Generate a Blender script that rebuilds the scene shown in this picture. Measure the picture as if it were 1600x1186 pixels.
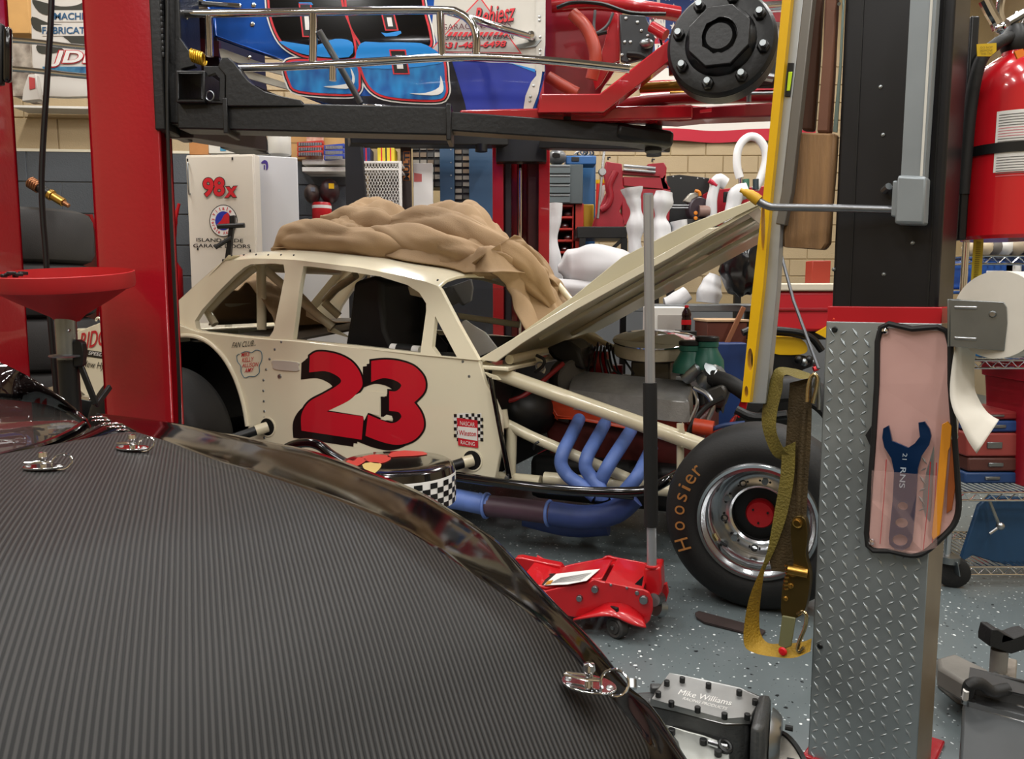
import bpy, bmesh, math, random
from mathutils import Vector as V, Matrix
from mathutils.geometry import tessellate_polygon
from mathutils import noise as mnoise

for _o in list(bpy.data.objects):
    bpy.data.objects.remove(_o)
random.seed(7)
SC = bpy.context.scene
COL = SC.collection

# ------------------------------------------------------------------ camera
FPX, PITCH, EYE = 1220.0, math.radians(6.1), 1.13
cam = bpy.data.cameras.new('camera')
cam.sensor_width = 36.0
cam.lens = FPX / 1600.0 * 36.0
cam.clip_start = 0.02
camo = bpy.data.objects.new('camera', cam)
camo.location = (0, 0, EYE)
camo.rotation_euler = (math.pi / 2 - PITCH, 0, 0)
COL.objects.link(camo)
SC.camera = camo

# ------------------------------------------------------------------ world + exposure
w = bpy.data.worlds.new('world')
SC.world = w
w.use_nodes = True
w.node_tree.nodes['Background'].inputs[0].default_value = (0.9, 0.95, 1.0, 1)
w.node_tree.nodes['Background'].inputs[1].default_value = 0.05
SC.view_settings.view_transform = 'Standard'
SC.view_settings.look = 'None'
SC.view_settings.exposure = 0.0
SC.view_settings.gamma = 1.0
SC.view_settings.use_curve_mapping = False
LAMP_WATTS = 52.0
CEIL = 4.8
LAMP_SPOTS = [(x, y) for y in (-1.9, 0.4, 2.7, 5.0, 7.3) for x in (-3.1, -1.0, 1.1, 3.2)]

# ------------------------------------------------------------------ projection helpers (pixel of the 1600x1186 frame -> point)
CP_, SP_ = math.cos(PITCH), math.sin(PITCH)
def ray(px, py):
    xn = (px - 800.0) / FPX
    yn = (593.0 - py) / FPX
    return V((xn, CP_ + yn * SP_, -SP_ + yn * CP_))
EYEV = V((0, 0, EYE))
def P(px, py, D):
    d = ray(px, py)
    return EYEV + d * (D / d.y)
def PZ(px, py, z):
    d = ray(px, py)
    return EYEV + d * ((z - EYE) / d.z)
def PL(px, py, o, n):
    d = ray(px, py)
    n = V(n)
    return EYEV + d * ((V(o) - EYEV).dot(n) / d.dot(n))

# ------------------------------------------------------------------ materials
def lin(h):
    h = h.lstrip('#')
    out = []
    for i in (0, 2, 4):
        c = int(h[i:i + 2], 16) / 255.0
        out.append(c / 12.92 if c <= 0.04045 else ((c + 0.055) / 1.055) ** 2.4)
    return out
MATS = {}
def mat(name, col, rough=0.5, metal=0.0, var=0.0, vscale=8.0, bump=0.0, bscale=60.0, coat=0.0,
        trans=0.0, emit=0.0, ior=1.45, alpha=1.0, col2=None, rvar=0.0, stretch=None, detail=4.0):
    if name in MATS:
        return MATS[name]
    m = bpy.data.materials.new(name)
    m.use_nodes = True
    nt = m.node_tree
    b = nt.nodes['Principled BSDF']
    c = lin(col) if isinstance(col, str) else list(col)
    b.inputs['Base Color'].default_value = (*c, 1)
    b.inputs['Roughness'].default_value = rough
    b.inputs['Metallic'].default_value = metal
    b.inputs['IOR'].default_value = ior
    b.inputs['Coat Weight'].default_value = coat
    b.inputs['Coat Roughness'].default_value = 0.04
    b.inputs['Transmission Weight'].default_value = trans
    b.inputs['Alpha'].default_value = alpha
    if emit:
        b.inputs['Emission Color'].default_value = (*c, 1)
        b.inputs['Emission Strength'].default_value = emit
    if var or bump or rvar or col2:
        tc = nt.nodes.new('ShaderNodeTexCoord')
        mp = nt.nodes.new('ShaderNodeMapping')
        nt.links.new(tc.outputs['Object'], mp.inputs[0])
        if stretch:
            mp.inputs['Scale'].default_value = stretch
        if var or col2 or rvar:
            n = nt.nodes.new('ShaderNodeTexNoise')
            n.inputs['Scale'].default_value = vscale
            n.inputs['Detail'].default_value = detail
            nt.links.new(mp.outputs[0], n.inputs['Vector'])
        if var or col2:
            cr = nt.nodes.new('ShaderNodeValToRGB')
            cr.color_ramp.elements[0].position = 0.3
            cr.color_ramp.elements[1].position = 0.7
            c2 = lin(col2) if col2 else [min(1, x * (1 + var)) for x in c]
            c1 = c if col2 else [x * (1 - var) for x in c]
            cr.color_ramp.elements[0].color = (*c1, 1)
            cr.color_ramp.elements[1].color = (*c2, 1)
            nt.links.new(n.outputs['Fac'], cr.inputs[0])
            nt.links.new(cr.outputs[0], b.inputs['Base Color'])
        if rvar:
            mr = nt.nodes.new('ShaderNodeMapRange')
            mr.inputs['To Min'].default_value = max(0.02, rough - rvar)
            mr.inputs['To Max'].default_value = min(1, rough + rvar)
            nt.links.new(n.outputs['Fac'], mr.inputs[0])
            nt.links.new(mr.outputs[0], b.inputs['Roughness'])
        if bump:
            n2 = nt.nodes.new('ShaderNodeTexNoise')
            n2.inputs['Scale'].default_value = bscale
            n2.inputs['Detail'].default_value = 3
            nt.links.new(mp.outputs[0], n2.inputs['Vector'])
            bp = nt.nodes.new('ShaderNodeBump')
            bp.inputs['Strength'].default_value = bump
            bp.inputs['Distance'].default_value = 0.01
            nt.links.new(n2.outputs['Fac'], bp.inputs['Height'])
            nt.links.new(bp.outputs[0], b.inputs['Normal'])
    MATS[name] = m
    return m

# ------------------------------------------------------------------ mesh builder
def wm(o):
    m = o.matrix_basis.copy()
    while o.parent:
        o = o.parent
        m = o.matrix_basis @ m
    return m
def frame_of(d):
    d = V(d).normalized()
    a = V((0, 0, 1)) if abs(d.z) < 0.9 else V((1, 0, 0))
    u = a.cross(d).normalized()
    return u, d.cross(u).normalized()
def smooth_path(pts, k=6, closed=False):
    pts = [V(p) for p in pts]
    n = len(pts)
    out = []
    rng = range(n if closed else n - 1)
    for i in rng:
        if closed:
            a, b, c, d = pts[i - 1], pts[i], pts[(i + 1) % n], pts[(i + 2) % n]
        else:
            b, c = pts[i], pts[i + 1]
            a = pts[i - 1] if i > 0 else b * 2 - c
            d = pts[i + 2] if i + 2 < n else c * 2 - b
        for j in range(k):
            t = j / k
            out.append(0.5 * ((2 * b) + (c - a) * t + (2 * a - 5 * b + 4 * c - d) * t * t + (3 * b - a - 3 * c + d) * t ** 3))
    if not closed:
        out.append(pts[-1])
    return out
class MB:
    def __init__(s, M=None):
        s.v, s.f, s.mi, s.cur = [], [], [], 0
        s.M = M
    def add(s, pts, faces):
        o = len(s.v)
        s.v += [V(p) for p in pts]
        for f in faces:
            s.f.append([i + o for i in f])
            s.mi.append(s.cur)
        return s
    def use(s, i):
        s.cur = i
        return s
    def face(s, pts):
        return s.add(pts, [list(range(len(pts)))])
    def obox(s, o, x, y, z):
        o, x, y, z = V(o), V(x), V(y), V(z)
        p = [o, o + x, o + x + y, o + y, o + z, o + x + z, o + x + y + z, o + y + z]
        return s.add(p, [(3, 2, 1, 0), (4, 5, 6, 7), (0, 1, 5, 4), (1, 2, 6, 5), (2, 3, 7, 6), (3, 0, 4, 7)])
    def box(s, c, d, rz=0.0):
        c = V(c)
        x = V((math.cos(rz), math.sin(rz), 0)) * d[0]
        y = V((-math.sin(rz), math.cos(rz), 0)) * d[1]
        z = V((0, 0, d[2]))
        return s.obox(c - x / 2 - y / 2 - z / 2, x, y, z)
    def bar(s, p, q, wd, ht, up=(0, 0, 1)):
        p, q, up = V(p), V(q), V(up)
        d = q - p
        side = d.cross(up).normalized() * wd
        u = side.cross(d).normalized() * ht
        return s.obox(p - side / 2 - u / 2, side, d, u) if False else s.add(
            [p - side / 2 - u / 2, p + side / 2 - u / 2, p + side / 2 + u / 2, p - side / 2 + u / 2,
             q - side / 2 - u / 2, q + side / 2 - u / 2, q + side / 2 + u / 2, q - side / 2 + u / 2],
            [(0, 3, 2, 1), (4, 5, 6, 7), (0, 1, 5, 4), (1, 2, 6, 5), (2, 3, 7, 6), (3, 0, 4, 7)])
    def cyl(s, p, q, r, r2=None, n=16, caps=True):
        p, q = V(p), V(q)
        r2 = r if r2 is None else r2
        u, w_ = frame_of(q - p)
        pts = []
        for c, rr in ((p, r), (q, r2)):
            for i in range(n):
                a = 2 * math.pi * i / n
                pts.append(c + (u * math.cos(a) + w_ * math.sin(a)) * rr)
        fs = [(i, (i + 1) % n, n + (i + 1) % n, n + i) for i in range(n)]
        if caps:
            fs += [list(range(n - 1, -1, -1)), list(range(n, 2 * n))]
        return s.add(pts, fs)
    def tube(s, pts, r, n=10, closed=False, sm=0, caps=True):
        pts = [V(p) for p in pts]
        if sm:
            pts = smooth_path(pts, sm, closed)
        m = len(pts)
        rs = r if isinstance(r, (list, tuple)) else None
        tan = []
        for i in range(m):
            a = pts[i - 1] if (i > 0 or closed) else pts[i]
            b = pts[(i + 1) % m] if (i < m - 1 or closed) else pts[i]
            d = (b - a)
            tan.append(d.normalized() if d.length > 1e-9 else V((0, 0, 1)))
        u, w_ = frame_of(tan[0])
        vs = []
        for i in range(m):
            t = tan[i]
            u = (u - t * u.dot(t)).normalized()
            w_ = t.cross(u)
            rr = r if rs is None else rs[min(len(rs) - 1, int(i * len(rs) / m))]
            for j in range(n):
                a = 2 * math.pi * j / n
                vs.append(pts[i] + (u * math.cos(a) + w_ * math.sin(a)) * rr)
        fs = []
        for i in range(m if closed else m - 1):
            k = (i + 1) % m
            for j in range(n):
                l = (j + 1) % n
                fs.append((i * n + j, i * n + l, k * n + l, k * n + j))
        if caps and not closed:
            fs += [list(range(n - 1, -1, -1)), list(range((m - 1) * n, m * n))]
        return s.add(vs, fs)
    def lathe(s, prof, o=(0, 0, 0), axis=(0, 0, 1), n=32, a0=0.0, a1=2 * math.pi):
        o = V(o)
        ax = V(axis).normalized()
        u, w_ = frame_of(ax)
        full = abs(a1 - a0 - 2 * math.pi) < 1e-6
        k = n if full else n + 1
        vs = []
        for r, h in prof:
            for i in range(k):
                a = a0 + (a1 - a0) * i / n
                vs.append(o + ax * h + (u * math.cos(a) + w_ * math.sin(a)) * r)
        fs = []
        for j in range(len(prof) - 1):
            for i in range(n):
                l = (i + 1) % k
                fs.append((j * k + i, j * k + l, (j + 1) * k + l, (j + 1) * k + i))
        return s.add(vs, fs)
    def prism(s, outer, vec, holes=()):
        loops = [[V(p) for p in outer]] + [[V(p) for p in h] for h in holes]
        vec = V(vec)
        flat = [p for l in loops for p in l]
        n = len(flat)
        tris = tessellate_polygon(loops)
        nn = V((0, 0, 0))
        for t in tris:
            nn += (flat[t[1]] - flat[t[0]]).cross(flat[t[2]] - flat[t[0]])
        fs = []
        tot = V((0, 0, 0))
        tris2 = []
        for t in tris:
            c = (flat[t[1]] - flat[t[0]]).cross(flat[t[2]] - flat[t[0]])
            if c.dot(nn) < 0:
                t = (t[0], t[2], t[1])
            tris2.append(t)
        flip = nn.dot(vec) > 0
        for t in tris2:
            a = tuple(t) if not flip else (t[0], t[2], t[1])
            fs.append(a)
            fs.append((a[0] + n, a[2] + n, a[1] + n))
        o = 0
        for l in loops:
            k = len(l)
            for i in range(k):
                j = (i + 1) % k
                fs.append((o + i, o + j, n + o + j, n + o + i))
            o += k
        return s.add(flat + [p + vec for p in flat], fs)
    def grid(s, rows, closed=False):
        m, n = len(rows), len(rows[0])
        vs = [V(p) for r in rows for p in r]
        fs = []
        for i in range(m - 1):
            for j in range(n if closed else n - 1):
                l = (j + 1) % n
                fs.append((i * n + j, i * n + l, (i + 1) * n + l, (i + 1) * n + j))
        return s.add(vs, fs)
    def shell(s, rows, vec):
        """grid with a thickness: two skins joined round the border"""
        vec = V(vec)
        m, n = len(rows), len(rows[0])
        a = [V(p) for r in rows for p in r]
        b = [p + vec for p in a]
        N = m * n
        fs = []
        for i in range(m - 1):
            for j in range(n - 1):
                q = (i * n + j, i * n + j + 1, (i + 1) * n + j + 1, (i + 1) * n + j)
                fs.append(q)
                fs.append(tuple(x + N for x in reversed(q)))
        bd = [j for j in range(n)] + [i * n + n - 1 for i in range(1, m)] + [(m - 1) * n + j for j in range(n - 2, -1, -1)] + [i * n for i in range(m - 2, 0, -1)]
        for i in range(len(bd)):
            x, y = bd[i], bd[(i + 1) % len(bd)]
            fs.append((y, x, x + N, y + N))
        return s.add(a + b, fs)
    def ball(s, c, r, n=16, m=10):
        c = V(c)
        r = V(r) if not isinstance(r, (int, float)) else V((r, r, r))
        rows = []
        for i in range(m + 1):
            t = math.pi * i / m
            rows.append([c + V((r.x * math.sin(t) * math.cos(2 * math.pi * j / n), r.y * math.sin(t) * math.sin(2 * math.pi * j / n), r.z * math.cos(t))) for j in range(n)])
        return s.grid(rows, True)
    def torus(s, c, axis, R, r, n=28, m=10, a0=0, a1=2 * math.pi):
        u, w_ = frame_of(axis)
        c = V(c)
        full = abs(a1 - a0 - 2 * math.pi) < 1e-6
        k = n if full else n + 1
        pts = [c + (u * math.cos(a0 + (a1 - a0) * i / n) + w_ * math.sin(a0 + (a1 - a0) * i / n)) * R for i in range(k)]
        return s.tube(pts, r, m, closed=full)
    def build(s, name, mats, parent=None, smooth=35, bevel=0.0, seg=2, weld=False, label=None, kind=None):
        vs = s.v
        if s.M is not None:
            vs = [s.M @ p for p in vs]
        if parent is not None:
            iv = wm(parent).inverted()
            vs = [iv @ p for p in vs]
        lo = V([min(p[i] for p in vs) for i in range(3)])
        hi = V([max(p[i] for p in vs) for i in range(3)])
        c = (lo + hi) / 2
        if parent is None:
            c.z = lo.z
        me = bpy.data.meshes.new(name)
        me.from_pydata([p - c for p in vs], [], s.f)
        if not isinstance(mats, (list, tuple)):
            mats = [mats]
        for m in mats:
            me.materials.append(m)
        if len(mats) > 1:
            me.polygons.foreach_set('material_index', s.mi)
        if weld:
            bm = bmesh.new()
            bm.from_mesh(me)
            bmesh.ops.remove_doubles(bm, verts=bm.verts, dist=1e-5)
            bmesh.ops.recalc_face_normals(bm, faces=bm.faces)
            bm.to_mesh(me)
            bm.free()
        if smooth:
            me.shade_smooth()
            me.set_sharp_from_angle(angle=math.radians(smooth))
        o = bpy.data.objects.new(name, me)
        o.location = c
        COL.objects.link(o)
        if parent is not None:
            o.parent = parent
        if bevel:
            bv = o.modifiers.new('bevel', 'BEVEL')
            bv.width = bevel
            bv.segments = seg
            bv.limit_method = 'ANGLE'
            bv.angle_limit = math.radians(40)
        if label:
            o['label'] = label
        if kind:
            o['kind'] = kind
        return o
def thing(name, label, cat, loc=(0, 0, 0), rz=0.0, group=None):
    o = bpy.data.objects.new(name, None)
    o.empty_display_size = 0.1
    o.location = loc
    o.rotation_euler = (0, 0, rz)
    COL.objects.link(o)
    return tag(o, label, cat, group)
def tag(o, label, cat, group=None):
    o['label'] = label
    o['category'] = cat
    if group:
        o['group'] = group
    return o
def struct(o):
    o['kind'] = 'structure'
    return o
def copy_tree(o, parent=None):
    c = o.copy()
    COL.objects.link(c)
    c.parent = parent
    for ch in list(o.children):
        copy_tree(ch, c)
    return c
# lettering: flat print, fitted into the parallelogram o, o+X, o+Y
TXT = {}
def text_geo(body, bold=0.0, shear=0.0, space=1.0):
    key = (body, bold, shear, space)
    if key not in TXT:
        cu = bpy.data.curves.new('lettering', 'FONT')
        cu.body = body
        cu.offset = bold
        cu.shear = shear
        cu.space_character = space
        cu.align_x = 'CENTER'
        cu.resolution_u = 4
        ob = bpy.data.objects.new('lettering_tmp', cu)
        COL.objects.link(ob)
        bpy.context.view_layer.update()
        dg = bpy.context.evaluated_depsgraph_get()
        me = bpy.data.meshes.new_from_object(ob.evaluated_get(dg))
        vs = [v.co.copy() for v in me.vertices]
        fs = [list(p.vertices) for p in me.polygons]
        bpy.data.objects.remove(ob)
        bpy.data.curves.remove(cu)
        bpy.data.meshes.remove(me)
        lo = (min(v.x for v in vs), min(v.y for v in vs))
        hi = (max(v.x for v in vs), max(v.y for v in vs))
        TXT[key] = ([((v.x - lo[0]) / (hi[0] - lo[0]), (v.y - lo[1]) / (hi[1] - lo[1])) for v in vs], fs)
    return TXT[key]
def text(mb, body, o, X, Y, lift=0.002, bold=0.0, shear=0.0, space=1.0):
    o, X, Y = V(o), V(X), V(Y)
    uv, fs = text_geo(body, bold, shear, space)
    n = X.cross(Y).normalized() * lift
    return mb.add([o + X * u + Y * v + n for u, v in uv], fs)
# ================================================================== SETTING
def floor_mat():
    m = mat('epoxy_floor', '#5d6668', 0.34, var=0.10, vscale=1.3, rvar=0.10)
    nt = m.node_tree
    b = nt.nodes['Principled BSDF']
    base = b.inputs['Base Color'].links[0].from_socket
    tc = nt.nodes.new('ShaderNodeTexCoord')
    last = base
    for scale, thr, col, seedoff in ((34, 0.095, (0.80, 0.82, 0.82, 1), 0.0), (30, 0.10, (0.008, 0.010, 0.012, 1), 7.3), (62, 0.12, (0.66, 0.70, 0.71, 1), 3.1), (64, 0.11, (0.02, 0.022, 0.024, 1), 5.7)):
        mp = nt.nodes.new('ShaderNodeMapping')
        mp.inputs['Location'].default_value = (seedoff, seedoff * 2, 0)
        nt.links.new(tc.outputs['Object'], mp.inputs[0])
        nz = nt.nodes.new('ShaderNodeTexNoise')
        nz.inputs['Scale'].default_value = 90
        nt.links.new(mp.outputs[0], nz.inputs['Vector'])
        mx = nt.nodes.new('ShaderNodeMix')
        mx.data_type = 'VECTOR'
        mx.inputs['Factor'].default_value = 0.012
        nt.links.new(mp.outputs[0], mx.inputs['A'])
        nt.links.new(nz.outputs['Color'], mx.inputs['B'])
        vo = nt.nodes.new('ShaderNodeTexVoronoi')
        vo.inputs['Scale'].default_value = scale
        nt.links.new(mx.outputs['Result'], vo.inputs['Vector'])
        lt = nt.nodes.new('ShaderNodeMath')
        lt.operation = 'LESS_THAN'
        nt.links.new(vo.outputs['Distance'], lt.inputs[0])
        # flake size differs from cell to cell, most cells carry none
        sep = nt.nodes.new('ShaderNodeSeparateColor')
        nt.links.new(vo.outputs['Color'], sep.inputs[0])
        mr = nt.nodes.new('ShaderNodeMapRange')
        mr.inputs['From Min'].default_value = 0.35
        mr.inputs['From Max'].default_value = 1.0
        mr.inputs['To Min'].default_value = 0.0
        mr.inputs['To Max'].default_value = thr * 1.9
        nt.links.new(sep.outputs[0], mr.inputs[0])
        nt.links.new(mr.outputs[0], lt.inputs[1])
        mc = nt.nodes.new('ShaderNodeMix')
        mc.data_type = 'RGBA'
        nt.links.new(lt.outputs[0], mc.inputs['Factor'])
        nt.links.new(last, mc.inputs['A'])
        mc.inputs['B'].default_value = col
        last = mc.outputs['Result']
    nt.links.new(last, b.inputs['Base Color'])
    return m
M_FLOOR = floor_mat()
M_WALLB = mat('beige_block_paint', '#ab9878', 0.6, var=0.05, vscale=3, bump=0.25, bscale=90)
M_WALLG = mat('grey_block_paint', '#4b5056', 0.5, var=0.06, vscale=3, bump=0.25, bscale=90)
M_JOINT = mat('mortar_paint', '#a8946f', 0.75, bump=0.3, bscale=50)
M_JOINTG = mat('grey_mortar_paint', '#6a6d70', 0.75)
M_CEIL = mat('ceiling_paint', '#a5a199', 0.8)
M_WHITE = mat('white_plain', '#dcdad4', 0.55)
RX0, RX1, RY0, RY1 = -5.4, 5.4, -4.2, 9.1
struct(MB().box((0, (RY0 + RY1) / 2, -0.05), (RX1 - RX0 + 0.4, RY1 - RY0 + 0.4, 0.1)).build('floor', M_FLOOR))
struct(MB().box((0, (RY0 + RY1) / 2, CEIL + 0.05), (RX1 - RX0 + 0.4, RY1 - RY0 + 0.4, 0.1)).build('ceiling', M_CEIL))

def block_wall(name, o, d, length, rows, course, bl, zfrom, zto, ufrom, uto, split, seed):
    """wall slab plus real blocks (children) over the part the photograph shows; o is at floor level, d along the wall"""
    o, d = V(o), V(d).normalized()
    nrm = V((d.y, -d.x, 0))
    m = MB().obox(o + V((0, 0, 0)), d * length, -nrm * 0.18, V((0, 0, split)))
    m.use(1).obox(o + V((0, 0, split)), d * length, -nrm * 0.18, V((0, 0, CEIL - split)))
    wl = struct(m.build(name, [M_JOINTG, M_JOINT]))
    rnd = random.Random(seed)
    g = 0.010
    meshes = {}
    r = 0
    while r * course < zto:
        z0 = r * course
        if z0 + course > zfrom:
            u = -(bl / 2 if r % 2 else 0) + math.floor(ufrom / bl) * bl
            while u < uto:
                a, b = max(u, 0) + g / 2, min(u + bl, length) - g / 2
                if b - a > 0.03:
                    grey = z0 + course <= split + 0.01
                    mm = MB()
                    mm.obox(o + d * a + V((0, 0, z0 + g / 2)) + nrm * (0.012 + rnd.random() * 0.002), d * (b - a), -nrm * 0.02, V((0, 0, course - g)))
                    mm.build('block', M_WALLG if grey else M_WALLB, wl, smooth=0, bevel=0.004, seg=1)
                u += bl
        r += 1
    return wl
LW_D = 6.75
WL0 = P(0, 463, LW_D - 0.10); WL0.z = 0
WLd = V((math.cos(math.radians(5)), math.sin(math.radians(5)), 0))
WL_start = WL0 - WLd * 1.3
COURSE_L = 0.26
wall_left = block_wall('wall_left', WL_start, WLd, 4.3, 16, COURSE_L, 0.53, 0.9, 3.7, 0.6, 4.3, COURSE_L * 9, 1)
# pale seam where the two paints meet
struct(MB().obox(WL_start + V((WLd.y, -WLd.x, 0)) * 0.012 + V((0, 0, COURSE_L * 9 - 0.012)), WLd * 4.3, V((WLd.y, -WLd.x, 0)) * 0.006, V((0, 0, 0.022))).build('trim_1', mat('cream_seam', '#d9d2bd', 0.6)))
WL_end = WL_start + WLd * 4.3
wr = V((0, 1, 0))
struct(MB().obox(WL_end - V((0.18, 0, 0)), V((0.18, 0, 0)), V((0, RY1 - WL_end.y, 0)), V((0, 0, CEIL))).build('wall_return', M_WALLB))
block_wall('wall_back', (RX0, RY1, 0), (1, 0, 0), RX1 - RX0, 20, 0.194, 0.40, 1.25, 3.7, 5.2, 9.4, 0.194*5, 2)
struct(MB().box((RX1 + 0.09, (RY0 + RY1) / 2, CEIL / 2), (0.18, RY1 - RY0, CEIL)).build('wall_right', M_WALLB))
struct(MB().box((RX0 - 0.09, (RY0 + RY1) / 2, CEIL / 2), (0.18, RY1 - RY0, CEIL)).build('wall_side', M_WALLB))
struct(MB().box((0, RY0 - 0.09, CEIL / 2), (RX1 - RX0, 0.18, CEIL)).build('wall_front', M_WALLB))

# ------------------------------------------------------------------ fluorescent fixtures
M_TUBE = mat('lamp_tube', (1.0, 0.97, 0.92), 0.4, emit=9.0)
M_FIX = mat('fixture_enamel', '#e6e6e2', 0.4)
def ceiling_fixture(x, y, first):
    t = thing('ceiling_light', 'white fluorescent ceiling light with two bare tubes', 'ceiling light', (x, y, CEIL - 0.10), 0, 'fluorescent lights on the ceiling')
    h = MB()
    prof = [(-0.10, 0.1), (-0.10, 0.06), (-0.05, 0.0), (0.05, 0.0), (0.10, 0.06), (0.10, 0.1)]
    h.prism([(x + a, y - 0.62, CEIL - 0.1 + b) for a, b in prof], (0, 1.24, 0))
    h.build('housing', M_FIX, t, smooth=0)
    for s in (-1, 1):
        MB().cyl((x + s * 0.075, y - 0.6, CEIL - 0.075), (x + s * 0.075, y + 0.6, CEIL - 0.075), 0.016, n=10).build('lamp_tube', M_TUBE, t)
    l = bpy.data.lights.new('tube_light', 'AREA')
    l.shape = 'RECTANGLE'
    l.size, l.size_y = 0.22, 1.2
    l.energy = LAMP_WATTS
    l.color = (1.0, 0.98, 0.945)
    lo = bpy.data.objects.new('tube_light', l)
    COL.objects.link(lo)
    lo.parent = t
    lo.location = (0, 0, -0.035)
    return t
for i_, (x, y) in enumerate(LAMP_SPOTS):
    ceiling_fixture(x, y, i_ == 0)
# ================================================================== common materials
M_RED = mat('red_lift_enamel', '#980a1a', 0.3, var=0.05, vscale=3, bump=0.10, bscale=55, coat=0.5)
M_BLACKSTEEL = mat('black_steel_paint', '#101113', 0.42, bump=0.10, bscale=60, var=0.15, vscale=9)
M_BLACK = mat('black_satin', '#0e0f10', 0.42, var=0.1)
M_BLACKG = mat('black_gloss', '#08080a', 0.12, coat=0.6)
M_CHROME = mat('chrome', '#d8d8da', 0.07, 1.0)
M_STEEL = mat('bare_steel', '#a9abad', 0.30, 1.0, var=0.08, vscale=20)
M_ZINC = mat('zinc_steel', '#8f9496', 0.38, 1.0, var=0.10, vscale=12)
M_ALU = mat('brushed_aluminium', '#b9bdc0', 0.32, 1.0, var=0.05, vscale=30)
M_CREAM = mat('cream_car_paint', '#e4dcc2', 0.2, coat=0.7)
M_CREAMT = mat('cream_tube_paint', '#d3caae', 0.26, coat=0.5)
M_RUBBER = mat('black_rubber', '#151515', 0.62, var=0.2, vscale=14, bump=0.08, bscale=120)
M_RUBG = mat('tread_rubber', '#2b2a2a', 0.7, var=0.15, vscale=5, bump=0.12, bscale=150)
M_REDP = mat('red_plastic', '#b5121c', 0.35, var=0.05)
M_REDPRINT = mat('red_print', '#c4182a', 0.35, coat=0.3)
M_BLKPRINT = mat('black_print', '#0c0b0c', 0.35, coat=0.3)
M_WHTPRINT = mat('white_print', '#e4e2de', 0.4)
M_BLUPRINT = mat('blue_print', '#2233a0', 0.4)
M_YEL = mat('yellow_paint', '#d8a90e', 0.35, var=0.04)
M_BRASS = mat('brass', '#b08a45', 0.3, 1.0, var=0.1)
M_GREYP = mat('grey_paint', '#8b9092', 0.45, var=0.05)

# ================================================================== LIFT with the blue race car on it: near post
def plan_prism(mb, pts, z0, z1):
    mb.prism([(x, y, z0) for x, y in pts], (0, 0, z1 - z0))
    return mb
XL, XR, YC = -1.592, -1.362, 3.10
t = thing('lift_post', 'wide red steel lift post with orange peel paint and black carriage beside it', 'lift post', ((XL + XR) / 2, YC + 0.13, 0), 0)
m = MB()
plan_prism(m, [(XR, YC), (XL, YC), (XL - 0.055, YC + 0.035), (XL - 0.055, YC + 0.25), (XR - 0.06, YC + 0.25), (XR - 0.06, YC + 0.235), (XL - 0.04, YC + 0.235), (XL - 0.04, YC + 0.045), (XL + 0.005, YC + 0.015), (XR, YC + 0.015)], 0.02, 3.6)
m.build('post_shell', M_RED, t, bevel=0.006)
MB().box(((XL + XR) / 2 - 0.02, YC + 0.12, 0.01), (0.42, 0.5, 0.02)).build('base_plate', M_RED, t, bevel=0.004)
for dx, dy in ((-0.17, -0.09), (0.13, -0.09), (-0.17, 0.33), (0.13, 0.33)):
    MB().cyl(((XL + XR) / 2 + dx, YC + dy, 0.02), ((XL + XR) / 2 + dx, YC + dy, 0.05), 0.016, n=6).build('anchor_bolt', M_ZINC, t)
MB().tube([P(262, -60, 3.09), P(262, 200, 3.09), P(270, 400, 3.10), P(278, 560, 3.11), P(281, 650, 3.12), P(282, 760, 3.12)], 0.007, 8, sm=5).build('cable', M_BLACK, t)

# carriage and swing arms
t = thing('lift_carriage', 'black steel lift carriage with swing arms carrying the blue race car', 'lift carriage', (XR + 0.05, YC + 0.13, 1.80), 0)
m = MB()
zb = P(270, 204, 3.1).z
m.obox((XR - 0.012, YC - 0.012, zb), (0.042, 0, 0), (0, 0.26, 0), (0, 0, 1.0))
m.obox((XR + 0.03, YC + 0.02, zb + 0.03), (0.06, 0, 0), (0, 0.2, 0), (0, 0, 0.95))
m.build('slide_plate', M_BLACKSTEEL, t, bevel=0.006)
m = MB()
for i in range(26):
    m.ball((XR + 0.032, YC - 0.004, zb + 0.28 + i * 0.022), (0.008, 0.008, 0.013), 6, 4)
m.build('weld_bead', M_BLACKSTEEL, t)
# triangular gusset beside the slide plate
g = [P(259, 30, 3.12), P(268, 40, 3.12), P(296, 80, 3.12), P(305, 103, 3.12), P(275, 110, 3.12), P(262, 128, 3.12)]
MB().prism(g, (0, 0.03, 0)).build('gusset', M_BLACKSTEEL, t, bevel=0.004)
# socket: square tube looking at the viewer
def sq_tube(mb, px0, py0, px1, py1, D, depth, wall=0.012):
    o = [P(px0, py0, D), P(px1, py0, D), P(px1, py1, D), P(px0, py1, D)]
    c = sum(o, V((0, 0, 0))) / 4
    k = 1 - wall * 2 / (o[1] - o[0]).length
    i_ = [c + (q - c) * k for q in o]
    mb.prism(o, (0, depth, 0), [i_])
m = MB()
sq_tube(m, 275, 110, 320, 160, 3.05, 0.22)
m.build('arm_socket', M_BLACKSTEEL, t, bevel=0.004)
m = MB().prism([P(318, 103, 3.07), P(346, 103, 3.07), P(352, 110, 3.07), P(352, 162, 3.07), P(318, 160, 3.07)], (0, 0.02, 0),
               [[P(321, 118, 3.07), P(336, 114, 3.07), P(343, 122, 3.07), P(343, 156, 3.07), P(322, 156, 3.07)]])
m.build('pivot_plate', M_BLACKSTEEL, t, bevel=0.003)
MB().torus(P(328, 150, 3.06), (0.3, 1, 0), 0.018, 0.003, 16, 6).build('safety_pin_ring', M_ZINC, t)
m = MB()
pts = [P(297 + i * 1.35, 82 + i * 0.55, 3.1) for i in range(0, 18)]
hel = []
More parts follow.
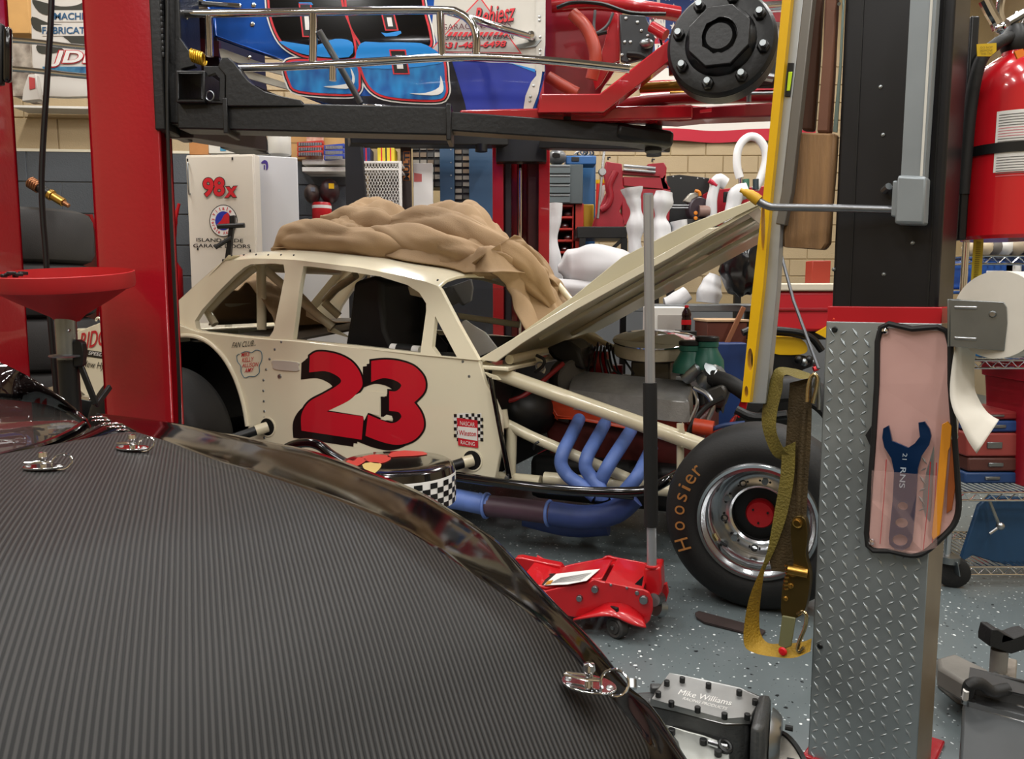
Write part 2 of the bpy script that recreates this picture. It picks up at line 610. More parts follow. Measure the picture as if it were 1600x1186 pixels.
for i in range(61):
    k = i / 60
    c = P(299, 86, 3.10).lerp(P(319, 93, 3.10), k)
    a = k * 6 * 2 * math.pi
    hel.append(c + V((0.006 * math.sin(a) * 0.3, 0.022 * math.cos(a), 0.022 * math.sin(a))))
m.tube(hel, 0.0042, 6)
m.build('spring', mat('yellow_spring', '#c49a28', 0.3, 0.6), t)
# near swing arm
A0, A1 = P(287, 184, 3.14), P(703, 194, 3.10)
arm = MB()
arm.bar(A0, A1, 0.11, 0.105)
arm = arm.build('swing_arm', M_BLACKSTEEL, t, bevel=0.006)
gd = 3.06
MB().prism([P(352, 160, gd), P(352, 118, gd), P(340, 104, gd + 0.0), P(345, 90, gd), P(358, 90, gd), P(366, 98, gd), P(377, 113, gd), P(392, 130, gd), P(412, 142, gd), P(440, 150, gd), P(470, 156, gd), P(475, 166, gd), P(352, 166, gd)], (0, 0.09, 0)).build('arm_gusset', M_BLACKSTEEL, arm, bevel=0.004)
MB().obox(P(349, 208, 3.055), V((0.018, 0, 0)), V((0, 0.14, 0)), V((0, 0, 0.13))).build('stop_plate', M_BLACKSTEEL, arm, bevel=0.003)
MB().obox(P(697, 219, 3.03), V((0.02, 0, 0)), V((0, 0.14, 0)), V((0, 0, 0.135))).build('end_collar', M_BLACKSTEEL, arm, bevel=0.004)
B0, B1 = P(690, 192, 3.10), P(1010, 214, 3.3)
ext = MB().bar(B0, B1, 0.085, 0.072).build('arm_extension', M_BLACKSTEEL, t, bevel=0.005)
foot = MB()
foot.bar(P(955, 208, 3.28), P(1045, 222, 3.33), 0.13, 0.07)
foot.build('arm_end', M_BLACKSTEEL, t, bevel=0.02)
pd = MB()
c = P(1021, 216, 3.32)
pd.cyl(c + V((0, 0, -0.055)), c + V((0, 0, 0.10)), 0.035, n=20)
pd.cyl(c + V((0, 0, 0.09)), c + V((0, 0, 0.115)), 0.06, n=20)
pd.build('lift_pad', M_RUBBER, t)
pd = MB()
c = P(886, 190, 3.22)
pd.cyl(c + V((0, 0, -0.03)), c + V((0, 0, 0.07)), 0.03, n=20)
pd.cyl(c + V((0, 0, 0.05)), c + V((0, 0, 0.085)), 0.06, n=20)
pd.build('lift_pad', M_RUBBER, t)
# rear swing arm going away under the car
m = MB().bar(P(278, 198, 3.22), P(398, 222, 4.1), 0.12, 0.085)
m.build('swing_arm', mat('brown_black_steel', '#2a2022', 0.45, var=0.2), t, bevel=0.005)
MB().bar(P(366, 215, 3.95), P(395, 226, 4.15), 0.16, 0.10).build('arm_end', M_BLACKSTEEL, t, bevel=0.01)

# ------------------------------------------------------------------ far post of the same lift
D2 = 5.45
xl, xr = P(770, 463, D2).x, P(858, 463, D2).x
t = thing('lift_post', 'red channel lift post with chrome hydraulic rod behind the cream race car', 'lift post', ((xl + xr) / 2, D2 + 0.15, 0), 0)
fw = 0.075
m = MB()
m.prism([(xl, D2, 0), (xl + fw, D2, 0), (xl + fw, D2 + 0.02, 0), (xl + 0.02, D2 + 0.02, 0), (xl + 0.02, D2 + 0.28, 0), (xr - 0.02, D2 + 0.28, 0), (xr - 0.02, D2 + 0.02, 0), (xr - fw, D2 + 0.02, 0), (xr - fw, D2, 0), (xr, D2, 0), (xr, D2 + 0.30, 0), (xl, D2 + 0.30, 0)], (0, 0, 3.6))
m.build('post_shell', M_RED, t, bevel=0.004)
MB().cyl((xl + 0.19, D2 + 0.10, 0.5), (xl + 0.19, D2 + 0.10, 3.0), 0.021, n=16).build('hydraulic_rod', M_CHROME, t)
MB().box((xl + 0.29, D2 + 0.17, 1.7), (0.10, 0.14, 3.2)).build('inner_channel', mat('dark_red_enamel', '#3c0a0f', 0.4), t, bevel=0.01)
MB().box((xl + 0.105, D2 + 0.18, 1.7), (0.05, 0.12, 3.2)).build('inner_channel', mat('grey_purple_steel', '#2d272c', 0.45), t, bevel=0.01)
za = P(660, 217, 5.0).z
t2 = thing('lift_carriage', 'black far-side lift carriage with two flat arms at the rear red post', 'lift carriage', ((xl + xr) / 2, D2 - 0.1, za), 0)
MB().box(((xl + xr) / 2, D2 - 0.045, za), (0.34, 0.10, 0.16)).build('slide_plate', M_BLACK, t2, bevel=0.006)
MB().bar(P(545, 214, 4.95), P(790, 217, 5.3), 0.11, 0.10).build('swing_arm', M_BLACK, t2, bevel=0.006)
MB().bar(P(850, 223, 5.3), P(1042, 225, 4.75), 0.11, 0.085).build('swing_arm', M_BLACK, t2, bevel=0.006)
c = P(1022, 222, 4.75)
MB().cyl(c + V((0, 0, -0.08)), c + V((0, 0, 0.12)), 0.045, n=16).build('lift_pad', M_RUBBER, t2)
MB().cyl(P(752, 226, 5.2), P(752, 237, 5.2), 0.04, n=12).build('pad_screw', M_BLACK, t2)

# ------------------------------------------------------------------ red post at the left edge of the picture
xq = P(40, 463, 3.45).x
t = thing('lift_post', 'red lift post cut by the left edge, beside the oil drain funnel', 'lift post', (xq - 0.12, 3.3, 0), 0)
m = MB()
plan_prism(m, [(xq, 3.2), (xq - 0.06, 3.17), (xq - 0.30, 3.17), (xq - 0.30, 3.45), (xq, 3.45)], 0.02, 3.6)
m.build('post_shell', M_RED, t, bevel=0.012)
MB().box((xq - 0.15, 3.31, 0.01), (0.42, 0.42, 0.02)).build('base_plate', M_RED, t, bevel=0.004)
MB().obox(P(2, 132, 3.14), V((-0.06, 0, 0)), V((0.0, 0.03, 0)), P(0, 35, 3.14) - P(0, 132, 3.14)).build('latch_cover', M_BLACK, t, bevel=0.008)
MB().obox(P(14, 128, 3.14), V((-0.03, 0, 0)), V((0.0, 0.03, 0)), P(0, 40, 3.14) - P(0, 128, 3.14)).build('latch_plate', M_BLACKG, t, bevel=0.012)
# ================================================================== BLUE RACE CAR ON THE LIFT
LY = math.radians(-6)
LX, LN = V((math.cos(LY), math.sin(LY), 0)), V((-math.sin(LY), math.cos(LY), 0))
LO = P(600, 100, 3.30)
def L(px, py, off=0.0):
    return PL(px, py, LO + LN * off, LN)
def LZ(pts, z):       # pixel coordinates of the 240,0 crop (scale 3.9525)
    return [(240 + x / 3.9525, y / 3.9525) for x, y in pts]
def offset_poly(pts, d):
    n = len(pts)
    area = sum(pts[i][0] * pts[(i + 1) % n][1] - pts[(i + 1) % n][0] * pts[i][1] for i in range(n))
    s = 1 if area > 0 else -1
    out = []
    for i in range(n):
        a, b, c = pts[i - 1], pts[i], pts[(i + 1) % n]
        e1 = V((b[0] - a[0], b[1] - a[1])).normalized()
        e2 = V((c[0] - b[0], c[1] - b[1])).normalized()
        n1, n2 = V((e1.y, -e1.x)) * s, V((e2.y, -e2.x)) * s
        k = (n1 + n2)
        k = k / max(0.5, (1 + n1.dot(n2)))
        out.append((b[0] + k.x * d, b[1] + k.y * d))
    return out
def sm2(pts, k=5):
    return [(p.x, p.y) for p in smooth_path([(a, b, 0) for a, b in pts], k, True)]
car_l = thing('race_car', 'blue, black and white race car with chrome nerf bars raised on the lift', 'race car', (LO.x, LO.y + 0.6, 1.95), LY)
M_BLUE = mat('blue_metallic', '#1450a8', 0.2, 0.35, coat=0.8, var=0.25, vscale=5)
M_ROYAL = mat('royal_blue_wrap', '#1b2f96', 0.35, coat=0.3)
M_NAVY = mat('navy_wrap', '#0d0f1e', 0.3, coat=0.3)
M_SKY = mat('sky_blue_wrap', '#1e86d4', 0.3, coat=0.3)
M_FLAKE = mat('turquoise_flake_wrap', '#0b4f9c', 0.3, coat=0.4, col2='#1f86c8', vscale=26, stretch=(1, 1, 0.5), detail=1)
M_OFFW = mat('off_white_wrap', '#cdc9c0', 0.4, coat=0.2)
M_HOTRED = mat('hot_red_wrap', '#d42a34', 0.35)
M_CRED = mat('red_chassis_enamel', '#a81420', 0.25, coat=0.5, var=0.06)
M_CREDD = mat('deep_red_panel', '#7d0d1a', 0.3, coat=0.4, var=0.15)
# side bodywork
side = MB().prism([L(*q) for q in [(318, -120), (318, 0), (334, 26), (336, 56), (392, 76), (443, 94), (449, 125), (462, 143), (500, 158), (545, 168), (640, 176), (726, 178), (832, 176), (852, 110), (852, -120)]], LN * 0.03).build('side_panel', M_BLUE, car_l, bevel=0.006)
def layer(pts, off, m, name, parent=None, th=0.002):
    return MB().prism([L(x, y, -off) for x, y in pts], LN * th).build(name, m, parent or side, smooth=0)
layer([(689, -120), (851, -120), (851, 112), (836, 110), (800, 100), (690, 92), (675, 40)], 0.004, M_OFFW, 'white_field')
layer([(686, 90), (706, 96), (727, 158), (728, 177), (560, 174), (470, 150), (560, 150), (690, 150)], 0.004, M_NAVY, 'navy_field')
layer([(707, 97), (792, 98), (838, 112), (832, 140), (819, 175), (730, 177), (726, 160)], 0.006, M_ROYAL, 'royal_blue_field')
layer([(792, 97), (836, 108), (836, 113), (812, 104)], 0.0075, M_SKY, 'pinstripe')
# the two big digits
def digit(up, lo_, name):
    for pts, fill in ((up, M_BLACKG), (lo_, M_FLAKE)):
        s_ = sm2(pts, 4)
        layer(offset_poly(s_, 7.5), 0.006, M_WHTPRINT, 'outline')
        layer(offset_poly(s_, 5.2), 0.0075, M_NAVY, 'outline')
        layer(offset_poly(s_, 3.4), 0.009, M_HOTRED, 'outline')
        layer(s_, 0.0105, fill, 'digit_face')
digit(LZ([(715, -300), (715, 0), (735, 130), (790, 250), (880, 320), (990, 352), (1215, 360), (1240, 300), (1215, 180), (1155, 0), (1155, -300)], 0),
      LZ([(820, 400), (840, 500), (900, 560), (1180, 580), (1255, 560), (1265, 500), (1245, 400), (1100, 385), (900, 378)], 0), 'a')
digit(LZ([(1185, -300), (1190, 0), (1215, 150), (1270, 250), (1310, 290), (1500, 290), (1690, 290), (1700, 200), (1655, 0), (1655, -300)], 0),
      LZ([(1275, 330), (1290, 440), (1350, 550), (1470, 600), (1740, 615), (1800, 580), (1800, 500), (1770, 340), (1600, 310), (1400, 310)], 0), 'b')
# grey-blue lower halves of the upper faces and the sky-blue hooks
layer(sm2(LZ([(775, 255), (870, 315), (990, 345), (1205, 352), (1225, 260), (1120, 240), (1000, 280), (900, 270)], 0), 3), 0.012, M_SKY, 'wave')
layer(sm2(LZ([(1275, 270), (1400, 262), (1560, 262), (1690, 280), (1780, 390), (1290, 420)], 0), 3), 0.012, M_SKY, 'wave')
for x0, y0, x1, y1 in ((905, 30, 975, 220), (1415, 90, 1490, 180), (1465, 315, 1560, 450)):
    q = LZ([(x0, y0), (x1 - 10, y0), (x1 + 12, y1), (x0 + 22, y1)], 0)
    layer(offset_poly(q, 2.2), 0.0125, M_HOTRED, 'slot_border')
    layer(q, 0.0135, M_BLKPRINT, 'slot_border')
    c0 = sum(V(p) for p in q[0:1]) if False else None
    cx, cy = sum(p[0] for p in q) / 4, sum(p[1] for p in q) / 4
    layer([(cx + (a - cx) * 0.45, cy + (b - cy) * 0.62) for a, b in q], 0.0145, M_WHTPRINT, 'slot')
for pts in ([(895, 14), (975, 14), (985, 30), (905, 32)], [(1395, 38), (1480, 38), (1478, 50), (1400, 52)], [(1405, 200), (1440, 205), (1525, 190), (1530, 205), (1500, 222), (1430, 225)]):
    layer(LZ(pts, 0), 0.0125, M_SKY, 'hook')
layer(sm2(LZ([(1050, 535), (1150, 525), (1225, 500), (1215, 420), (1240, 470), (1235, 520), (1190, 548)], 0), 3), 0.0125, M_WHTPRINT, 'swoosh')
layer(sm2([(640, 146), (665, 145), (686, 136), (688, 118), (693, 135), (690, 145), (675, 149)], 3), 0.0125, M_WHTPRINT, 'swoosh')
# garage door firm's triangle
tri = [(672, 80), (750, -2), (812, 82)]
layer(offset_poly(tri, 2.0), 0.0065, M_HOTRED, 'logo_border')
layer(tri, 0.008, mat('grey_logo', '#b3aca8', 0.45), 'logo_ground')
def ltext(body, x0, y0, x1, y1, ht, m, name, off=0.010, bold=0.0, shear=0.0):
    o, xx = L(x0, y0, -off), L(x1, y1, -off)
    up = L(x0, y0 - ht, -off) - o
    return text(MB(), body, o, xx - o, up, 0.001, bold, shear).build(name, m, side, smooth=0)
ltext('Rehiesz', 742, 44, 806, 34, 30, M_BLKPRINT, 'lettering', 0.011, 0.03, 0.3)
ltext('Rehiesz', 741, 42, 805, 32, 29, M_HOTRED, 'lettering', 0.013, 0.01, 0.3)
ltext('GARAGE  DOORS', 690, 47, 798, 43, 9, mat('maroon_print', '#5a2430', 0.4), 'lettering', 0.0125)
ltext('INSTALLATION & REPAIR', 686, 63, 803, 61, 6.5, M_BLKPRINT, 'lettering', 0.0125, 0.02, 0.2)
ltext('631-460-6498', 690, 77, 792, 74, 10, M_BLKPRINT, 'lettering', 0.011, 0.04, 0.2)
ltext('631-460-6498', 690, 76, 791, 73, 9.5, M_HOTRED, 'lettering', 0.0125, 0.02, 0.2)
m = MB()
for i in range(12):
    x = 698 + i * 8
    m.prism([L(x, 57, -0.0125), L(x + 5, 57, -0.0125), L(x + 10, 50, -0.0125), L(x + 5, 50, -0.0125)], LN * 0.001)
m.build('stripe_print', M_HOTRED, side, smooth=0)
# riveted rear edge strip
edge = MB().prism([L(*q, -0.008) for q in [(836, -120), (853, -120), (852, 70), (846, 120), (841, 146), (829, 177), (817, 177), (821, 150), (830, 128), (838, 118), (837, 60)]], LN * 0.006).build('edge_strip', mat('ivory_strip', '#cbc8c0', 0.4, var=0.12, vscale=20), car_l)
for px, py in ((843, 26), (843, 32), (844, 58), (844, 78), (844, 85), (834, 134), (829, 151), (828, 158)):
    MB().lathe([(0, 0.003), (0.005, 0.002), (0.006, 0)], L(px, py, -0.008), -LN, 10).build('rivet', M_STEEL, edge)
# white lower plates and dark underside at the nose end
MB().prism([L(*q, 0.05) for q in [(342, 76), (348, 76), (400, 95), (448, 108), (446, 118), (400, 106), (345, 90)]], LN * 0.02).build('nose_plate', mat('nose_ivory', '#c8c3b4', 0.4), car_l)
MB().prism([L(*q, 0.08) for q in [(372, 105), (385, 109), (448, 130), (452, 140), (400, 126), (374, 118)]], LN * 0.02).build('nose_plate', MATS['nose_ivory'], car_l)
MB().prism([L(*q, 0.10) for q in [(256, -100), (330, -100), (340, 80), (345, 110), (460, 160), (300, 140), (258, 90)]], LN * 0.5).build('underbody', mat('underbody_black', '#141014', 0.45), car_l)
MB().prism([L(*q, 0.06) for q in [(285, 38), (300, 58), (342, 64), (342, 88), (318, 88), (292, 70)]], LN * 0.02).build('inner_panel', mat('maroon_panel', '#3c0d14', 0.4), car_l)
MB().prism([L(*q, 0.03) for q in [(258, -30), (318, -30), (326, 10), (310, 14), (262, 12)]], LN * 0.05).build('nose_cover', mat('warm_ivory', '#c5bca9', 0.4), car_l)
MB().bar(L(258, 2, -0.04), L(378, 10, -0.04), 0.02, 0.02).build('body_rail', M_CHROME, car_l, bevel=0.005)
for px, py in ((396, 8), (394, 38), (389, 89)):
    MB().lathe([(0, 0.004), (0.008, 0.003), (0.011, 0)], L(px, py, -0.002), -LN, 10).build('fastener', M_CHROME, car_l)
# chrome nerf bars
NO = -0.20
def nerf(pts, r=0.0155, sm=0):
    return MB().tube([L(x, y, NO) for x, y in pts], r, 14, sm=sm).build('nerf_bar', M_CHROME, car_l)
nerf([(256, 22), (400, 20), (560, 17), (690, 16), (716, 20), (735, 34), (744, 56), (744, 86)], 0.0155, 5)
nerf([(374, 106), (450, 104), (560, 98), (690, 90), (780, 90), (880, 97), (984, 108)], 0.0155, 5)
nerf([(326, 26), (328, 88)], 0.014)
nerf([(323, 26), (323, 86)], 0.006)
nerf([(490, 22), (489, 98)], 0.0155)
nerf([(688, 20), (691, 88)], 0.015)
MB().tube([L(498, 48, NO), L(532, 105, NO + 0.08), L(563, 160, NO + 0.16)], 0.013, 12).build('nerf_bar', M_ZINC, car_l)
MB().tube([L(520, 104, NO), L(520, 126, NO)], 0.014, 12).build('nerf_stub', M_CHROME, car_l)
MB().tube([L(294, 20, NO), L(281, 45, NO + 0.05), L(268, 62, NO + 0.1)], 0.012, 12).build('nerf_bar', M_CHROME, car_l)
MB().tube([L(700, 18, NO), L(740, 30, NO + 0.03), L(790, 46, NO + 0.10), L(832, 58, NO + 0.17)], 0.014, 12).build('nerf_bar', M_CHROME, car_l)
MB().lathe([(0, 0.02), (0.014, 0.018), (0.02, 0.0), (0.02, -0.02), (0, -0.02)], L(830, 56, -0.03), -LN, 14).build('clevis', M_CHROME, car_l)
MB().prism([L(*q, -0.012) for q in [(806, 70), (846, 62), (838, 72), (812, 76)]], LN * 0.006).build('mount_tab', M_ZINC, car_l)
MB().bar(L(566, 165, NO + 0.16), L(612, 168, NO + 0.16), 0.02, 0.014).build('ratchet_clip', M_CHROME, car_l, bevel=0.004)

# red chassis at the rear
ch = MB()
ch.prism([L(*q, -0.10) for q in [(845, 146), (937, 146), (1047, 60), (1054, 88), (943, 175), (838, 176)]], LN * 0.09)
ch = ch.build('frame_kick_up', M_CRED, car_l, bevel=0.006)
MB().prism([L(*q, 0.25) for q in [(850, -120), (975, -120), (972, 30), (968, 100), (940, 140), (935, 160), (850, 160)]], LN * 0.02).build('floor_panel', M_CREDD, car_l)
MB().prism([L(*q, 0.12) for q in [(955, 18), (966, 20), (968, 94), (958, 98), (940, 130), (930, 140), (925, 120), (938, 90), (946, 60)]], LN * 0.02).build('bulkhead_flange', M_CRED, car_l, bevel=0.003)
MB().bar(L(720, 186, -0.02), L(1080, 178, 0.05), 0.08, 0.055).build('lower_rail', M_CRED, car_l, bevel=0.008)
MB().prism([L(*q, 0.02) for q in [(930, 172), (1060, 168), (1245, 158), (1245, 180), (1100, 186), (1062, 190), (930, 184)]], LN * 0.10).build('crossmember', M_CREDD, car_l, bevel=0.006)
MB().tube([L(950, 168, 0.1), L(1030, 156, 0.12), L(1120, 152, 0.12), L(1245, 150, 0.14)], 0.026, 12, sm=4).build('chassis_tube', M_CREDD, car_l)
MB().tube([L(862, 8, 0.15), L(930, 4, 0.15), L(1000, 12, 0.15), L(1060, 22, 0.2)], 0.03, 14, sm=5).build('chassis_tube', M_CRED, car_l)
MB().tube([L(895, 22, 0.08), L(915, 42, 0.06), L(928, 72, 0.05), L(930, 98, 0.05), L(924, 124, 0.06)], 0.026, 14, sm=5).build('exhaust_tube', mat('dull_orange_red', '#a03a28', 0.4, var=0.12, vscale=18), car_l)
MB().tube([L(856, 120, 0.1), L(880, 134, 0.1), L(902, 146, 0.1)], 0.024, 14, sm=5).build('exhaust_tube', MATS['dull_orange_red'], car_l)
MB().tube([L(870, 12, 0.05), L(895, 4, 0.04), L(940, 6, 0.05), L(985, 20, 0.06), L(1040, 22, 0.08)], 0.008, 8, sm=6).build('wire_loom', M_BLACK, car_l)
MB().tube([L(930, 16, 0.10), L(928, 40, 0.10), L(930, 60, 0.1), L(931, 76, 0.08)], 0.006, 8, sm=5).build('wire_loom', mat('grey_hose', '#55575a', 0.5), car_l)
MB().tube([L(958, 20, 0.10), L(950, 38, 0.10), L(936, 50, 0.1), L(920, 56, 0.08)], 0.006, 8, sm=5).build('wire_loom', MATS['grey_hose'], car_l)
MB().tube([L(948, 50, 0.08), L(925, 55, 0.08)], 0.008, 8).build('wire_loom', M_BLACK, car_l)
MB().prism([L(*q, 0.05) for q in [(968, 22), (1008, 24), (1024, 60), (1018, 88), (980, 98), (970, 94)]], LN * 0.03).build('battery_plate', mat('charcoal_plate', '#2e3135', 0.35, var=0.2, vscale=12), car_l, bevel=0.004)
for px, py in ((978, 29), (996, 35), (972, 86), (985, 66), (976, 66), (1012, 56), (1002, 48), (984, 92)):
    MB().lathe([(0, 0.006), (0.006, 0.005), (0.007, 0)], L(px, py, 0.05), -LN, 8).build('bolt', M_STEEL, car_l)
MB().ball(L(1010, 68, 0.03), (0.028, 0.02, 0.02), 12, 8).build('solenoid', M_ZINC, car_l)
MB().tube([L(980, 84, 0.04), L(1000, 86, 0.03), L(1012, 92, 0.02)], 0.012, 8, sm=4).build('cable', M_BLACK, car_l)
MB().tube([L(1019, 30, 0.02), L(1030, 55, 0.0), L(1034, 70, 0.02)], 0.005, 8, sm=4).build('cable', M_BLACK, car_l)
MB().tube([L(1040, 55, -0.03), L(1018, 42, 0.0)], 0.022, 12).build('panhard_tube', M_CRED, car_l)
MB().tube([L(1000, 137, 0.05), L(1060, 134, 0.02), L(1110, 135, 0.0)], 0.020, 12).build('torque_arm', mat('gold_anodised', '#8a6420', 0.35, 0.7, var=0.2), car_l)
MB().tube([L(1046, 148, 0.12), L(1085, 148, 0.12)], 0.018, 12).build('torque_arm', MATS['gold_anodised'], car_l)
MB().tube([L(1048, 92, -0.02), L(1049, 118, -0.02)], 0.010, 8).build('frame_tab', M_CREDD, car_l)
MB().tube([L(1052, 110, 0.0), L(1100, 128, 0.05)], 0.012, 8).build('brake_line', M_BLACK, car_l)
MB().prism([L(*q, 0.05) for q in [(1145, 138), (1165, 132), (1167, 142), (1148, 144)]], LN * 0.02).build('red_tab', mat('bright_red', '#d62836', 0.4), car_l)
MB().prism([L(*q, -0.02) for q in [(1094, 172), (1112, 169), (1112, 174), (1094, 176)]], LN * 0.01).build('red_tab', MATS['bright_red'], car_l)
MB().tube([L(1170, 146, 0.0), L(1215, 145, 0.0)], 0.006, 8).build('brake_line', M_ZINC, car_l)
MB().box(L(1200, 115, 0.1), (0.10, 0.1, 0.10)).build('brake_caliper', mat('caliper_black', '#17171a', 0.4), car_l, bevel=0.02)
MB().cyl(L(1185, 118, 0.0), L(1208, 122, 0.0), 0.016, n=10).build('brake_fitting', M_STEEL, car_l)
MB().cyl(L(1170, 122, 0.02), L(1170, 160, 0.02), 0.010, n=10).build('shock_bolt', M_ZINC, car_l)
MB().tube([L(1190, 12, 0.1), L(1236, 9, 0.1)], 0.022, 12).build('axle_tube', M_CHROME, car_l)
MB().prism([L(*q, 0.2) for q in [(1160, -60), (1240, -60), (1240, 40), (1205, 60), (1190, 40)]], LN * 0.02).build('body_panel', M_CREDD, car_l)
MB().lathe([(0.0, 0.0), (0.07, 0.0), (0.075, 0.01), (0.075, 0.03)], L(1208, 68, 0.16), -LN, 24).build('brake_disc', mat('pale_disc', '#cfcac8', 0.4), car_l)

# hub: black cap ringed with studs
HAX = V((0.36, 0.92, -0.10)).normalized()
HC = P(1124, 58, 2.86)
hub = MB()
R_ = 0.195
hub.lathe([(0.0, -0.012), (0.045, -0.012), (0.055, -0.004), (0.058, 0.0), (0.105, 0.006), (0.118, 0.018), (0.125, 0.034), (0.150, 0.034), (0.180, 0.040), (0.190, 0.052), (0.192, 0.066), (0.192, 0.13), (0.16, 0.15), (0.0, 0.15)], HC, HAX, 48)
hub = hub.build('wheel_hub', M_BLACKSTEEL, car_l)
u_, w_ = frame_of(HAX)
def hubpt(r, a, h):
    return HC + (u_ * math.cos(a) + w_ * math.sin(a)) * r + HAX * h
# octagonal step on the face
MB().prism([hubpt(0.112, math.pi / 8 + i * math.pi / 4, -0.018) for i in range(8)], HAX * 0.03, [[hubpt(0.062, i * math.pi / 12, -0.018) for i in range(24)]]).build('hub_step', M_BLACKSTEEL, hub, bevel=0.006)
for i in range(8):
    a = i * math.pi / 4 + 0.25
    big = i % 8 in (0, 1, 3, 5, 6)
    lug = MB()
    lug.cyl(hubpt(0.152, a, 0.040), hubpt(0.152, a, 0.018), 0.024, 0.021, 6)
    lug.build('lug_nut', M_BLACKSTEEL, hub, bevel=0.003)
    MB().cyl(hubpt(0.152, a, 0.02), hubpt(0.152, a, -0.004), 0.011, n=10).build('stud', M_ZINC, hub)
MB().torus(HC + HAX * 0.06, HAX, 0.187, 0.006, 48, 8).build('hub_rib', M_BLACKSTEEL, hub)
# far side of the bodywork so that the car has its width
MB().prism([L(*q, 1.2) for q in [(318, -150), (318, 0), (443, 94), (545, 140), (832, 146), (852, -150)]], LN * 0.03).build('side_panel', M_ROYAL, car_l)
MB().obox(L(560, 172, 0.04), LX * 0.85, LN * 0.30, V((0, 0, 0.02))).build('belly_pan', M_CREDD, car_l)
# ================================================================== CREAM RACE CAR 23
CA = math.radians(-23)
CX, CY = V((math.cos(CA), math.sin(CA), 0)), V((-math.sin(CA), math.cos(CA), 0))
_fw = P(1182, 822, 2.68)
CO = V((_fw.x, _fw.y, 0)) + CY * 0.35
CARM = Matrix.Translation(CO) @ Matrix.Rotation(CA, 4, 'Z')
CARI = CARM.inverted()
WID = 1.36
def C(px, py, y=0.0):
    return CARI @ PL(px, py, CO + CY * y, CY)
def GH(px, py):          # greenhouse plane leaning inwards
    n = (CARM.to_3x3() @ V((0, 1, -0.24))).normalized()
    return CARI @ PL(px, py, CO + V((0, 0, 0.88)), n)
def mir(p):
    return V((p.x, WID - p.y, p.z))
def CB():
    return MB(CARM)
car = thing('race_car', 'cream coupe race car with big red number and open engine bay', 'race car', CO + CX * -1.9 + CY * 0.68, CA)
def Z(pts, ox, oy, s=3.9525):
    return [(ox + x / s, oy + y / s) for x, y in pts]
arch = Z([(110, 590), (180, 571), (270, 580), (350, 620), (430, 700), (490, 800), (530, 900), (560, 1010), (580, 1130)], 240, 380)
archl = [(190, 655), (196, 625), (203, 598), (213, 575), (226, 555), (244, 538)]
low = [(111, 522), (166, 500), (235, 500), (272, 505), (307, 518), (380, 526), (425, 530), (458, 532), (560, 543), (659, 554), (748, 563),
       (759, 600), (770, 618), (784, 650), (783, 700), (773, 752), (700, 742), (560, 730), (393, 712)] + list(reversed(arch)) + list(reversed(archl)) + [(185, 660), (126, 612)]
lowp = [C(x, y) for x, y in low]
body = CB().prism(lowp, (0, 0.03, 0)).build('side_panel', M_CREAM, car, bevel=0.012, seg=3)
CB().prism([mir(p) for p in lowp], (0, -0.03, 0)).build('side_panel', M_CREAM, car, bevel=0.008)
lip = [C(x, y, -0.004) for x, y in archl + arch]
CB().tube(lip, 0.012, 8, sm=3).build('arch_lip', M_CREAM, body)
# greenhouse frame with three openings
top = [(349, 408), (400, 404), (460, 406), (560, 418), (636, 433), (664, 440), (683, 447)]
outer = [(748, 563)] + list(reversed(top)) + [(335, 419), (300, 450), (271, 477), (245, 498), (272, 508), (307, 519), (380, 527), (425, 531), (458, 533), (560, 544), (659, 555)]
outer = [(748, 563), (716, 506), (688, 452)] + list(reversed(top)) + outer[1 + len(top):]
qw = Z([(600, 130), (750, 125), (803, 132), (812, 190), (780, 350), (740, 540), (718, 575), (690, 580), (560, 570), (310, 545), (265, 528), (255, 480), (300, 410), (400, 300), (500, 200), (560, 150)], 240, 380)
dw = [(474, 416), (483, 416), (543, 424), (594, 432), (636, 445), (655, 457), (666, 474), (666, 486), (657, 551), (560, 540), (458, 530), (462, 500), (468, 450)]
vt = [(680, 494), (714, 558), (685, 556), (675, 542)]
ghp = [GH(x, y) for x, y in outer]
holes = [[GH(x, y) for x, y in h] for h in (qw, dw, vt)]
CB().prism(ghp, (0, 0.03, 0), holes).build('window_frame', M_CREAM, car, bevel=0.008, seg=3)
CB().prism([mir(p) for p in ghp], (0, -0.03, 0), [[mir(p) for p in h] for h in holes]).build('window_frame', M_CREAM, car, bevel=0.006)
# roof skin
rail = smooth_path([GH(x, y) for x, y in top], 5)
rows = []
for p in rail:
    q = mir(p)
    row = []
    for k in range(13):
        t_ = k / 12
        y = p.y + (q.y - p.y) * t_
        e = 1 - abs(2 * t_ - 1)
        z = p.z + 0.065 * (1 - (2 * t_ - 1) ** 4) - (0.006 if k in (0, 12) else 0)
        row.append(V((p.x, y, z)))
    rows.append(row)
roof = CB().shell(rows, (0, 0, -0.018)).build('roof', M_CREAM, car, bevel=0.004)
for px, py in ((361, 404), (380, 403), (399, 402.5), (418, 403), (438, 403), (458, 403.5), (683, 443)):
    p = GH(px, py)
    CB().lathe([(0, 0.003), (0.004, 0.0025), (0.006, 0)], p + V((0, 0.006, 0.016)), V((0, -0.8, 0.6)), 8).build('rivet', M_BLACK, roof)
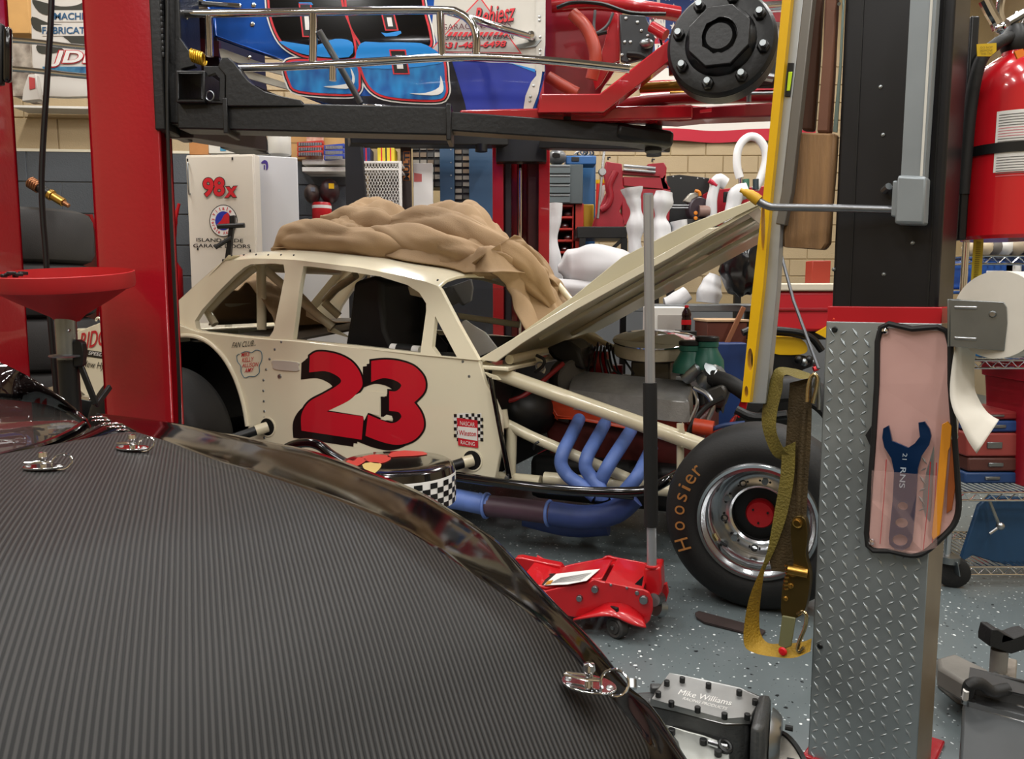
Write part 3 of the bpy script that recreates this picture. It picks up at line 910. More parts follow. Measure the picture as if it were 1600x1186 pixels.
# deck, rear panel, cowl
pr, pd_ = GH(349, 408), C(245, 500)
deck = CB()
deck.obox((C(111, 522).x + 0.02, 0.02, 0.925), (pd_.x - C(111, 522).x, 0, 0.0), (0, WID - 0.04, 0), (0, 0, 0.02))
deck.build('deck_lid', M_CREAM, car, bevel=0.008)
CB().obox((C(111, 522).x, 0.02, 0.55), (0.02, 0, 0), (0, WID - 0.04, 0), (0, 0, 0.37)).build('tail_panel', M_CREAM, car, bevel=0.006)
xb = C(748, 563).x
CB().obox((xb - 0.03, 0.03, 0.80), (0.16, 0, -0.005), (0, WID - 0.06, 0), (0, 0, 0.02)).build('cowl', M_CREAM, car, bevel=0.006)
# rear slope sheet between the sail panels (open backlight with a frame)
a, b = pr + V((0.03, 0, 0.0)), V((C(262, 488).x, C(262, 488).y, C(262, 488).z))
sl = [V((a.x, 0.10, a.z + 0.02)), V((a.x, WID - 0.10, a.z + 0.02)), V((b.x, WID - 0.06, b.z)), V((b.x, 0.06, b.z))]
ce = sum(sl, V((0, 0, 0))) / 4
CB().prism(sl, (0.012, 0, 0.012), [[ce + (p - ce) * 0.78 for p in sl]]).build('rear_window_frame', M_CREAM, car, bevel=0.004)
# windscreen
ws = [GH(688, 450) + V((0.0, 0.03, 0)), mir(GH(688, 450)) - V((0.0, 0.03, 0)), mir(C(745, 561)) - V((0, 0.03, 0)), C(745, 561) + V((0, 0.03, 0))]
CB().prism(ws, (0.004, 0, 0.003)).build('windscreen', mat('clear_screen', '#f4f6f6', 0.03, trans=1.0, ior=1.03), car, smooth=0)
# inside: floor, rear shelf, far door lining, dash, seat, cage
M_INT = mat('interior_black', '#101011', 0.5, var=0.15)
M_SHELF = mat('grey_shelf', '#6b655c', 0.55, var=0.06)
CB().obox((-3.0, 0.05, 0.32), (1.75, 0, 0), (0, WID - 0.1, 0), (0, 0, 0.02)).build('floor_pan', M_INT, car)
CB().obox((C(300, 518).x, 0.04, 0.885), (C(428, 528).x - C(300, 518).x, 0, 0), (0, WID - 0.08, 0.085), (0, 0, 0.012)).build('package_shelf', M_SHELF, car)
CB().obox((C(428, 528).x, 0.05, 0.34), (1.0, 0, 0), (0, 0.012, 0), (0, 0, 0.53)).build('door_lining', M_INT, car)
CB().obox((C(428, 528).x, WID - 0.06, 0.34), (1.0, 0, 0), (0, 0.012, 0), (0, 0, 0.54)).build('door_lining', M_INT, car)
net = [C(x, y, 0.72) for x, y in ((585, 428), (625, 440), (650, 452), (668, 478), (664, 500), (700, 540), (690, 575), (590, 575))]
CB().prism(net, (0, 0.006, 0)).build('seat_side_panel', mat('net_black', '#111114', 0.6), car)
CB().prism([C(x, y, 0.35) for x, y in ((552, 440), (585, 430), (598, 440), (597, 470), (603, 520), (620, 560), (615, 600), (530, 600), (535, 560), (545, 500))], (0, 0.42, 0)).build('racing_seat', mat('seat_black', '#141417', 0.55, var=0.2), car, bevel=0.025, seg=3)
CB().obox((xb - 0.32, 0.05, 0.72), (0.30, 0, 0.06), (0, WID - 0.1, 0), (0, 0, 0.02)).build('dashboard', mat('dash_black', '#1b1b1c', 0.5), car, bevel=0.006)
CB().prism([C(x, y, 0.9) for x, y in ((600, 476), (660, 484), (664, 491), (602, 488))], (0, 0.10, 0)).build('dash_bar', M_CHROME, car, bevel=0.004)
CB().prism([C(x, y, 0.3) for x, y in ((636, 447), (664, 455), (667, 467), (640, 461))], (0, 0.03, 0)).build('mirror', mat('mirror_back', '#bdb79e', 0.4), car, bevel=0.006)
CB().prism([C(x, y, 0.8) for x, y in ((629, 493), (642, 494), (642, 500), (629, 500))], (0, 0.03, 0)).build('gauge', M_ZINC, car, bevel=0.003)
CB().tube([C(626, 505, 0.8), C(624, 516, 0.78), C(612, 527, 0.75)], 0.006, 8, sm=4).build('gauge_cable', M_ZINC, car)
CB().cyl(C(612, 545, 0.15), C(657, 549, 0.15), 0.027, n=14).build('door_bar_pad', M_WHTPRINT, car)
CB().cyl(C(622, 546, 0.15), C(646, 548, 0.15), 0.030, n=14).build('pad_tape', M_BLACK, car)
# white card standing in for the reflection glare on the screen
CB().prism([C(x, y, 0.42) for x, y in ((714, 506), (727, 500), (738, 508), (758, 520), (777, 545), (745, 558), (735, 556))], (0.004, 0.004, 0)).build('glare_card', mat('glare_white', '#dcdcdc', 0.5), car)
CB().prism([C(x, y, 0.20) for x, y in ((690, 452), (735, 436), (738, 450), (735, 470), (722, 478), (716, 473), (700, 482))], (0.004, 0.01, 0)).build('sun_visor', mat('smoke_visor', '#4a4a4a', 0.4), car, bevel=0.003)
# roll cage
def cage(pts, r=0.026, sm=0, nm='cage_tube'):
    return CB().tube(pts, r, 12, sm=sm).build(nm, M_CREAMT, car)
cage([C(408, 414, 0.32), C(409, 515, 0.32)], 0.027)
cage([C(413, 420, 0.34), C(470, 470, 0.40), C(520, 512, 0.46)], 0.024)
cage([C(398, 418, 0.25), C(360, 450, 0.20), C(322, 488, 0.16)], 0.022, 4)
cage([C(321, 482, 0.16), C(336, 507, 0.16)], 0.022)
cage([C(402, 418, 0.3), C(402, 418, 0.3) + V((0, 0.75, 0))], 0.024)
cage([C(556, 430, 0.7), C(524, 452, 0.75), C(508, 470, 0.8)], 0.024)
cage([C(506, 472, 0.45), C(530, 494, 0.5)], 0.022)
CB().prism([C(x, y, 0.46) for x, y in ((478, 478), (478, 494), (510, 510), (512, 518), (546, 528), (518, 512), (512, 500))], (0, 0.02, 0)).build('cage_gusset', M_CREAMT, car)
cage([C(705, 492, 0.9), C(760, 500, 0.95), C(812, 508, 1.0)], 0.018)
cage([C(870, 442, WID - 0.03), C(897, 476, WID - 0.03)], 0.02)
# hanging cloth of the cover inside the rear window is built with the cover
# bits on the door
for px, py in Z([(788, 610), (748, 656), (716, 715), (695, 780), (679, 846), (678, 911), (681, 976), (684, 1038), (684, 1078)], 240, 380) + [(723, 565), (733, 588), (413, 684)]:
    CB().lathe([(0, 0.004), (0.005, 0.003), (0.007, 0)], C(px, py, 0.0), V((0, -1, 0)), 8).build('rivet', M_ZINC, body)
CB().prism([C(x, y, -0.006) for x, y in sm2([(427, 563), (464, 566), (466, 572), (464, 580), (429, 577), (426, 570)], 3)], (0, 0.008, 0)).build('handle_plate', mat('polished_plate', '#d5d2c8', 0.3, 0.35), body, bevel=0.001)
CB().lathe([(0, 0.006), (0.009, 0.006), (0.012, 0.0)], C(437, 588), V((0, -1, 0)), 14).build('door_lock', M_STEEL, body)
# ---- number 23
two = [(483, 582), (484, 556), (494, 550), (510, 550), (531, 555), (549, 565), (561, 580), (566, 595), (565, 605), (557, 615), (543, 627), (510, 643), (568, 651), (565, 687), (471, 673), (471, 648), (483, 628), (506, 615), (523, 605), (533, 596), (526, 587), (508, 580)]
three = [(580, 597), (580, 564), (600, 562), (623, 564), (646, 572), (661, 587), (665, 602), (661, 615), (647, 629), (657, 643), (662, 658), (660, 673), (646, 688), (623, 695), (598, 691), (571, 681), (575, 648), (605, 660), (618, 660), (627, 652), (624, 645), (618, 643), (608, 642), (608, 611), (619, 611), (627, 602), (616, 594), (598, 591)]
def decal(pts, off, m, name, y=0.0, parent=None, th=0.0012):
    return CB().prism([C(a, b, y - off) for a, b in pts], (0, th, 0)).build(name, m, parent or body, smooth=0)
def corner_smooth(pts, keep):
    """round a traced outline except at the listed corner indices"""
    n = len(pts)
    out = []
    for i in range(n):
        p0, p1, p2, p3 = [V((*pts[(i + k) % n], 0)) for k in (-1, 0, 1, 2)]
        if i in keep:
            p0 = p1
        if (i + 1) % n in keep:
            p3 = p2
        for j in range(5):
            t = j / 5
            q = 0.5 * ((2 * p1) + (p2 - p0) * t + (2 * p0 - 5 * p1 + 4 * p2 - p3) * t * t + (3 * p1 - p0 - 3 * p2 + p3) * t ** 3)
            out.append((q.x, q.y))
    return out
two_s = corner_smooth(two, {0, 1, 11, 12, 13, 14})
three_s = corner_smooth(three, {0, 1, 8, 15, 16, 22, 23})
for d_, off in (((-13, 11), 0.0015), ((-7, 6), 0.0018)):
    decal([(x + d_[0], y + d_[1]) for x, y in two_s], off, M_BLKPRINT, 'number_shadow')
    decal([(x + d_[0], y + d_[1] * 0.8) for x, y in three_s], off + 0.0001, M_BLKPRINT, 'number_shadow')
decal(offset_poly(two_s, 3.0), 0.0024, M_BLKPRINT, 'number_outline')
decal(offset_poly(three_s, 3.0), 0.0026, M_BLKPRINT, 'number_outline')
decal(two_s, 0.0042, M_REDPRINT, 'number_digit')
decal(three_s, 0.0044, M_REDPRINT, 'number_digit')
decal([(511, 641), (545, 622), (562, 614), (580, 611), (604, 614), (604, 619), (594, 620), (593, 650), (575, 645), (569, 657), (567, 650)], 0.0034, M_CREAM, 'number_gap')
decal([(594, 655), (604, 648), (612, 650), (614, 656), (602, 657)], 0.0034, M_CREAM, 'number_gap')
# ---- racing sticker
def dtext(body_, x0, y0, x1, y1, ht, m, name, off=0.003, bold=0.0, shear=0.0, y=0.0, parent=None, slant=0.0):
    o, xx = C(x0, y0, y - off), C(x1, y1, y - off)
    up = C(x0 + slant, y0 - ht, y - off) - o
    return text(CB(), body_, o, xx - o, up, 0.0008, bold, shear).build(name, m, parent or body, smooth=0)
fl = [(708, 650), (716, 646), (728, 645), (742, 648), (752, 645), (753, 668), (755, 688), (748, 688), (714, 686), (710, 668)]
fl_o = decal(fl, 0.0020, M_WHTPRINT, 'flag_sticker')
m = CB()
for i in range(10):
    for j in range(8):
        if (i + j) % 2 == 0:
            x0, y0 = 709 + i * 4.6, 647 + j * 5.2
            if x0 >= 708.5 and x0 < 751:
                dy = 1.2 * math.sin(i * 0.8)
                m.prism([C(a, b, -0.0038) for a, b in ((x0, y0 + dy), (x0 + 4.4, y0 + dy), (x0 + 4.6, y0 + 5 + dy), (x0 + 0.2, y0 + 5 + dy))], (0, 0.001, 0))
m.build('flag_checks', M_BLKPRINT, fl_o, smooth=0)
decal([(714, 653), (746, 657), (747, 700), (716, 696)], 0.0052, M_REDPRINT, 'sticker_panel', parent=fl_o)
decal([(715, 666), (745.5, 669), (746, 689), (715.5, 684)], 0.0062, M_WHTPRINT, 'sticker_panel', parent=fl_o)
dtext('NASCAR', 719, 664, 742, 667, 6.5, M_WHTPRINT, 'lettering', 0.0068, 0.0, parent=fl_o)
dtext('Winston', 717, 680, 744, 682, 8, M_REDPRINT, 'lettering', 0.0074, 0.01, parent=fl_o)
dtext('RACING', 720, 694, 742, 697, 6.0, M_WHTPRINT, 'lettering', 0.0068, 0.0, parent=fl_o)
# ---- hand lettering on the quarter panel
dtext('FAN CLUB...', 362, 544, 400, 540, 8.5, M_BLKPRINT, 'lettering', 0.003, 0.0, 0.5)
for i, s_ in enumerate(('MIKE', 'KELLY', 'ALLISON', 'AMY')):
    x0, x1 = ((377, 391), (378, 397), (378, 404), (382, 397))[i]
    dtext(s_, x0, 558 + i * 8.2, x1, 556 + i * 8.2, 6.6, M_REDPRINT, 'lettering', 0.003, 0.005, 0.3)
CB().tube([C(x, y, -0.003) for x, y in [(374, 553), (370, 556), (371, 565), (376, 572), (377, 582), (382, 590), (390, 588), (398, 588), (405, 582), (405, 572), (409, 562), (408, 550), (400, 547), (393, 551), (385, 549), (376, 552)]], 0.0018, 6, sm=4).build('name_border', mat('teal_print', '#3b6f86', 0.4), body)
# ---- lettering on the tail
dtext('RIDGERS', 124, 547, 196, 533, 26, M_REDPRINT, 'lettering', 0.004, 0.01, 0.3)
decal([(124, 545), (200, 556), (200, 566), (126, 556)], 0.002, M_BLKPRINT, 'tail_band')
dtext('SPEED CENTER', 138, 554, 196, 562, 5.5, M_WHTPRINT, 'lettering', 0.004, 0.01, 0.3)
dtext('New Hyde Park', 128, 576, 196, 586, 14, M_BLKPRINT, 'lettering', 0.004, 0.0, 0.4)
CB().torus(C(154, 502, 0.0), (0, 1, 0), 0.02, 0.006, 16, 8, 0, math.pi).build('tail_hook', M_CREAM, car)
CB().prism([C(x, y, -0.05) for x, y in ((68, 607), (84, 603), (86, 612), (140, 622), (140, 628), (70, 614))], (0, 0.1, 0)).build('rear_bumper', M_CHROME, car, bevel=0.006)

# ---- hood, hinged up at the cowl
h0, h1 = C(752, 562, 0.06), C(1189, 316, 0.06)
hoodp = MB(CARM)
hw = 1.22
rows = []
for i in range(9):
    k = i / 8
    c = h0.lerp(h1, k)
    row = []
    for j in range(13):
        t_ = j / 12
        crown = 0.05 * (1 - (2 * t_ - 1) ** 2) * (0.3 + 0.7 * k)
        row.append(V((c.x - crown * 0.4, 0.06 + hw * t_, c.z + crown)))
    rows.append(row)
M_HOODIN = mat('cream_hood_inside', '#d0c8aa', 0.35, coat=0.2)
hood = hoodp.shell(rows, (0.006, 0, -0.012)).build('bonnet', M_HOODIN, car)
CB().prism([C(x, y, 0.05) for x, y in [(800, 530), (897, 462), (971, 402), (1068, 353), (1177, 312), (1190, 318), (1108, 358), (974, 433), (820, 522)]], (0, 0.01, 0)).build('bonnet_flange', M_HOODIN, hood, bevel=0.003)
CB().prism([C(x, y, 0.02) for x, y in [(746, 562), (800, 530), (897, 472), (974, 430), (1108, 356), (1124, 355), (1052, 400), (900, 484), (815, 537), (775, 566)]], (0, 0.012, 0)).build('bonnet_lip', M_CREAM, hood, bevel=0.003)
for yy in (0.42, 0.90):
    a, b = h0.lerp(h1, 0.12), h0.lerp(h1, 0.95)
    CB().bar(V((a.x + 0.012, yy, a.z + 0.004)), V((b.x + 0.02, yy, b.z + 0.012)), 0.07, 0.02, (-0.5, 0, 0.87)).build('bonnet_rib', M_HOODIN, hood, bevel=0.004)
a = h0.lerp(h1, 0.97)
CB().bar(V((a.x, 0.07, a.z)), V((a.x, 0.06 + hw - 0.01, a.z)), 0.05, 0.03, (-0.5, 0, 0.87)).build('bonnet_rib', M_HOODIN, hood, bevel=0.004)
CB().cyl(C(796, 562, 0.12), C(796, 562, 0.12) + V((0.02, 0.98, 0.02)), 0.022, n=12).build('hinge_tube', M_CREAMT, car)

# ---- front chassis tubes
cage([C(752, 574, 0.10), C(1112, 702, 0.10)], 0.034)
cage([C(790, 662, 0.14), C(830, 682, 0.14), C(1010, 760, 0.14)], 0.026)
cage([C(800, 668, 0.14), C(797, 752, 0.14)], 0.026)
cage([C(786, 640, 0.12), C(790, 668, 0.12)], 0.02)
cage([C(1063, 662, 0.12), C(1063, 740, 0.12)], 0.016)
CB().prism([C(x, y, 0.08) for x, y in ((1066, 660), (1060, 672), (1058, 690), (1066, 700), (1070, 676))], (0, 0.01, 0)).build('frame_tab', M_CREAMT, car)
cage([V((-0.98, 0.14, 0.30)), V((0.0, 0.14, 0.30))], 0.03, nm='frame_rail')
cage([V((-2.6, 0.16, 0.28)), V((-1.0, 0.14, 0.28))], 0.03, nm='frame_rail')
cage([V((-2.6, 1.2, 0.28)), V((0.2, 1.2, 0.28))], 0.03, nm='frame_rail')
CB().prism([C(x, y, -0.02) for x, y in ((756, 582), (775, 588), (781, 594), (768, 592))], (0, 0.02, 0)).build('frame_tab', M_CREAMT, car)
CB().tube([C(766, 590, -0.015), C(779, 660, -0.02), C(796, 748, -0.03)], 0.011, 10).build('body_brace', M_BLACKG, car)
CB().lathe([(0, 0.008), (0.01, 0.006), (0.012, 0)], C(792, 747, -0.045), V((0, -1, 0)), 8).build('brace_bolt', M_STEEL, car)
CB().tube([C(842, 690, 0.1), C(836, 694, 0.09), C(834, 702, 0.1)], 0.006, 6, sm=3).build('cable_tie', M_BLACK, car)
# ---- side rails
CB().tube([C(690, 742, -0.10), C(800, 757, -0.14), C(880, 766, -0.16), C(960, 769, -0.16), C(1010, 766, -0.14), C(1040, 752, -0.1), C(1056, 742, 0.0)], 0.021, 12, sm=5).build('side_rail', M_BLACKG, car)
CB().tube([C(600, 730, -0.08), C(720, 744, -0.08), C(800, 756, -0.10), C(990, 775, -0.05)], 0.018, 12, sm=4).build('side_rail', M_BLACKG, car)
def stub(px, py, qx, qy, yb):
    CB().lathe([(0.045, 0.001), (0.045, 0.003), (0.0, 0.003)], C(px, py), V((0, -1, 0)), 20).build('bar_opening', M_INT, body)
    CB().lathe([(0.052, 0.0), (0.052, 0.004), (0.045, 0.004)], C(px, py), V((0, -1, 0)), 20).build('bar_grommet', M_CREAM, body)
    a = C(px, py, 0.08)
    b = C(qx, qy, yb)
    d = (b - C(px, py, 0.0))
    CB().cyl(C(px, py, 0.0), C(px, py, 0.0) + d * 0.22, 0.028, n=14).build('bar_socket', M_CREAMT, car)
    CB().cyl(C(px, py, 0.0) + d * 0.1, b, 0.024, n=14).build('nerf_bar', M_BLACK, car)
stub(418, 667, 330, 696, -0.22)
stub(738, 719, 668, 740, -0.16)
CB().tube([C(436, 708, -0.25), C(456, 696, -0.25), C(480, 692, -0.25), C(500, 697, -0.25), C(520, 712, -0.25), C(560, 735, -0.25)], 0.022, 12, sm=4).build('nerf_bar', M_BLACKG, car)

# ---- wheels
def wheel_set(name, cx, y_out, y_in, R, rim_r, z, front, hidden=False):
    """tyre and wheel about the local y axis; y_out is the outer face"""
    s = 1 if y_in > y_out else -1
    wd = abs(y_in - y_out)
    ax = V((0, s, 0))
    o = V((cx, y_out, z))
    prof = [(rim_r + 0.004, 0.012), (rim_r + 0.02, 0.004), (rim_r + 0.05, 0.0), (R - 0.055, 0.008), (R - 0.022, 0.024), (R - 0.006, 0.045), (R, 0.075), (R, wd - 0.075), (R - 0.006, wd - 0.045), (R - 0.03, wd - 0.02), (rim_r + 0.02, wd), (rim_r, wd - 0.01)]
    ty = CB().lathe(prof, o, ax, 72).build('tyre', [M_RUBBER], car)
    return ty, o, ax
FR, FRIM = 0.335, 0.205
ty, wo, wax = wheel_set('front', 0.0, -0.35, -0.09, FR, FRIM, 0.335, True)
M_RIMC = mat('polished_rim', '#d3d5d8', 0.20, 1.0)
rim = CB().lathe([(FRIM + 0.006, 0.020), (FRIM + 0.008, 0.006), (FRIM + 0.002, -0.002), (FRIM - 0.008, 0.0), (FRIM - 0.012, 0.012), (FRIM - 0.022, 0.020), (FRIM - 0.026, 0.03), (FRIM - 0.026, 0.075), (FRIM - 0.034, 0.085), (FRIM - 0.040, 0.105), (0.155, 0.122), (0.150, 0.118), (0.108, 0.112), (0.100, 0.118), (0.098, 0.14)], wo, wax, 72).build('wheel_rim', M_RIMC, car)
CB().lathe([(0.099, 0.120), (0.099, 0.16), (0.085, 0.16), (0.0, 0.158)], wo, wax, 40).build('hub_recess', M_BLACK, rim)
CB().lathe([(0.052, 0.158), (0.052, 0.125), (0.046, 0.112), (0.0, 0.108)], wo, wax, 32).build('hub_cap', mat('hub_red', '#a01018', 0.4, var=0.1), rim)
def wpt(r, a, h):
    return wo + V((r * math.cos(a), h, r * math.sin(a)))
for i in range(10):
    a = i * math.pi / 5 + 0.2
    if i % 2 == 0:
        CB().cyl(wpt(0.128, a, 0.118), wpt(0.128, a, 0.098), 0.0125, n=6).build('lug_nut', M_ZINC, rim)
    else:
        CB().lathe([(0.013, 0.0), (0.013, -0.006), (0.010, -0.006), (0.009, 0.004), (0, 0.004)], wpt(0.128, a, 0.116), wax, 14).build('bolt_hole', M_INT, rim)
    for da in (-0.14, 0.14):
        CB().lathe([(0.0042, -0.002), (0.0, -0.002)], wpt(0.128, a + da, 0.1135), wax, 8).build('pin_hole', M_INT, rim)
for k in range(3):
    CB().cyl(wpt(0.03, k * 2.09 + 0.4, 0.11), wpt(0.03, k * 2.09 + 0.4, 0.104), 0.004, n=8).build('cap_screw', M_BLACK, rim)
CB().cyl(wpt(0.172, 3.85, 0.085), wpt(0.158, 3.95, 0.06), 0.006, n=8).build('valve_stem', M_BLACK, rim)
CB().prism([wpt(0.173, 3.62, 0.06), wpt(0.173, 3.76, 0.06), wpt(0.172, 3.76, 0.085), wpt(0.172, 3.62, 0.085)], (0, 0, 0.001)).build('balance_tape', mat('yellow_tape', '#c9b37a', 0.5), rim)
M_TAN = mat('tan_tyre_print', '#a5713a', 0.6)
for s_, ang in zip('Hoosier', (203, 188.5, 176, 165.5, 157.5, 149.5, 140.5)):
    a = math.radians(ang)
    hh = {'H': 0.05, 'i': 0.046}.get(s_, 0.036)
    wl = {'H': 0.044, 'i': 0.012, 'r': 0.026, 's': 0.027}.get(s_, 0.033)
    c = wpt(0.252, a, -0.003)
    rad = V((math.cos(a), 0, math.sin(a)))
    tang = V((math.sin(a), 0, -math.cos(a)))
    text(CB(), s_, c - tang * wl / 2, tang * wl, rad * hh, 0.0015, 0.0, 0.0).build('lettering', M_TAN, ty, smooth=0)
RR = 0.385
wheel_set('rear', -2.97, -0.37, -0.04, RR, 0.2, RR, False)
CB().lathe([(0.2, 0.02), (0.18, 0.05), (0.16, 0.12), (0.05, 0.13), (0.0, 0.13)], V((-2.97, -0.37, RR)), V((0, 1, 0)), 32).build('wheel_rim', M_ZINC, car)
wheel_set('rearfar', -2.97, WID + 0.37, WID + 0.04, RR, 0.2, RR, False)
wheel_set('frontfar', 0.0, WID + 0.35, WID + 0.09, FR, FRIM, 0.335, False)
CB().cyl((-2.97, 0.0, RR), (-2.97, WID, RR), 0.05, n=16).build('rear_axle', M_BLACK, car)
CB().cyl((0, -0.12, 0.33), (0, WID + 0.12, 0.33), 0.035, n=16).build('front_axle', M_BLACK, car)
# wheel housing
rows = []
for i in range(17):
    a = math.pi * i / 16
    rows.append([V((-2.97 + 0.43 * math.cos(a), y, 0.42 + 0.47 * math.sin(a))) for y in (0.03, 0.45)])
CB().grid(rows).build('wheel_housing', mat('housing_black', '#0d0d0e', 0.6), car)
CB().obox((-3.4, 0.45, 0.2), (0.86, 0, 0), (0, 0.01, 0), (0, 0, 0.69)).build('wheel_housing', MATS['housing_black'], car)
# firewall
CB().obox((xb + 0.02, 0.06, 0.30), (0.015, 0, 0), (0, WID - 0.12, 0), (0, 0, 0.5)).build('firewall', M_INT, car)
# ================================================================== ENGINE in the cream race car
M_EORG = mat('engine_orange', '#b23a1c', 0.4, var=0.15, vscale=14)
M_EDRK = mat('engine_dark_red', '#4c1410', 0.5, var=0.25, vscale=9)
M_HDR = mat('header_blue', '#5a74b4', 0.5, var=0.14, vscale=12)
M_VCOV = mat('cast_grey_cover', '#8d8c8a', 0.36, 0.45, var=0.10, vscale=30, bump=0.1, bscale=150)
eng = thing('car_engine', 'dusty orange engine with blue headers and chrome air cleaner in the cream race car', 'engine', CARM @ V((-0.62, 0.72, 0.3)), CA)
def EB():
    return MB(CARM)
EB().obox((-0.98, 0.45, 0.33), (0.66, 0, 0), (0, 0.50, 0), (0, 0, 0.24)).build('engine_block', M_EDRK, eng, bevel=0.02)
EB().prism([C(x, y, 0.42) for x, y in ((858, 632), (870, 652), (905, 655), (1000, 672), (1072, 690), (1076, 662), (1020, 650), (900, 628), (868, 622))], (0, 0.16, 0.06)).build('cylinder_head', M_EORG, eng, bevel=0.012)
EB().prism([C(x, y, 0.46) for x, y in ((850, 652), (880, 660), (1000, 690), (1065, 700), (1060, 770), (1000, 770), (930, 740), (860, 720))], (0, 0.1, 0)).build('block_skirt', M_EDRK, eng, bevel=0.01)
EB().obox((-1.15, 0.36, 0.13), (0.95, 0, 0), (0, 0.62, 0), (0, 0, 0.22)).build('shadow_fill_pan', mat('pan_shadow_black', '#0f0e0e', 0.5, var=0.2), eng, bevel=0.04)  # black pan added to fill the shadow below the engine
# valve cover: tilted tray with rounded corners
vo = CARM @ V((-0.62, 0.50, 0.70))
vn = (CARM.to_3x3() @ V((0, -0.42, 0.91))).normalized()
tp = sm2(Z([(352, 505), (372, 440), (400, 405), (440, 400), (750, 430), (1060, 460), (1105, 478), (1112, 510), (1090, 560), (1060, 592), (700, 555), (380, 520)], 800, 480), 3)
top_ = [CARI @ PL(x, y, vo, vn) for x, y in tp]
cc = sum(top_, V((0, 0, 0))) / len(top_)
dn = V((0, -0.01, -0.085))
low_ = [cc + (p - cc) * 1.03 + dn for p in top_]
m = EB()
n_ = len(top_)
ins = [cc + (p - cc) * 0.97 + V((0, -0.003, 0.006)) for p in top_]
m.add(ins + top_ + low_, [list(range(n_))] + [(i, n_ + i, n_ + (i + 1) % n_, (i + 1) % n_) for i in range(n_)] + [(n_ + i, 2 * n_ + i, 2 * n_ + (i + 1) % n_, n_ + (i + 1) % n_) for i in range(n_)] + [list(range(3 * n_ - 1, 2 * n_ - 1, -1))])
vc = m.build('valve_cover', M_VCOV, eng, smooth=50, weld=True)
# far valve cover
EB().obox((-0.95, 0.86, 0.62), (0.6, 0, 0), (0, 0.17, -0.05), (0, 0.03, 0.10)).build('valve_cover', M_VCOV, eng, bevel=0.02)
# intake, carburettor, air cleaner
EB().obox((-0.90, 0.62, 0.60), (0.55, 0, 0), (0, 0.22, 0), (0, 0, 0.10)).build('intake_manifold', mat('intake_black', '#1a1a1a', 0.5), eng, bevel=0.02)
EB().obox((-0.72, 0.66, 0.70), (0.20, 0, 0), (0, 0.16, 0), (0, 0, 0.11)).build('carburettor', mat('carb_metal', '#5e5a50', 0.4, 0.6), eng, bevel=0.012)
ac = V((-0.618, 0.75, 0.90))
AAX = V((0.03, -0.15, 0.985)).normalized()
AR = 0.212
EB().lathe([(0.0, -0.075), (0.15, -0.075), (AR - 0.012, -0.062), (AR - 0.012, -0.055)], ac, AAX, 56).build('filter_base', M_BLACK, eng)
EB().lathe([(AR - 0.012, -0.058), (AR - 0.006, -0.054), (AR - 0.006, 0.007), (AR - 0.012, 0.009)], ac, AAX, 56).build('filter_element', mat('cream_filter', '#b3aa94', 0.7, var=0.06, vscale=40), eng)
EB().lathe([(AR - 0.012, 0.006), (AR, 0.006), (AR + 0.002, 0.013), (AR - 0.004, 0.021), (AR - 0.02, 0.027), (AR - 0.05, 0.030), (0.10, 0.045), (0.09, 0.047), (0.03, 0.042), (0.0, 0.041)], ac, AAX, 56).build('filter_lid', M_CHROME, eng)
EB().cyl(ac + AAX * 0.04, ac + AAX * 0.055, 0.012, n=8).build('wing_nut', M_STEEL, eng)
# distributor, wires, coil
EB().lathe([(0.055, 0.0), (0.06, 0.02), (0.06, 0.10), (0.05, 0.13), (0.0, 0.135)], C(935, 588, 0.8), (0, 0, 1), 20).build('distributor', M_REDP, eng)
EB().lathe([(0.05, 0.0), (0.05, 0.05), (0.0, 0.05)], C(958, 585, 0.74), (0, 0, 1), 16).build('coil', M_REDP, eng)
for i in range(9):
    a = C(918 + i * 5, 545 + (i % 3) * 3, 0.8 - 0.02 * (i % 2))
    b = C(902 + i * 9, 560 + (i % 4) * 6, 0.62)
    e = C(895 + i * 12, 585 + (i % 2) * 8, 0.60)
    EB().tube([a, a + V((0.02, -0.05, 0.03)), b, e], 0.006, 6, sm=5).build('plug_wire', M_BLACK, eng)
EB().tube([C(951, 562, 0.7), C(957, 582, 0.68)], 0.012, 10).build('vacuum_canister', M_STEEL, eng)
# blower box, hose at the firewall
EB().lathe([(0.0, 0.0), (0.09, 0.0), (0.10, 0.015), (0.10, 0.10), (0.09, 0.11), (0.0, 0.11)], C(880, 590, 0.62), (0.8, -0.6, 0), 26).build('bell_cover', mat('grey_cast', '#5a5854', 0.5, 0.3, var=0.12), eng)
EB().cyl(C(882, 570, 0.6), C(882, 563, 0.6), 0.02, n=12).build('filler_cap', M_ZINC, eng)
EB().tube([C(782, 630, 0.25), C(815, 620, 0.3), C(845, 598, 0.38), C(880, 568, 0.5)], 0.012, 8, sm=5).build('coolant_hose', mat('red_hose', '#8e1b1c', 0.45), eng)
EB().prism([C(x, y, 0.55) for x, y in ((850, 545), (885, 530), (905, 545), (915, 580), (880, 570), (862, 560))], (0, 0.25, 0)).build('heater_box', M_BLACK, eng, bevel=0.02)
EB().prism([C(x, y, 0.9) for x, y in ((884, 532), (918, 520), (932, 530), (940, 540), (900, 548))], (0, 0.12, 0)).build('master_cylinder', M_CREAMT, eng, bevel=0.008)
EB().tube([C(918, 524, 0.9), C(940, 534, 0.88), C(970, 548, 0.8)], 0.014, 10).build('fuel_line', M_CREAMT, eng)
EB().prism([C(x, y, 0.35) for x, y in ((836, 556), (842, 552), (852, 578), (850, 584), (840, 578))], (0, 0.012, 0)).build('bracket', M_CREAMT, eng, bevel=0.002)
EB().torus(C(844, 573, 0.34), (0, 1, 0), 0.022, 0.004, 16, 6).build('hose_clamp', M_ZINC, eng)
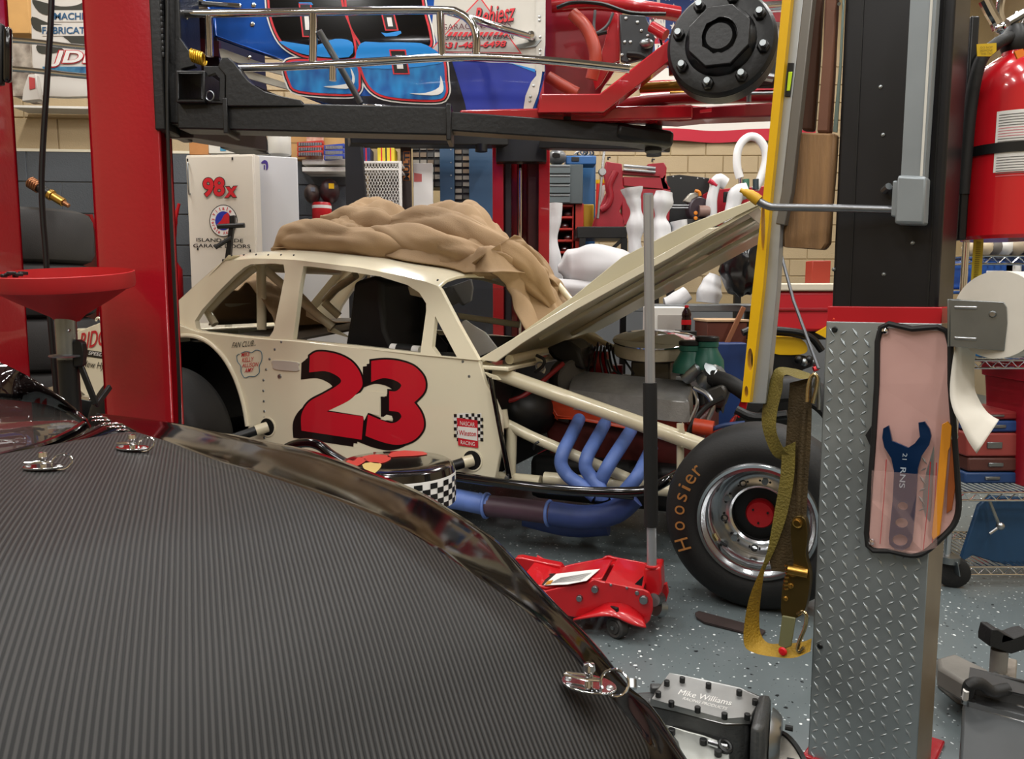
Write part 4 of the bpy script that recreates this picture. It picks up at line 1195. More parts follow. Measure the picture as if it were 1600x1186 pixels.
EB().torus(C(799, 574, 0.2), (0.3, 1, 0.2), 0.022, 0.006, 16, 6).build('pull_ring', M_STEEL, eng)
for k, pts in enumerate(([(838, 555), (850, 562), (848, 572), (836, 582)], [(800, 590), (830, 596), (840, 610), (880, 620)], [(795, 615), (820, 640), (845, 655), (855, 640)], [(792, 655), (820, 668), (845, 666), (862, 650)])):
    EB().tube([C(x, y, 0.28 + 0.05 * k) for x, y in pts], 0.008, 8, sm=5).build('wire_loom', M_BLACK, eng)
EB().ball(C(820, 640, 0.45), (0.17, 0.2, 0.15), 20, 12).build('bell_housing', mat('oily_black', '#111010', 0.45, var=0.3), eng)
# green breathers with black caps
for px, py, s_ in ((1079, 566, 1.0), (1104, 560, 0.95)):
    b_ = C(px, py + 16, 0.55)
    gb = EB().lathe([(0.085 * s_, 0.0), (0.082 * s_, 0.04), (0.055 * s_, 0.085), (0.05 * s_, 0.10), (0.055 * s_, 0.104), (0.055 * s_, 0.125), (0.05 * s_, 0.13), (0.0, 0.13)], b_, (0, 0, 1), 24).build('breather', mat('green_enamel', '#1f5a4c', 0.4, var=0.1), eng)
    EB().lathe([(0.055 * s_, 0.128), (0.058 * s_, 0.132), (0.058 * s_, 0.146), (0.05 * s_, 0.152), (0.0, 0.15)], b_, (0, 0, 1), 24).build('breather_cap', M_BLACK, gb)
# front accessories
EB().lathe([(0.0, 0), (0.05, 0), (0.055, 0.02), (0.04, 0.06), (0.055, 0.09), (0.0, 0.1)], C(1103, 600, 0.5), (0.5, -0.4, 0.75), 18).build('thermostat_housing', M_ZINC, eng)
EB().lathe([(0.0, 0), (0.03, 0), (0.035, 0.04), (0.026, 0.09), (0.0, 0.1)], C(1070, 592, 0.5), (0.7, -0.2, 0.6), 14).build('water_fitting', M_ZINC, eng)
EB().tube([C(1095, 580, 0.5), C(1112, 574, 0.5), C(1122, 588, 0.5), C(1126, 606, 0.48)], 0.026, 12, sm=4).build('water_pipe', mat('dull_alloy', '#7d7a75', 0.4, 0.8, var=0.1), eng)
EB().tube([C(1112, 590, 0.45), C(1130, 594, 0.42), C(1150, 604, 0.4), C(1172, 620, 0.4)], 0.036, 14, sm=5).build('radiator_hose', M_RUBBER, eng)
EB().torus(C(1118, 590, 0.445), (1, -0.1, -0.2), 0.037, 0.005, 20, 6).build('hose_clamp', M_STEEL, eng)
EB().tube([C(1085, 606, 0.36), C(1104, 616, 0.34), C(1114, 634, 0.33), C(1106, 656, 0.32)], 0.012, 10, sm=5).build('braided_line', M_STEEL, eng)
EB().tube([C(1084, 608, 0.38), C(1090, 630, 0.36), C(1078, 660, 0.34)], 0.009, 8, sm=4).build('braided_line', M_STEEL, eng)
EB().tube([C(1070, 690, 0.25), C(1084, 660, 0.26), C(1104, 636, 0.3), C(1130, 622, 0.34)], 0.012, 8, sm=4).build('belt', M_BLACK, eng)
EB().lathe([(0.0, 0), (0.07, 0), (0.075, 0.01), (0.06, 0.02), (0.075, 0.03), (0.0, 0.035)], C(1120, 620, 0.5), (1, 0, 0), 24).build('pump_pulley', mat('dark_pulley', '#2b2a29', 0.4, 0.5), eng)
EB().prism([C(x, y, 0.36) for x, y in ((1098, 612), (1130, 600), (1138, 612), (1128, 640), (1100, 632))], (0, 0.12, 0)).build('alternator', mat('alt_grey', '#4a4845', 0.4, 0.6, var=0.2), eng, bevel=0.015)
EB().cyl(C(1084, 665, 0.25), C(1115, 670, 0.25), 0.034, n=16).build('ignition_boot', M_EORG, eng)
EB().tube([C(1114, 670, 0.25), C(1135, 664, 0.24), C(1164, 661, 0.24)], 0.010, 8, sm=4).build('blue_cable', mat('blue_cable', '#2a3c66', 0.5), eng)
EB().prism([C(x, y, 0.3) for x, y in ((1100, 682), (1138, 668), (1140, 656), (1150, 650), (1130, 700), (1104, 700))], (0, 0.1, 0)).build('timing_cover', mat('engine_red', '#a02018', 0.4), eng, bevel=0.01)
EB().prism([C(x, y, 0.42) for x, y in ((1158, 622), (1168, 628), (1164, 646), (1154, 654), (1150, 648))], (0, 0.02, 0)).build('red_bracket', M_REDP, eng, bevel=0.003)
EB().tube([C(1150, 640, 0.3), C(1180, 652, 0.3), C(1230, 648, 0.3)], 0.02, 10, sm=4).build('hose', M_BLACK, eng)
EB().torus(C(979, 645, 0.36), (0, 1, 0.3), 0.016, 0.003, 14, 6).build('dipstick_ring', M_STEEL, eng)
# headers
def hdr(pts, r=0.030):
    return EB().tube([C(x, y, yy) for x, y, yy in pts], r, 14, sm=6).build('header_tube', M_HDR, eng)
hdr([(905, 655, 0.36), (893, 680, 0.16), (880, 706, 0.06), (877, 726, 0.04), (888, 744, 0.04), (908, 758, 0.02), (930, 776, 0.02)])
hdr([(945, 662, 0.36), (932, 686, 0.16), (918, 712, 0.06), (915, 730, 0.04), (924, 746, 0.04), (938, 764, 0.02), (940, 780, 0.02)])
hdr([(986, 672, 0.36), (972, 694, 0.16), (954, 722, 0.06), (942, 744, 0.04), (936, 762, 0.05), (940, 782, 0.03)])
hdr([(1018, 700, 0.36), (1008, 722, 0.14), (996, 744, 0.05), (978, 766, 0.04), (962, 785, 0.03)])
col_ = [C(990, 776, 0.02), C(960, 800, 0.0), C(915, 808, -0.02), C(860, 802, -0.04)]
EB().tube(col_, 0.052, 16, sm=5).build('collector', mat('header_blue_dark', '#34457c', 0.5, var=0.2, vscale=10), eng)
EB().tube([C(860, 802, -0.04), C(800, 794, -0.06), C(756, 790, -0.08)], 0.048, 16, sm=4).build('exhaust_pipe', mat('heat_browned_pipe', '#4a3440', 0.5, var=0.2), eng)
EB().tube([C(768, 791, -0.075), C(735, 784, -0.09), C(700, 778, -0.10), C(640, 772, -0.1)], 0.046, 16, sm=4).build('exhaust_pipe', M_HDR, eng)
EB().tube([C(950, 820, 0.1), C(890, 822, 0.08), C(820, 806, 0.05)], 0.048, 16, sm=4).build('exhaust_pipe', MATS['header_blue_dark'], eng)
for px, py, yy in ((858, 802, -0.04), (760, 790, -0.08)):
    EB().torus(C(px, py, yy), (1, 0, 0.05), 0.052, 0.008, 24, 8).build('pipe_clamp', M_HDR, eng)
EB().tube([C(744, 778, -0.08), C(750, 772, -0.08), C(757, 778, -0.08)], 0.008, 8, sm=3).build('pipe_bracket', M_HDR, eng)
# ================================================================== CAR COVER heaped on the cream car's roof
cover = thing('car_cover', 'crumpled tan fabric car cover heaped on the cream race car roof', 'car cover', CARM @ V((-2.0, 0.7, 1.3)), CA)
M_CLOTH = mat('tan_cover_cloth', '#9c8263', 0.85, var=0.10, vscale=4, bump=0.25, bscale=260)
rx = [p.x for p in rail]
def roof_z(x):
    for a, b in zip(rail[:-1], rail[1:]):
        if min(a.x, b.x) <= x <= max(a.x, b.x):
            k = (x - a.x) / (b.x - a.x) if b.x != a.x else 0
            return a.z + (b.z - a.z) * k
    return rail[0].z if x < min(rx) else rail[-1].z
def sstep(a, b, x):
    t_ = max(0.0, min(1.0, (x - a) / (b - a)))
    return t_ * t_ * (3 - 2 * t_)
def ridge(v, sharp=1.6):
    return (1 - abs(math.sin(v))) ** sharp
x0c, x1c = C(418, 392, 0.3).x, C(768, 425, 0.3).x
hA, hB = C(556, 300, 0.62), C(668, 300, 0.55)
hC = C(480, 352, 0.5)
rows = []
NX, NY = 150, 80
for i in range(NX + 1):
    u = i / NX
    row = []
    for j in range(NY + 1):
        v = j / NY
        x = x0c + (x1c - x0c) * u
        yn = 0.30 + 0.06 * math.sin(u * 5.0 + 0.5) * (1 - u) + 0.03 * math.sin(u * 17) + 0.05 * u
        yf = 1.26
        y = yn + (yf - yn) * v
        base = roof_z(x) + 0.065 * (1 - (2 * (y - 0.1) / (WID - 0.2) - 1) ** 4) + 0.012
        w1 = mnoise.noise((x * 2.2, y * 2.2, 0.3))
        w2 = mnoise.noise((x * 2.7 + 9, y * 2.7, 1.3))
        g = lambda c, sx, sy, p=2: math.exp(-(abs((x - c[0]) / sx) ** p + abs((y - c[1]) / sy) ** p))
        big = 0.225 * g((hA.x + 0.06, 0.86), 0.20, 0.27, 3.2) + 0.25 * g((hB.x + 0.07, 0.84), 0.26, 0.27, 4.2) + 0.035 * g((hC.x + 0.1, 0.6), 0.25, 0.35, 2.6)
        big += 0.03 * math.exp(-((y - yn - 0.2) / 0.18) ** 2) * sstep(0.0, 0.10, u)
        big -= 0.10 * g(((hA.x + hB.x) / 2 - 0.03, 0.5), 0.05, 0.4)
        edge = sstep(0, 0.12, u) * sstep(0, 0.05, 1 - u) * sstep(0, 0.07, v) ** 0.6 * sstep(0, 0.10, 1 - v)
        wx, wy = x + 0.14 * w1, y + 0.14 * w2
        vr = lambda q, p=0.8: abs(math.sin(q)) ** p
        folds = 0.045 * vr(5.2 * wx + 6.5 * wy + 1.6 * w2) + 0.034 * vr(9.5 * wx - 5.0 * wy + 2.4 * w1) + 0.022 * vr(4.0 * wx + 15 * wy + 3 * w1) + 0.018 * vr(17 * wx + 8 * wy + 3 * w2, 0.7) + 0.012 * vr(26 * wx - 17 * wy + 5 * w1, 0.7) - 0.065
        fine = 0.010 * mnoise.noise((x * 14, y * 14, 2.0)) + 0.006 * mnoise.noise((x * 31, y * 31, 5.0))
        h = big + folds * (0.35 + 0.65 * edge) + fine
        z = base + max(0.004, 0.045 * edge + h * edge)
        # hem sags a little below the heap so the edge reads as cloth
        row.append(V((x + 0.02 * w2 * edge, y - 0.03 * edge * w1, z)))
    rows.append(row)
CB().shell(rows, (0, 0, -0.006)).build('heap', M_CLOTH, cover, smooth=180)
# lobe that slides down the windscreen
wn = (ws[1] - ws[0]).cross(ws[3] - ws[0]).normalized()
if wn.z < 0:
    wn = -wn
def WS(px, py, lift=0.0):
    wo_ = CARM @ (ws[0] + wn * lift)
    return CARI @ PL(px, py, wo_, CARM.to_3x3() @ wn)
near = [(738, 410), (752, 416), (768, 428), (783, 442), (792, 460), (803, 484), (820, 519), (832, 524)]
far = [(792, 380), (812, 385), (838, 402), (856, 424), (868, 442), (882, 460), (906, 488), (926, 500)]
lift = [0.11, 0.10, 0.09, 0.075, 0.06, 0.05, 0.045, 0.03]
ns = smooth_path([WS(*n_, l_) for n_, l_ in zip(near, lift)], 8)
fs_ = smooth_path([WS(*f_, l_ + 0.03) for f_, l_ in zip(far, lift)], 8)
rows = []
NV = 60
for i, (a, b) in enumerate(zip(ns, fs_)):
    u = i / (len(ns) - 1)
    row = []
    for j in range(NV + 1):
        v = j / NV
        p = a.lerp(b, v)
        wob = mnoise.noise((u * 3.1, v * 2.4, 4.0))
        f = 0.060 * abs(math.sin(math.pi * (2.2 * v + 0.55 * u + 0.35 * wob))) ** 0.8 + 0.034 * abs(math.sin(math.pi * (3.6 * v - 1.4 * u + 0.8 * wob) + 0.6)) ** 0.8 - 0.02 + 0.02 * mnoise.noise((u * 9, v * 9, 1))
        env = math.sin(math.pi * min(1, max(0, v))) ** 0.5
        row.append(p + wn * (f * (0.25 + 0.75 * env) + 0.05 * env * (1 - u)) + V((0, 0.02 * wob, 0)))
    rows.append(row)
CB().shell(rows, wn * -0.006).build('drape', M_CLOTH, cover, smooth=180)
# lumpy rolls of cloth along the front of the heap
def cloth_roll(path, radii, seed):
    pts = smooth_path([C(x, y, yy) for x, y, yy in path], 10)
    n = len(pts)
    rows = []
    u = None
    for i in range(n):
        k = i / (n - 1) * (len(radii) - 1)
        a_ = int(min(k, len(radii) - 2))
        f = k - a_
        f = f * f * (3 - 2 * f)
        R = radii[a_] * (1 - f) + radii[a_ + 1] * f
        tn = (pts[min(n - 1, i + 1)] - pts[max(0, i - 1)]).normalized()
        if u is None:
            u, _ = frame_of(tn)
        u = (u - tn * u.dot(tn)).normalized()
        w_ = tn.cross(u)
        row = []
        for j in range(36):
            a = 2 * math.pi * j / 36
            tw = 3.0 * i / n + seed
            nz = mnoise.noise((math.cos(a) * 1.3 + seed, math.sin(a) * 1.3, i * 0.07))
            rr = R * (0.80 + 0.30 * abs(math.sin(1.5 * a + tw + 1.2 * nz)) ** 0.7 + 0.16 * abs(math.sin(2.5 * a - 2.2 * tw + 2 * nz)) ** 0.7 + 0.22 * nz)
            row.append(pts[i] + (u * math.cos(a) + w_ * math.sin(a)) * rr)
        rows.append(row)
    m = MB(CARM).grid(rows, True)
    m.face(list(reversed(rows[0])))
    m.face(rows[-1])
    return m.build('fold_roll', M_CLOTH, cover, smooth=180)
cloth_roll([(426, 392, 0.42), (455, 376, 0.42), (490, 372, 0.40), (540, 378, 0.38), (590, 384, 0.38), (640, 390, 0.40)], [0.012, 0.07, 0.085, 0.075, 0.08, 0.05], 1.0)
cloth_roll([(560, 376, 0.46), (610, 376, 0.44), (660, 386, 0.42), (705, 396, 0.44), (740, 408, 0.52), (775, 422, 0.64)], [0.04, 0.08, 0.085, 0.08, 0.07, 0.05], 3.3)
cloth_roll([(610, 350, 0.62), (660, 352, 0.60), (705, 364, 0.60), (748, 382, 0.64), (792, 402, 0.72), (828, 432, 0.85), (862, 474, 0.95)], [0.04, 0.085, 0.10, 0.095, 0.085, 0.07, 0.03], 5.1)
cloth_roll([(505, 345, 0.60), (545, 350, 0.58), (590, 352, 0.60), (625, 352, 0.62)], [0.03, 0.085, 0.08, 0.03], 7.7)
# bunched cloth lying on the parcel shelf
rows = []
for i in range(41):
    u = i / 40
    row = []
    for j in range(31):
        v = j / 30
        p = C(326, 510, 0.30).lerp(C(430, 512, 0.30), u) + V((0, 0.75 * v, 0))
        wob = mnoise.noise((u * 4, v * 4, 7))
        hump = (math.sin(math.pi * u) ** 0.6) * (math.sin(math.pi * min(1, v + 0.25)) ** 0.6)
        row.append(p + V((0, 0, 0.01 + hump * (0.22 + 0.06 * wob + 0.05 * abs(math.sin(7 * u + 5 * v + 2 * wob)) + 0.02 * abs(math.sin(17 * u - 4 * v))))))
    rows.append(row)
CB().shell(rows, (0, 0, -0.005)).build('bunched_end', M_CLOTH, cover, smooth=180)
# tip of the cloth on the cowl
rows = []
for i in range(21):
    u = i / 20
    rows.append([WS(886 + 44 * u, 512 - 16 * u - 14 * math.sin(math.pi * v / 8) * math.sin(math.pi * u), 0.05 + 0.03 * math.sin(math.pi * v / 8)) + V((0, 0, 0.012 * math.sin(9 * u + v))) for v in range(9)])
CB().shell(rows, wn * -0.006).build('hem_tip', M_CLOTH, cover, smooth=180)

# ================================================================== BLACK CAR IN THE FOREGROUND
def carbon_mat():
    m = mat('ribbed_carbon_wrap', '#1c1b1b', 0.44)
    nt = m.node_tree
    b = nt.nodes['Principled BSDF']
    b.inputs['Specular IOR Level'].default_value = 0.16
    tc = nt.nodes.new('ShaderNodeTexCoord')
    mp = nt.nodes.new('ShaderNodeMapping')
    mp.inputs['Rotation'].default_value = (0, 0, math.radians(-49))
    nt.links.new(tc.outputs['Object'], mp.inputs[0])
    wv = nt.nodes.new('ShaderNodeTexWave')
    wv.inputs['Scale'].default_value = 60
    wv.inputs['Distortion'].default_value = 0.25
    wv.inputs['Detail'].default_value = 1
    wv.inputs['Detail Scale'].default_value = 0.2
    nt.links.new(mp.outputs[0], wv.inputs['Vector'])
    cr = nt.nodes.new('ShaderNodeValToRGB')
    cr.color_ramp.elements[0].position = 0.25
    cr.color_ramp.elements[0].color = (0.006, 0.006, 0.006, 1)
    cr.color_ramp.elements[1].position = 0.8
    cr.color_ramp.elements[1].color = (0.030, 0.029, 0.028, 1)
    nt.links.new(wv.outputs['Fac'], cr.inputs[0])
    nt.links.new(cr.outputs[0], b.inputs['Base Color'])
    bp = nt.nodes.new('ShaderNodeBump')
    bp.inputs['Strength'].default_value = 0.35
    bp.inputs['Distance'].default_value = 0.0016
    nt.links.new(wv.outputs['Fac'], bp.inputs['Height'])
    nt.links.new(bp.outputs[0], b.inputs['Normal'])
    return m
M_CARBON = carbon_mat()
M_GBLK = mat('gloss_black_body', '#060405', 0.08, ior=1.30)
Epx = [(150, 645), (270, 660), (340, 674), (420, 690), (498, 707), (593, 742), (656, 768), (704, 796), (748, 824), (780, 848), (848, 922), (920, 996), (978, 1067), (1017, 1103), (1070, 1186)]
Ez = [.885, .875, .868, .858, .848, .832, .818, .803, .790, .778, .750, .720, .695, .680, .655]
EP = [PZ(x, y, z) for (x, y), z in zip(Epx, Ez)]
EP += [V((0.205, 0.69, 0.63)), V((0.205, 0.60, 0.61)), V((0.18, 0.48, 0.595)), V((0.08, 0.26, 0.58)), V((-0.12, -0.12, 0.57)), V((-0.45, -0.75, 0.57))]
Cpx = [(213, 675), (262, 690), (304, 707), (352, 724), (400, 738), (498, 771), (560, 795), (609, 815), (650, 838), (690, 864), (768, 917), (848, 977), (908, 1040), (955, 1092), (1012, 1166)]
Cz = [.893, .888, .884, .879, .873, .860, .850, .840, .830, .820, .797, .768, .738, .715, .684]
CPt = [PZ(x, y, z) for (x, y), z in zip(Cpx, Cz)]
CPt += [V((0.125, 0.69, 0.66)), V((0.115, 0.60, 0.645)), V((0.09, 0.47, 0.64)), V((-0.01, 0.26, 0.635)), V((-0.21, -0.08, 0.63)), V((-0.55, -0.70, 0.63))]
K = 5
Es, Cs = smooth_path(EP, K), smooth_path(CPt, K)
rear_px = [(213, 675), (177, 684), (114, 702), (56, 714), (0, 725), (-90, 741), (-200, 758)]
fcar = thing('black_car', 'black car in the foreground with ribbed carbon bonnet and chrome bonnet pins', 'car', (-0.75, 0.75, 0), math.radians(-27))
out_d = []
for i in range(len(Es)):
    a, b = Es[max(0, i - 1)], Es[min(len(Es) - 1, i + 1)]
    d = (b - a)
    out_d.append(V((-d.y, d.x, 0)).normalized() * (1 if True else -1))
for i, d in enumerate(out_d):
    if d.dot(Es[i] - Cs[i]) < 0:
        out_d[i] = -d
rows = []
for e, c, d in zip(Es, Cs, out_d):
    mid = e.lerp(c, 0.5)
    rows.append([e + d * 0.035 + V((0, 0, -0.42)), e + d * 0.04 + V((0, 0, -0.20)), e + d * 0.028 + V((0, 0, -0.07)), e + d * 0.016 + V((0, 0, -0.025)), e + d * 0.006 + V((0, 0, -0.006)), e,
                 e.lerp(c, 0.12) + V((0, 0, 0.002)), e.lerp(c, 0.3) + V((0, 0, -0.001)), e.lerp(c, 0.6) + V((0, 0, -0.006)), e.lerp(c, 0.85) + V((0, 0, -0.004)), c + V((0, 0, -0.003)), c + (c - e) * 0.1 + V((0, 0, -0.006))])
MB().grid(rows).build('wing', M_GBLK, fcar, smooth=180)
# bonnet: ruled from the side edge to a line on the near side, with a crown
_c0 = PZ(213, 675, .893)
S0, S1 = _c0 + (PZ(0, 725, .893) - _c0) * 3.4, V((-1.15, -0.95, 0.66))
rows = []
N = len(Cs)
rp = smooth_path([PZ(x, y, 0.893 - 0.0 * i) for i, (x, y) in enumerate(rear_px)], 4)
for i in range(N):
    u = i / (N - 1)
    s_ = S0.lerp(S1, u ** 1.2)
    row = []
    for j in range(25):
        v = j / 24
        p = Cs[i].lerp(s_, v)
        p.z += (0.012 + 0.038 * sstep(0, 0.35, u)) * math.sin(math.pi * min(1, v * 1.0)) * (1 - 0.5 * u) + 0.004 * sstep(0, 0.03, v)
        row.append(p)
    rows.append(row)
MB().shell(rows, (0, 0, -0.012)).build('bonnet', M_CARBON, fcar, smooth=180)
# cowl strip between bonnet and windscreen
bot = [(150, 647, .885), (137, 657, .885), (111, 677, .89), (68, 697, .893), (0, 716, .895), (-90, 736, .897), (-220, 757, .90)]
rows = []
nb = len(bot)
for k, (x, y, z) in enumerate(bot):
    p = PZ(x, y, z)
    qx = [(213, 675), (190, 681), (160, 689), (114, 702), (0, 725), (-90, 741), (-220, 762)][k]
    q = PZ(qx[0], qx[1] - 1.5, 0.892)
    rows.append([p, p.lerp(q, 0.5) + V((0, 0, 0.004)), q])
rows = [[r[k] for r in rows] for k in range(3)]
rows = [smooth_path(r, 4) for r in rows]
MB().shell(rows, (0, 0, -0.01)).build('cowl', M_GBLK, fcar, smooth=180)
# windscreen and pillar
opil = [(137, 655, .887), (101, 624, .93), (50, 591, .975), (0, 566, 1.005), (-70, 536, 1.04), (-200, 492, 1.10)]
ipil = [(132, 660, .889), (83, 631, .915), (33, 622, .935), (0, 619, .945), (-70, 614, .965), (-200, 606, 1.0)]
gbot = [(130, 664, .888), (108, 678, .890), (66, 697, .893), (0, 715, .895), (-90, 735, .897), (-220, 756, .90)]
ro = smooth_path([PZ(*q) for q in opil], 5)
ri = smooth_path([PZ(*q) for q in ipil], 5)
rb = smooth_path([PZ(*q) for q in gbot], 5)
MB().shell([ro, [a.lerp(b, 0.5) + V((0, 0, 0.006)) for a, b in zip(ro, ri)], ri], (0.0, 0.0, -0.006)).build('windscreen_pillar', mat('red_reflection_black', '#16070a', 0.05, coat=1.0), fcar, smooth=180)  # the pillar's red reflection is put into its base colour
MB().shell([ri, [a.lerp(b, 0.5) for a, b in zip(ri, rb)], rb], (0, 0, -0.003)).build('windscreen', mat('tinted_screen', '#3a3734', 0.04, coat=1.0, alpha=0.55), fcar, smooth=180)
MB().tube([p + V((0, 0, 0.002)) for p in ri], 0.004, 8).build('screen_seal', M_BLACKG, fcar)
MB().tube([p + V((0, 0, 0.002)) for p in rb], 0.006, 8).build('screen_seal', M_BLACKG, fcar)
MB().obox(V((-2.6, 0.4, 0.55)), V((1.6, -0.5, 0)), V((0.2, 1.1, 0)), V((0, 0, 0.02))).build('dashboard', mat('dash_grey', '#4a4642', 0.6), fcar)
# jagged torn edge of the wrap by the pillar
m = MB()
for k in range(14):
    u = k / 13
    p = PZ(148 + 52 * u, 652 + 22 * u + 4 * math.sin(k * 2.1), 0.8935)
    m.ball(p, (0.010 + 0.004 * math.sin(k), 0.006, 0.0025), 8, 5)
m.build('wrap_edge', M_CHROME, fcar)
# body below, so that the wings close on something
zlow = 0.42
MB().prism([V((e.x, e.y, 0.10)) + d * -0.05 for e, d in list(zip(Es, out_d))[::5]] + [V((-1.2, -0.9, 0.10)), V((-1.9, 0.3, 0.10)), V((-1.6, 1.7, 0.10))], (0, 0, 0.4)).build('lower_body', M_GBLK, fcar, smooth=0)
# bonnet pins
def bonnet_pin(px, py, z, ang, sc=1.0):
    c = PZ(px, py, z)
    ax = V((math.cos(ang), math.sin(ang), 0))
    ay = V((-ax.y, ax.x, 0))
    pl = MB()
    pts = [c + (ax * 0.030 * math.cos(t_) + ay * 0.019 * math.sin(t_)) * sc for t_ in [k * math.pi / 14 for k in range(28)]]
    pl.prism(pts, (0, 0, 0.0025))
    pin = pl.build('pin_plate', M_CHROME, fcar, bevel=0.0008)
    MB().cyl(c, c + V((0, 0, 0.020 * sc)), 0.0045 * sc, n=12).build('pin_post', M_CHROME, pin)
    MB().lathe([(0.0045 * sc, 0.0), (0.007 * sc, 0.003), (0.006 * sc, 0.009), (0.0, 0.010)], c + V((0, 0, 0.014 * sc)), (0, 0, 1), 12).build('pin_head', M_CHROME, pin)
    w_ = 0.0016 * sc
    s = c + V((0, 0, 0.009 * sc))
    path = [s - ax * 0.026 * sc, s - ax * 0.008 * sc + ay * 0.003 * sc, s + ax * 0.006 * sc, s + ax * 0.012 * sc]
    ring = [s + ax * (0.028 - 0.015 * math.cos(t_)) * sc + (ay * 0.5 + V((0, 0, 0.87))) * (0.013 * math.sin(t_)) * sc for t_ in [k * math.pi / 8 for k in range(0, 17)]]
    MB().tube(path + ring, w_, 8).build('pin_clip', M_CHROME, pin)
    MB().tube([s - ax * 0.026 * sc - ay * 0.005 * sc, s - ay * 0.006 * sc, s + ax * 0.012 * sc - ay * 0.002 * sc], w_, 8).build('pin_clip', M_CHROME, pin)
    for k in (-1, 1):
        MB().lathe([(0, 0.002), (0.003, 0.0015), (0.004, 0)], c + ax * 0.023 * k * sc + V((0, 0, 0.0025)), (0, 0, 1), 8).build('plate_screw', M_STEEL, pin)
bonnet_pin(207, 701, 0.8975, math.radians(-15), 0.9)
bonnet_pin(68, 731, 0.903, math.radians(5), 0.85)
bonnet_pin(920, 1071, 0.742, math.radians(-25), 0.95)

# ================================================================== STOOL
st = P(618, 722, 2.3)
t = thing('shop_stool', 'round black shop stool with checkered band and red lettering, behind the black car', 'stool', (st.x, st.y, 0), 0)
sr, sz = 0.178, st.z
MB().lathe([(0, 0.004), (sr * 0.6, 0.004), (sr * 0.9, 0.002), (sr * 0.97, -0.006), (sr, -0.026)], st, (0, 0, 1), 48).build('seat', mat('black_vinyl', '#0c0a0a', 0.12, coat=0.7), t)
MB().lathe([(sr + 0.001, -0.026), (sr + 0.002, -0.03), (sr + 0.002, -0.115), (sr - 0.01, -0.12), (0, -0.12)], st, (0, 0, 1), 48).build('seat_band', mat('white_vinyl', '#e2e0dc', 0.4), t)
m = MB()
nck, rck = 44, 5
for i in range(nck):
    for j in range(rck):
        if (i + j) % 2 == 0:
            a0, a1 = 2 * math.pi * i / nck, 2 * math.pi * (i + 1) / nck
            z0 = -0.033 - j * 0.0162
            m.face([st + V((math.cos(a) * (sr + 0.003), math.sin(a) * (sr + 0.003), z)) for a, z in ((a0, z0 - 0.0162), (a1, z0 - 0.0162), (a1, z0), (a0, z0))])
m.build('check_pattern', M_BLKPRINT, t, smooth=0, kind='stuff')
rp_ = MB()
def stp(px, py):
    return PZ(px, py, sz + 0.004)
def seat_pt(a, b):
    p = stp(a, b)
    d = V((p.x - st.x, p.y - st.y, 0))
    r = min(d.length, sr * 0.93)
    d = d.normalized() * r
    k = r / sr
    prof = [(0, 0.004), (0.6, 0.004), (0.9, 0.002), (0.97, -0.006)]
    for (k0, z0), (k1, z1) in zip(prof[:-1], prof[1:]):
        if k0 <= k <= k1:
            z = z0 + (z1 - z0) * (k - k0) / (k1 - k0)
    return V((st.x + d.x, st.y + d.y, st.z + z + 0.0012))
for pts in ([(538, 722), (545, 716), (553, 718), (560, 712), (572, 716), (566, 722), (556, 726), (548, 724)], [(566, 712), (585, 708), (607, 710), (610, 716), (595, 722), (578, 720)], [(614, 704), (640, 700), (655, 701), (668, 707), (650, 710), (625, 711), (606, 712)], [(580, 700), (588, 696), (592, 700), (584, 703)]):
    rp_.prism([seat_pt(a, b + 3) for a, b in sm2(pts, 3)], (0, 0, 0.001))
rp_.build('lettering', mat('stool_red_print', '#a5302a', 0.35), t, smooth=0)
MB().prism([seat_pt(a, b) for a, b in sm2([(566, 727), (585, 723), (596, 727), (590, 736), (578, 740)], 3)], (0, 0, 0.001)).build('gold_print', mat('gold_print', '#b29a5e', 0.35), t, smooth=0)
MB().cyl((st.x, st.y, 0.10), (st.x, st.y, sz - 0.12), 0.022, n=16).build('gas_column', M_CHROME, t)
for k in range(5):
    a = k * 2 * math.pi / 5 + 0.4
    e = V((st.x + 0.26 * math.cos(a), st.y + 0.26 * math.sin(a), 0.07))
    leg = MB().tube([(st.x, st.y, 0.13), (st.x + 0.1 * math.cos(a), st.y + 0.1 * math.sin(a), 0.12), e], 0.014, 10, sm=3).build('leg', M_CHROME, t)
    MB().cyl(e + V((-0.012, 0, -0.042)), e + V((0.012, 0, -0.042)), 0.027, n=18).build('caster', M_BLACK, leg)

# ================================================================== FLOOR JACK
JA = V((-0.955, 0.296, 0)).normalized()
JN = V((0.296, 0.955, 0)).normalized()
JO = V((0.365, 2.50, 0))
def J(px, py, off=0.0):
    return PL(px, py, JO + JN * off, JN)
M_JRED = mat('jack_red_enamel', '#b8141c', 0.3, coat=0.4, var=0.04)
jk = thing('floor_jack', 'low red trolley jack on the epoxy floor with a tall padded handle', 'jack', (JO.x + JA.x * 0.2, JO.y + 0.2, 0), 0)
def ZJ(pts):
    return Z(pts, 780, 820, 5.27)
side_ = ZJ([(150, 440), (250, 500), (370, 548), (480, 522), (730, 477), (760, 455), (800, 452), (840, 466), (1190, 535), (1235, 560), (1262, 620), (1265, 700), (1240, 790), (1200, 830), (1120, 812), (1000, 755), (900, 735), (760, 740), (620, 765), (400, 720), (150, 680)])
jp = MB().prism([J(x, y) for x, y in side_], JN * 0.012).build('side_plate', M_JRED, jk, bevel=0.004)
MB().prism([J(x, y) + JN * 0.25 for x, y in side_], JN * 0.012).build('side_plate', M_JRED, jk, bevel=0.004)
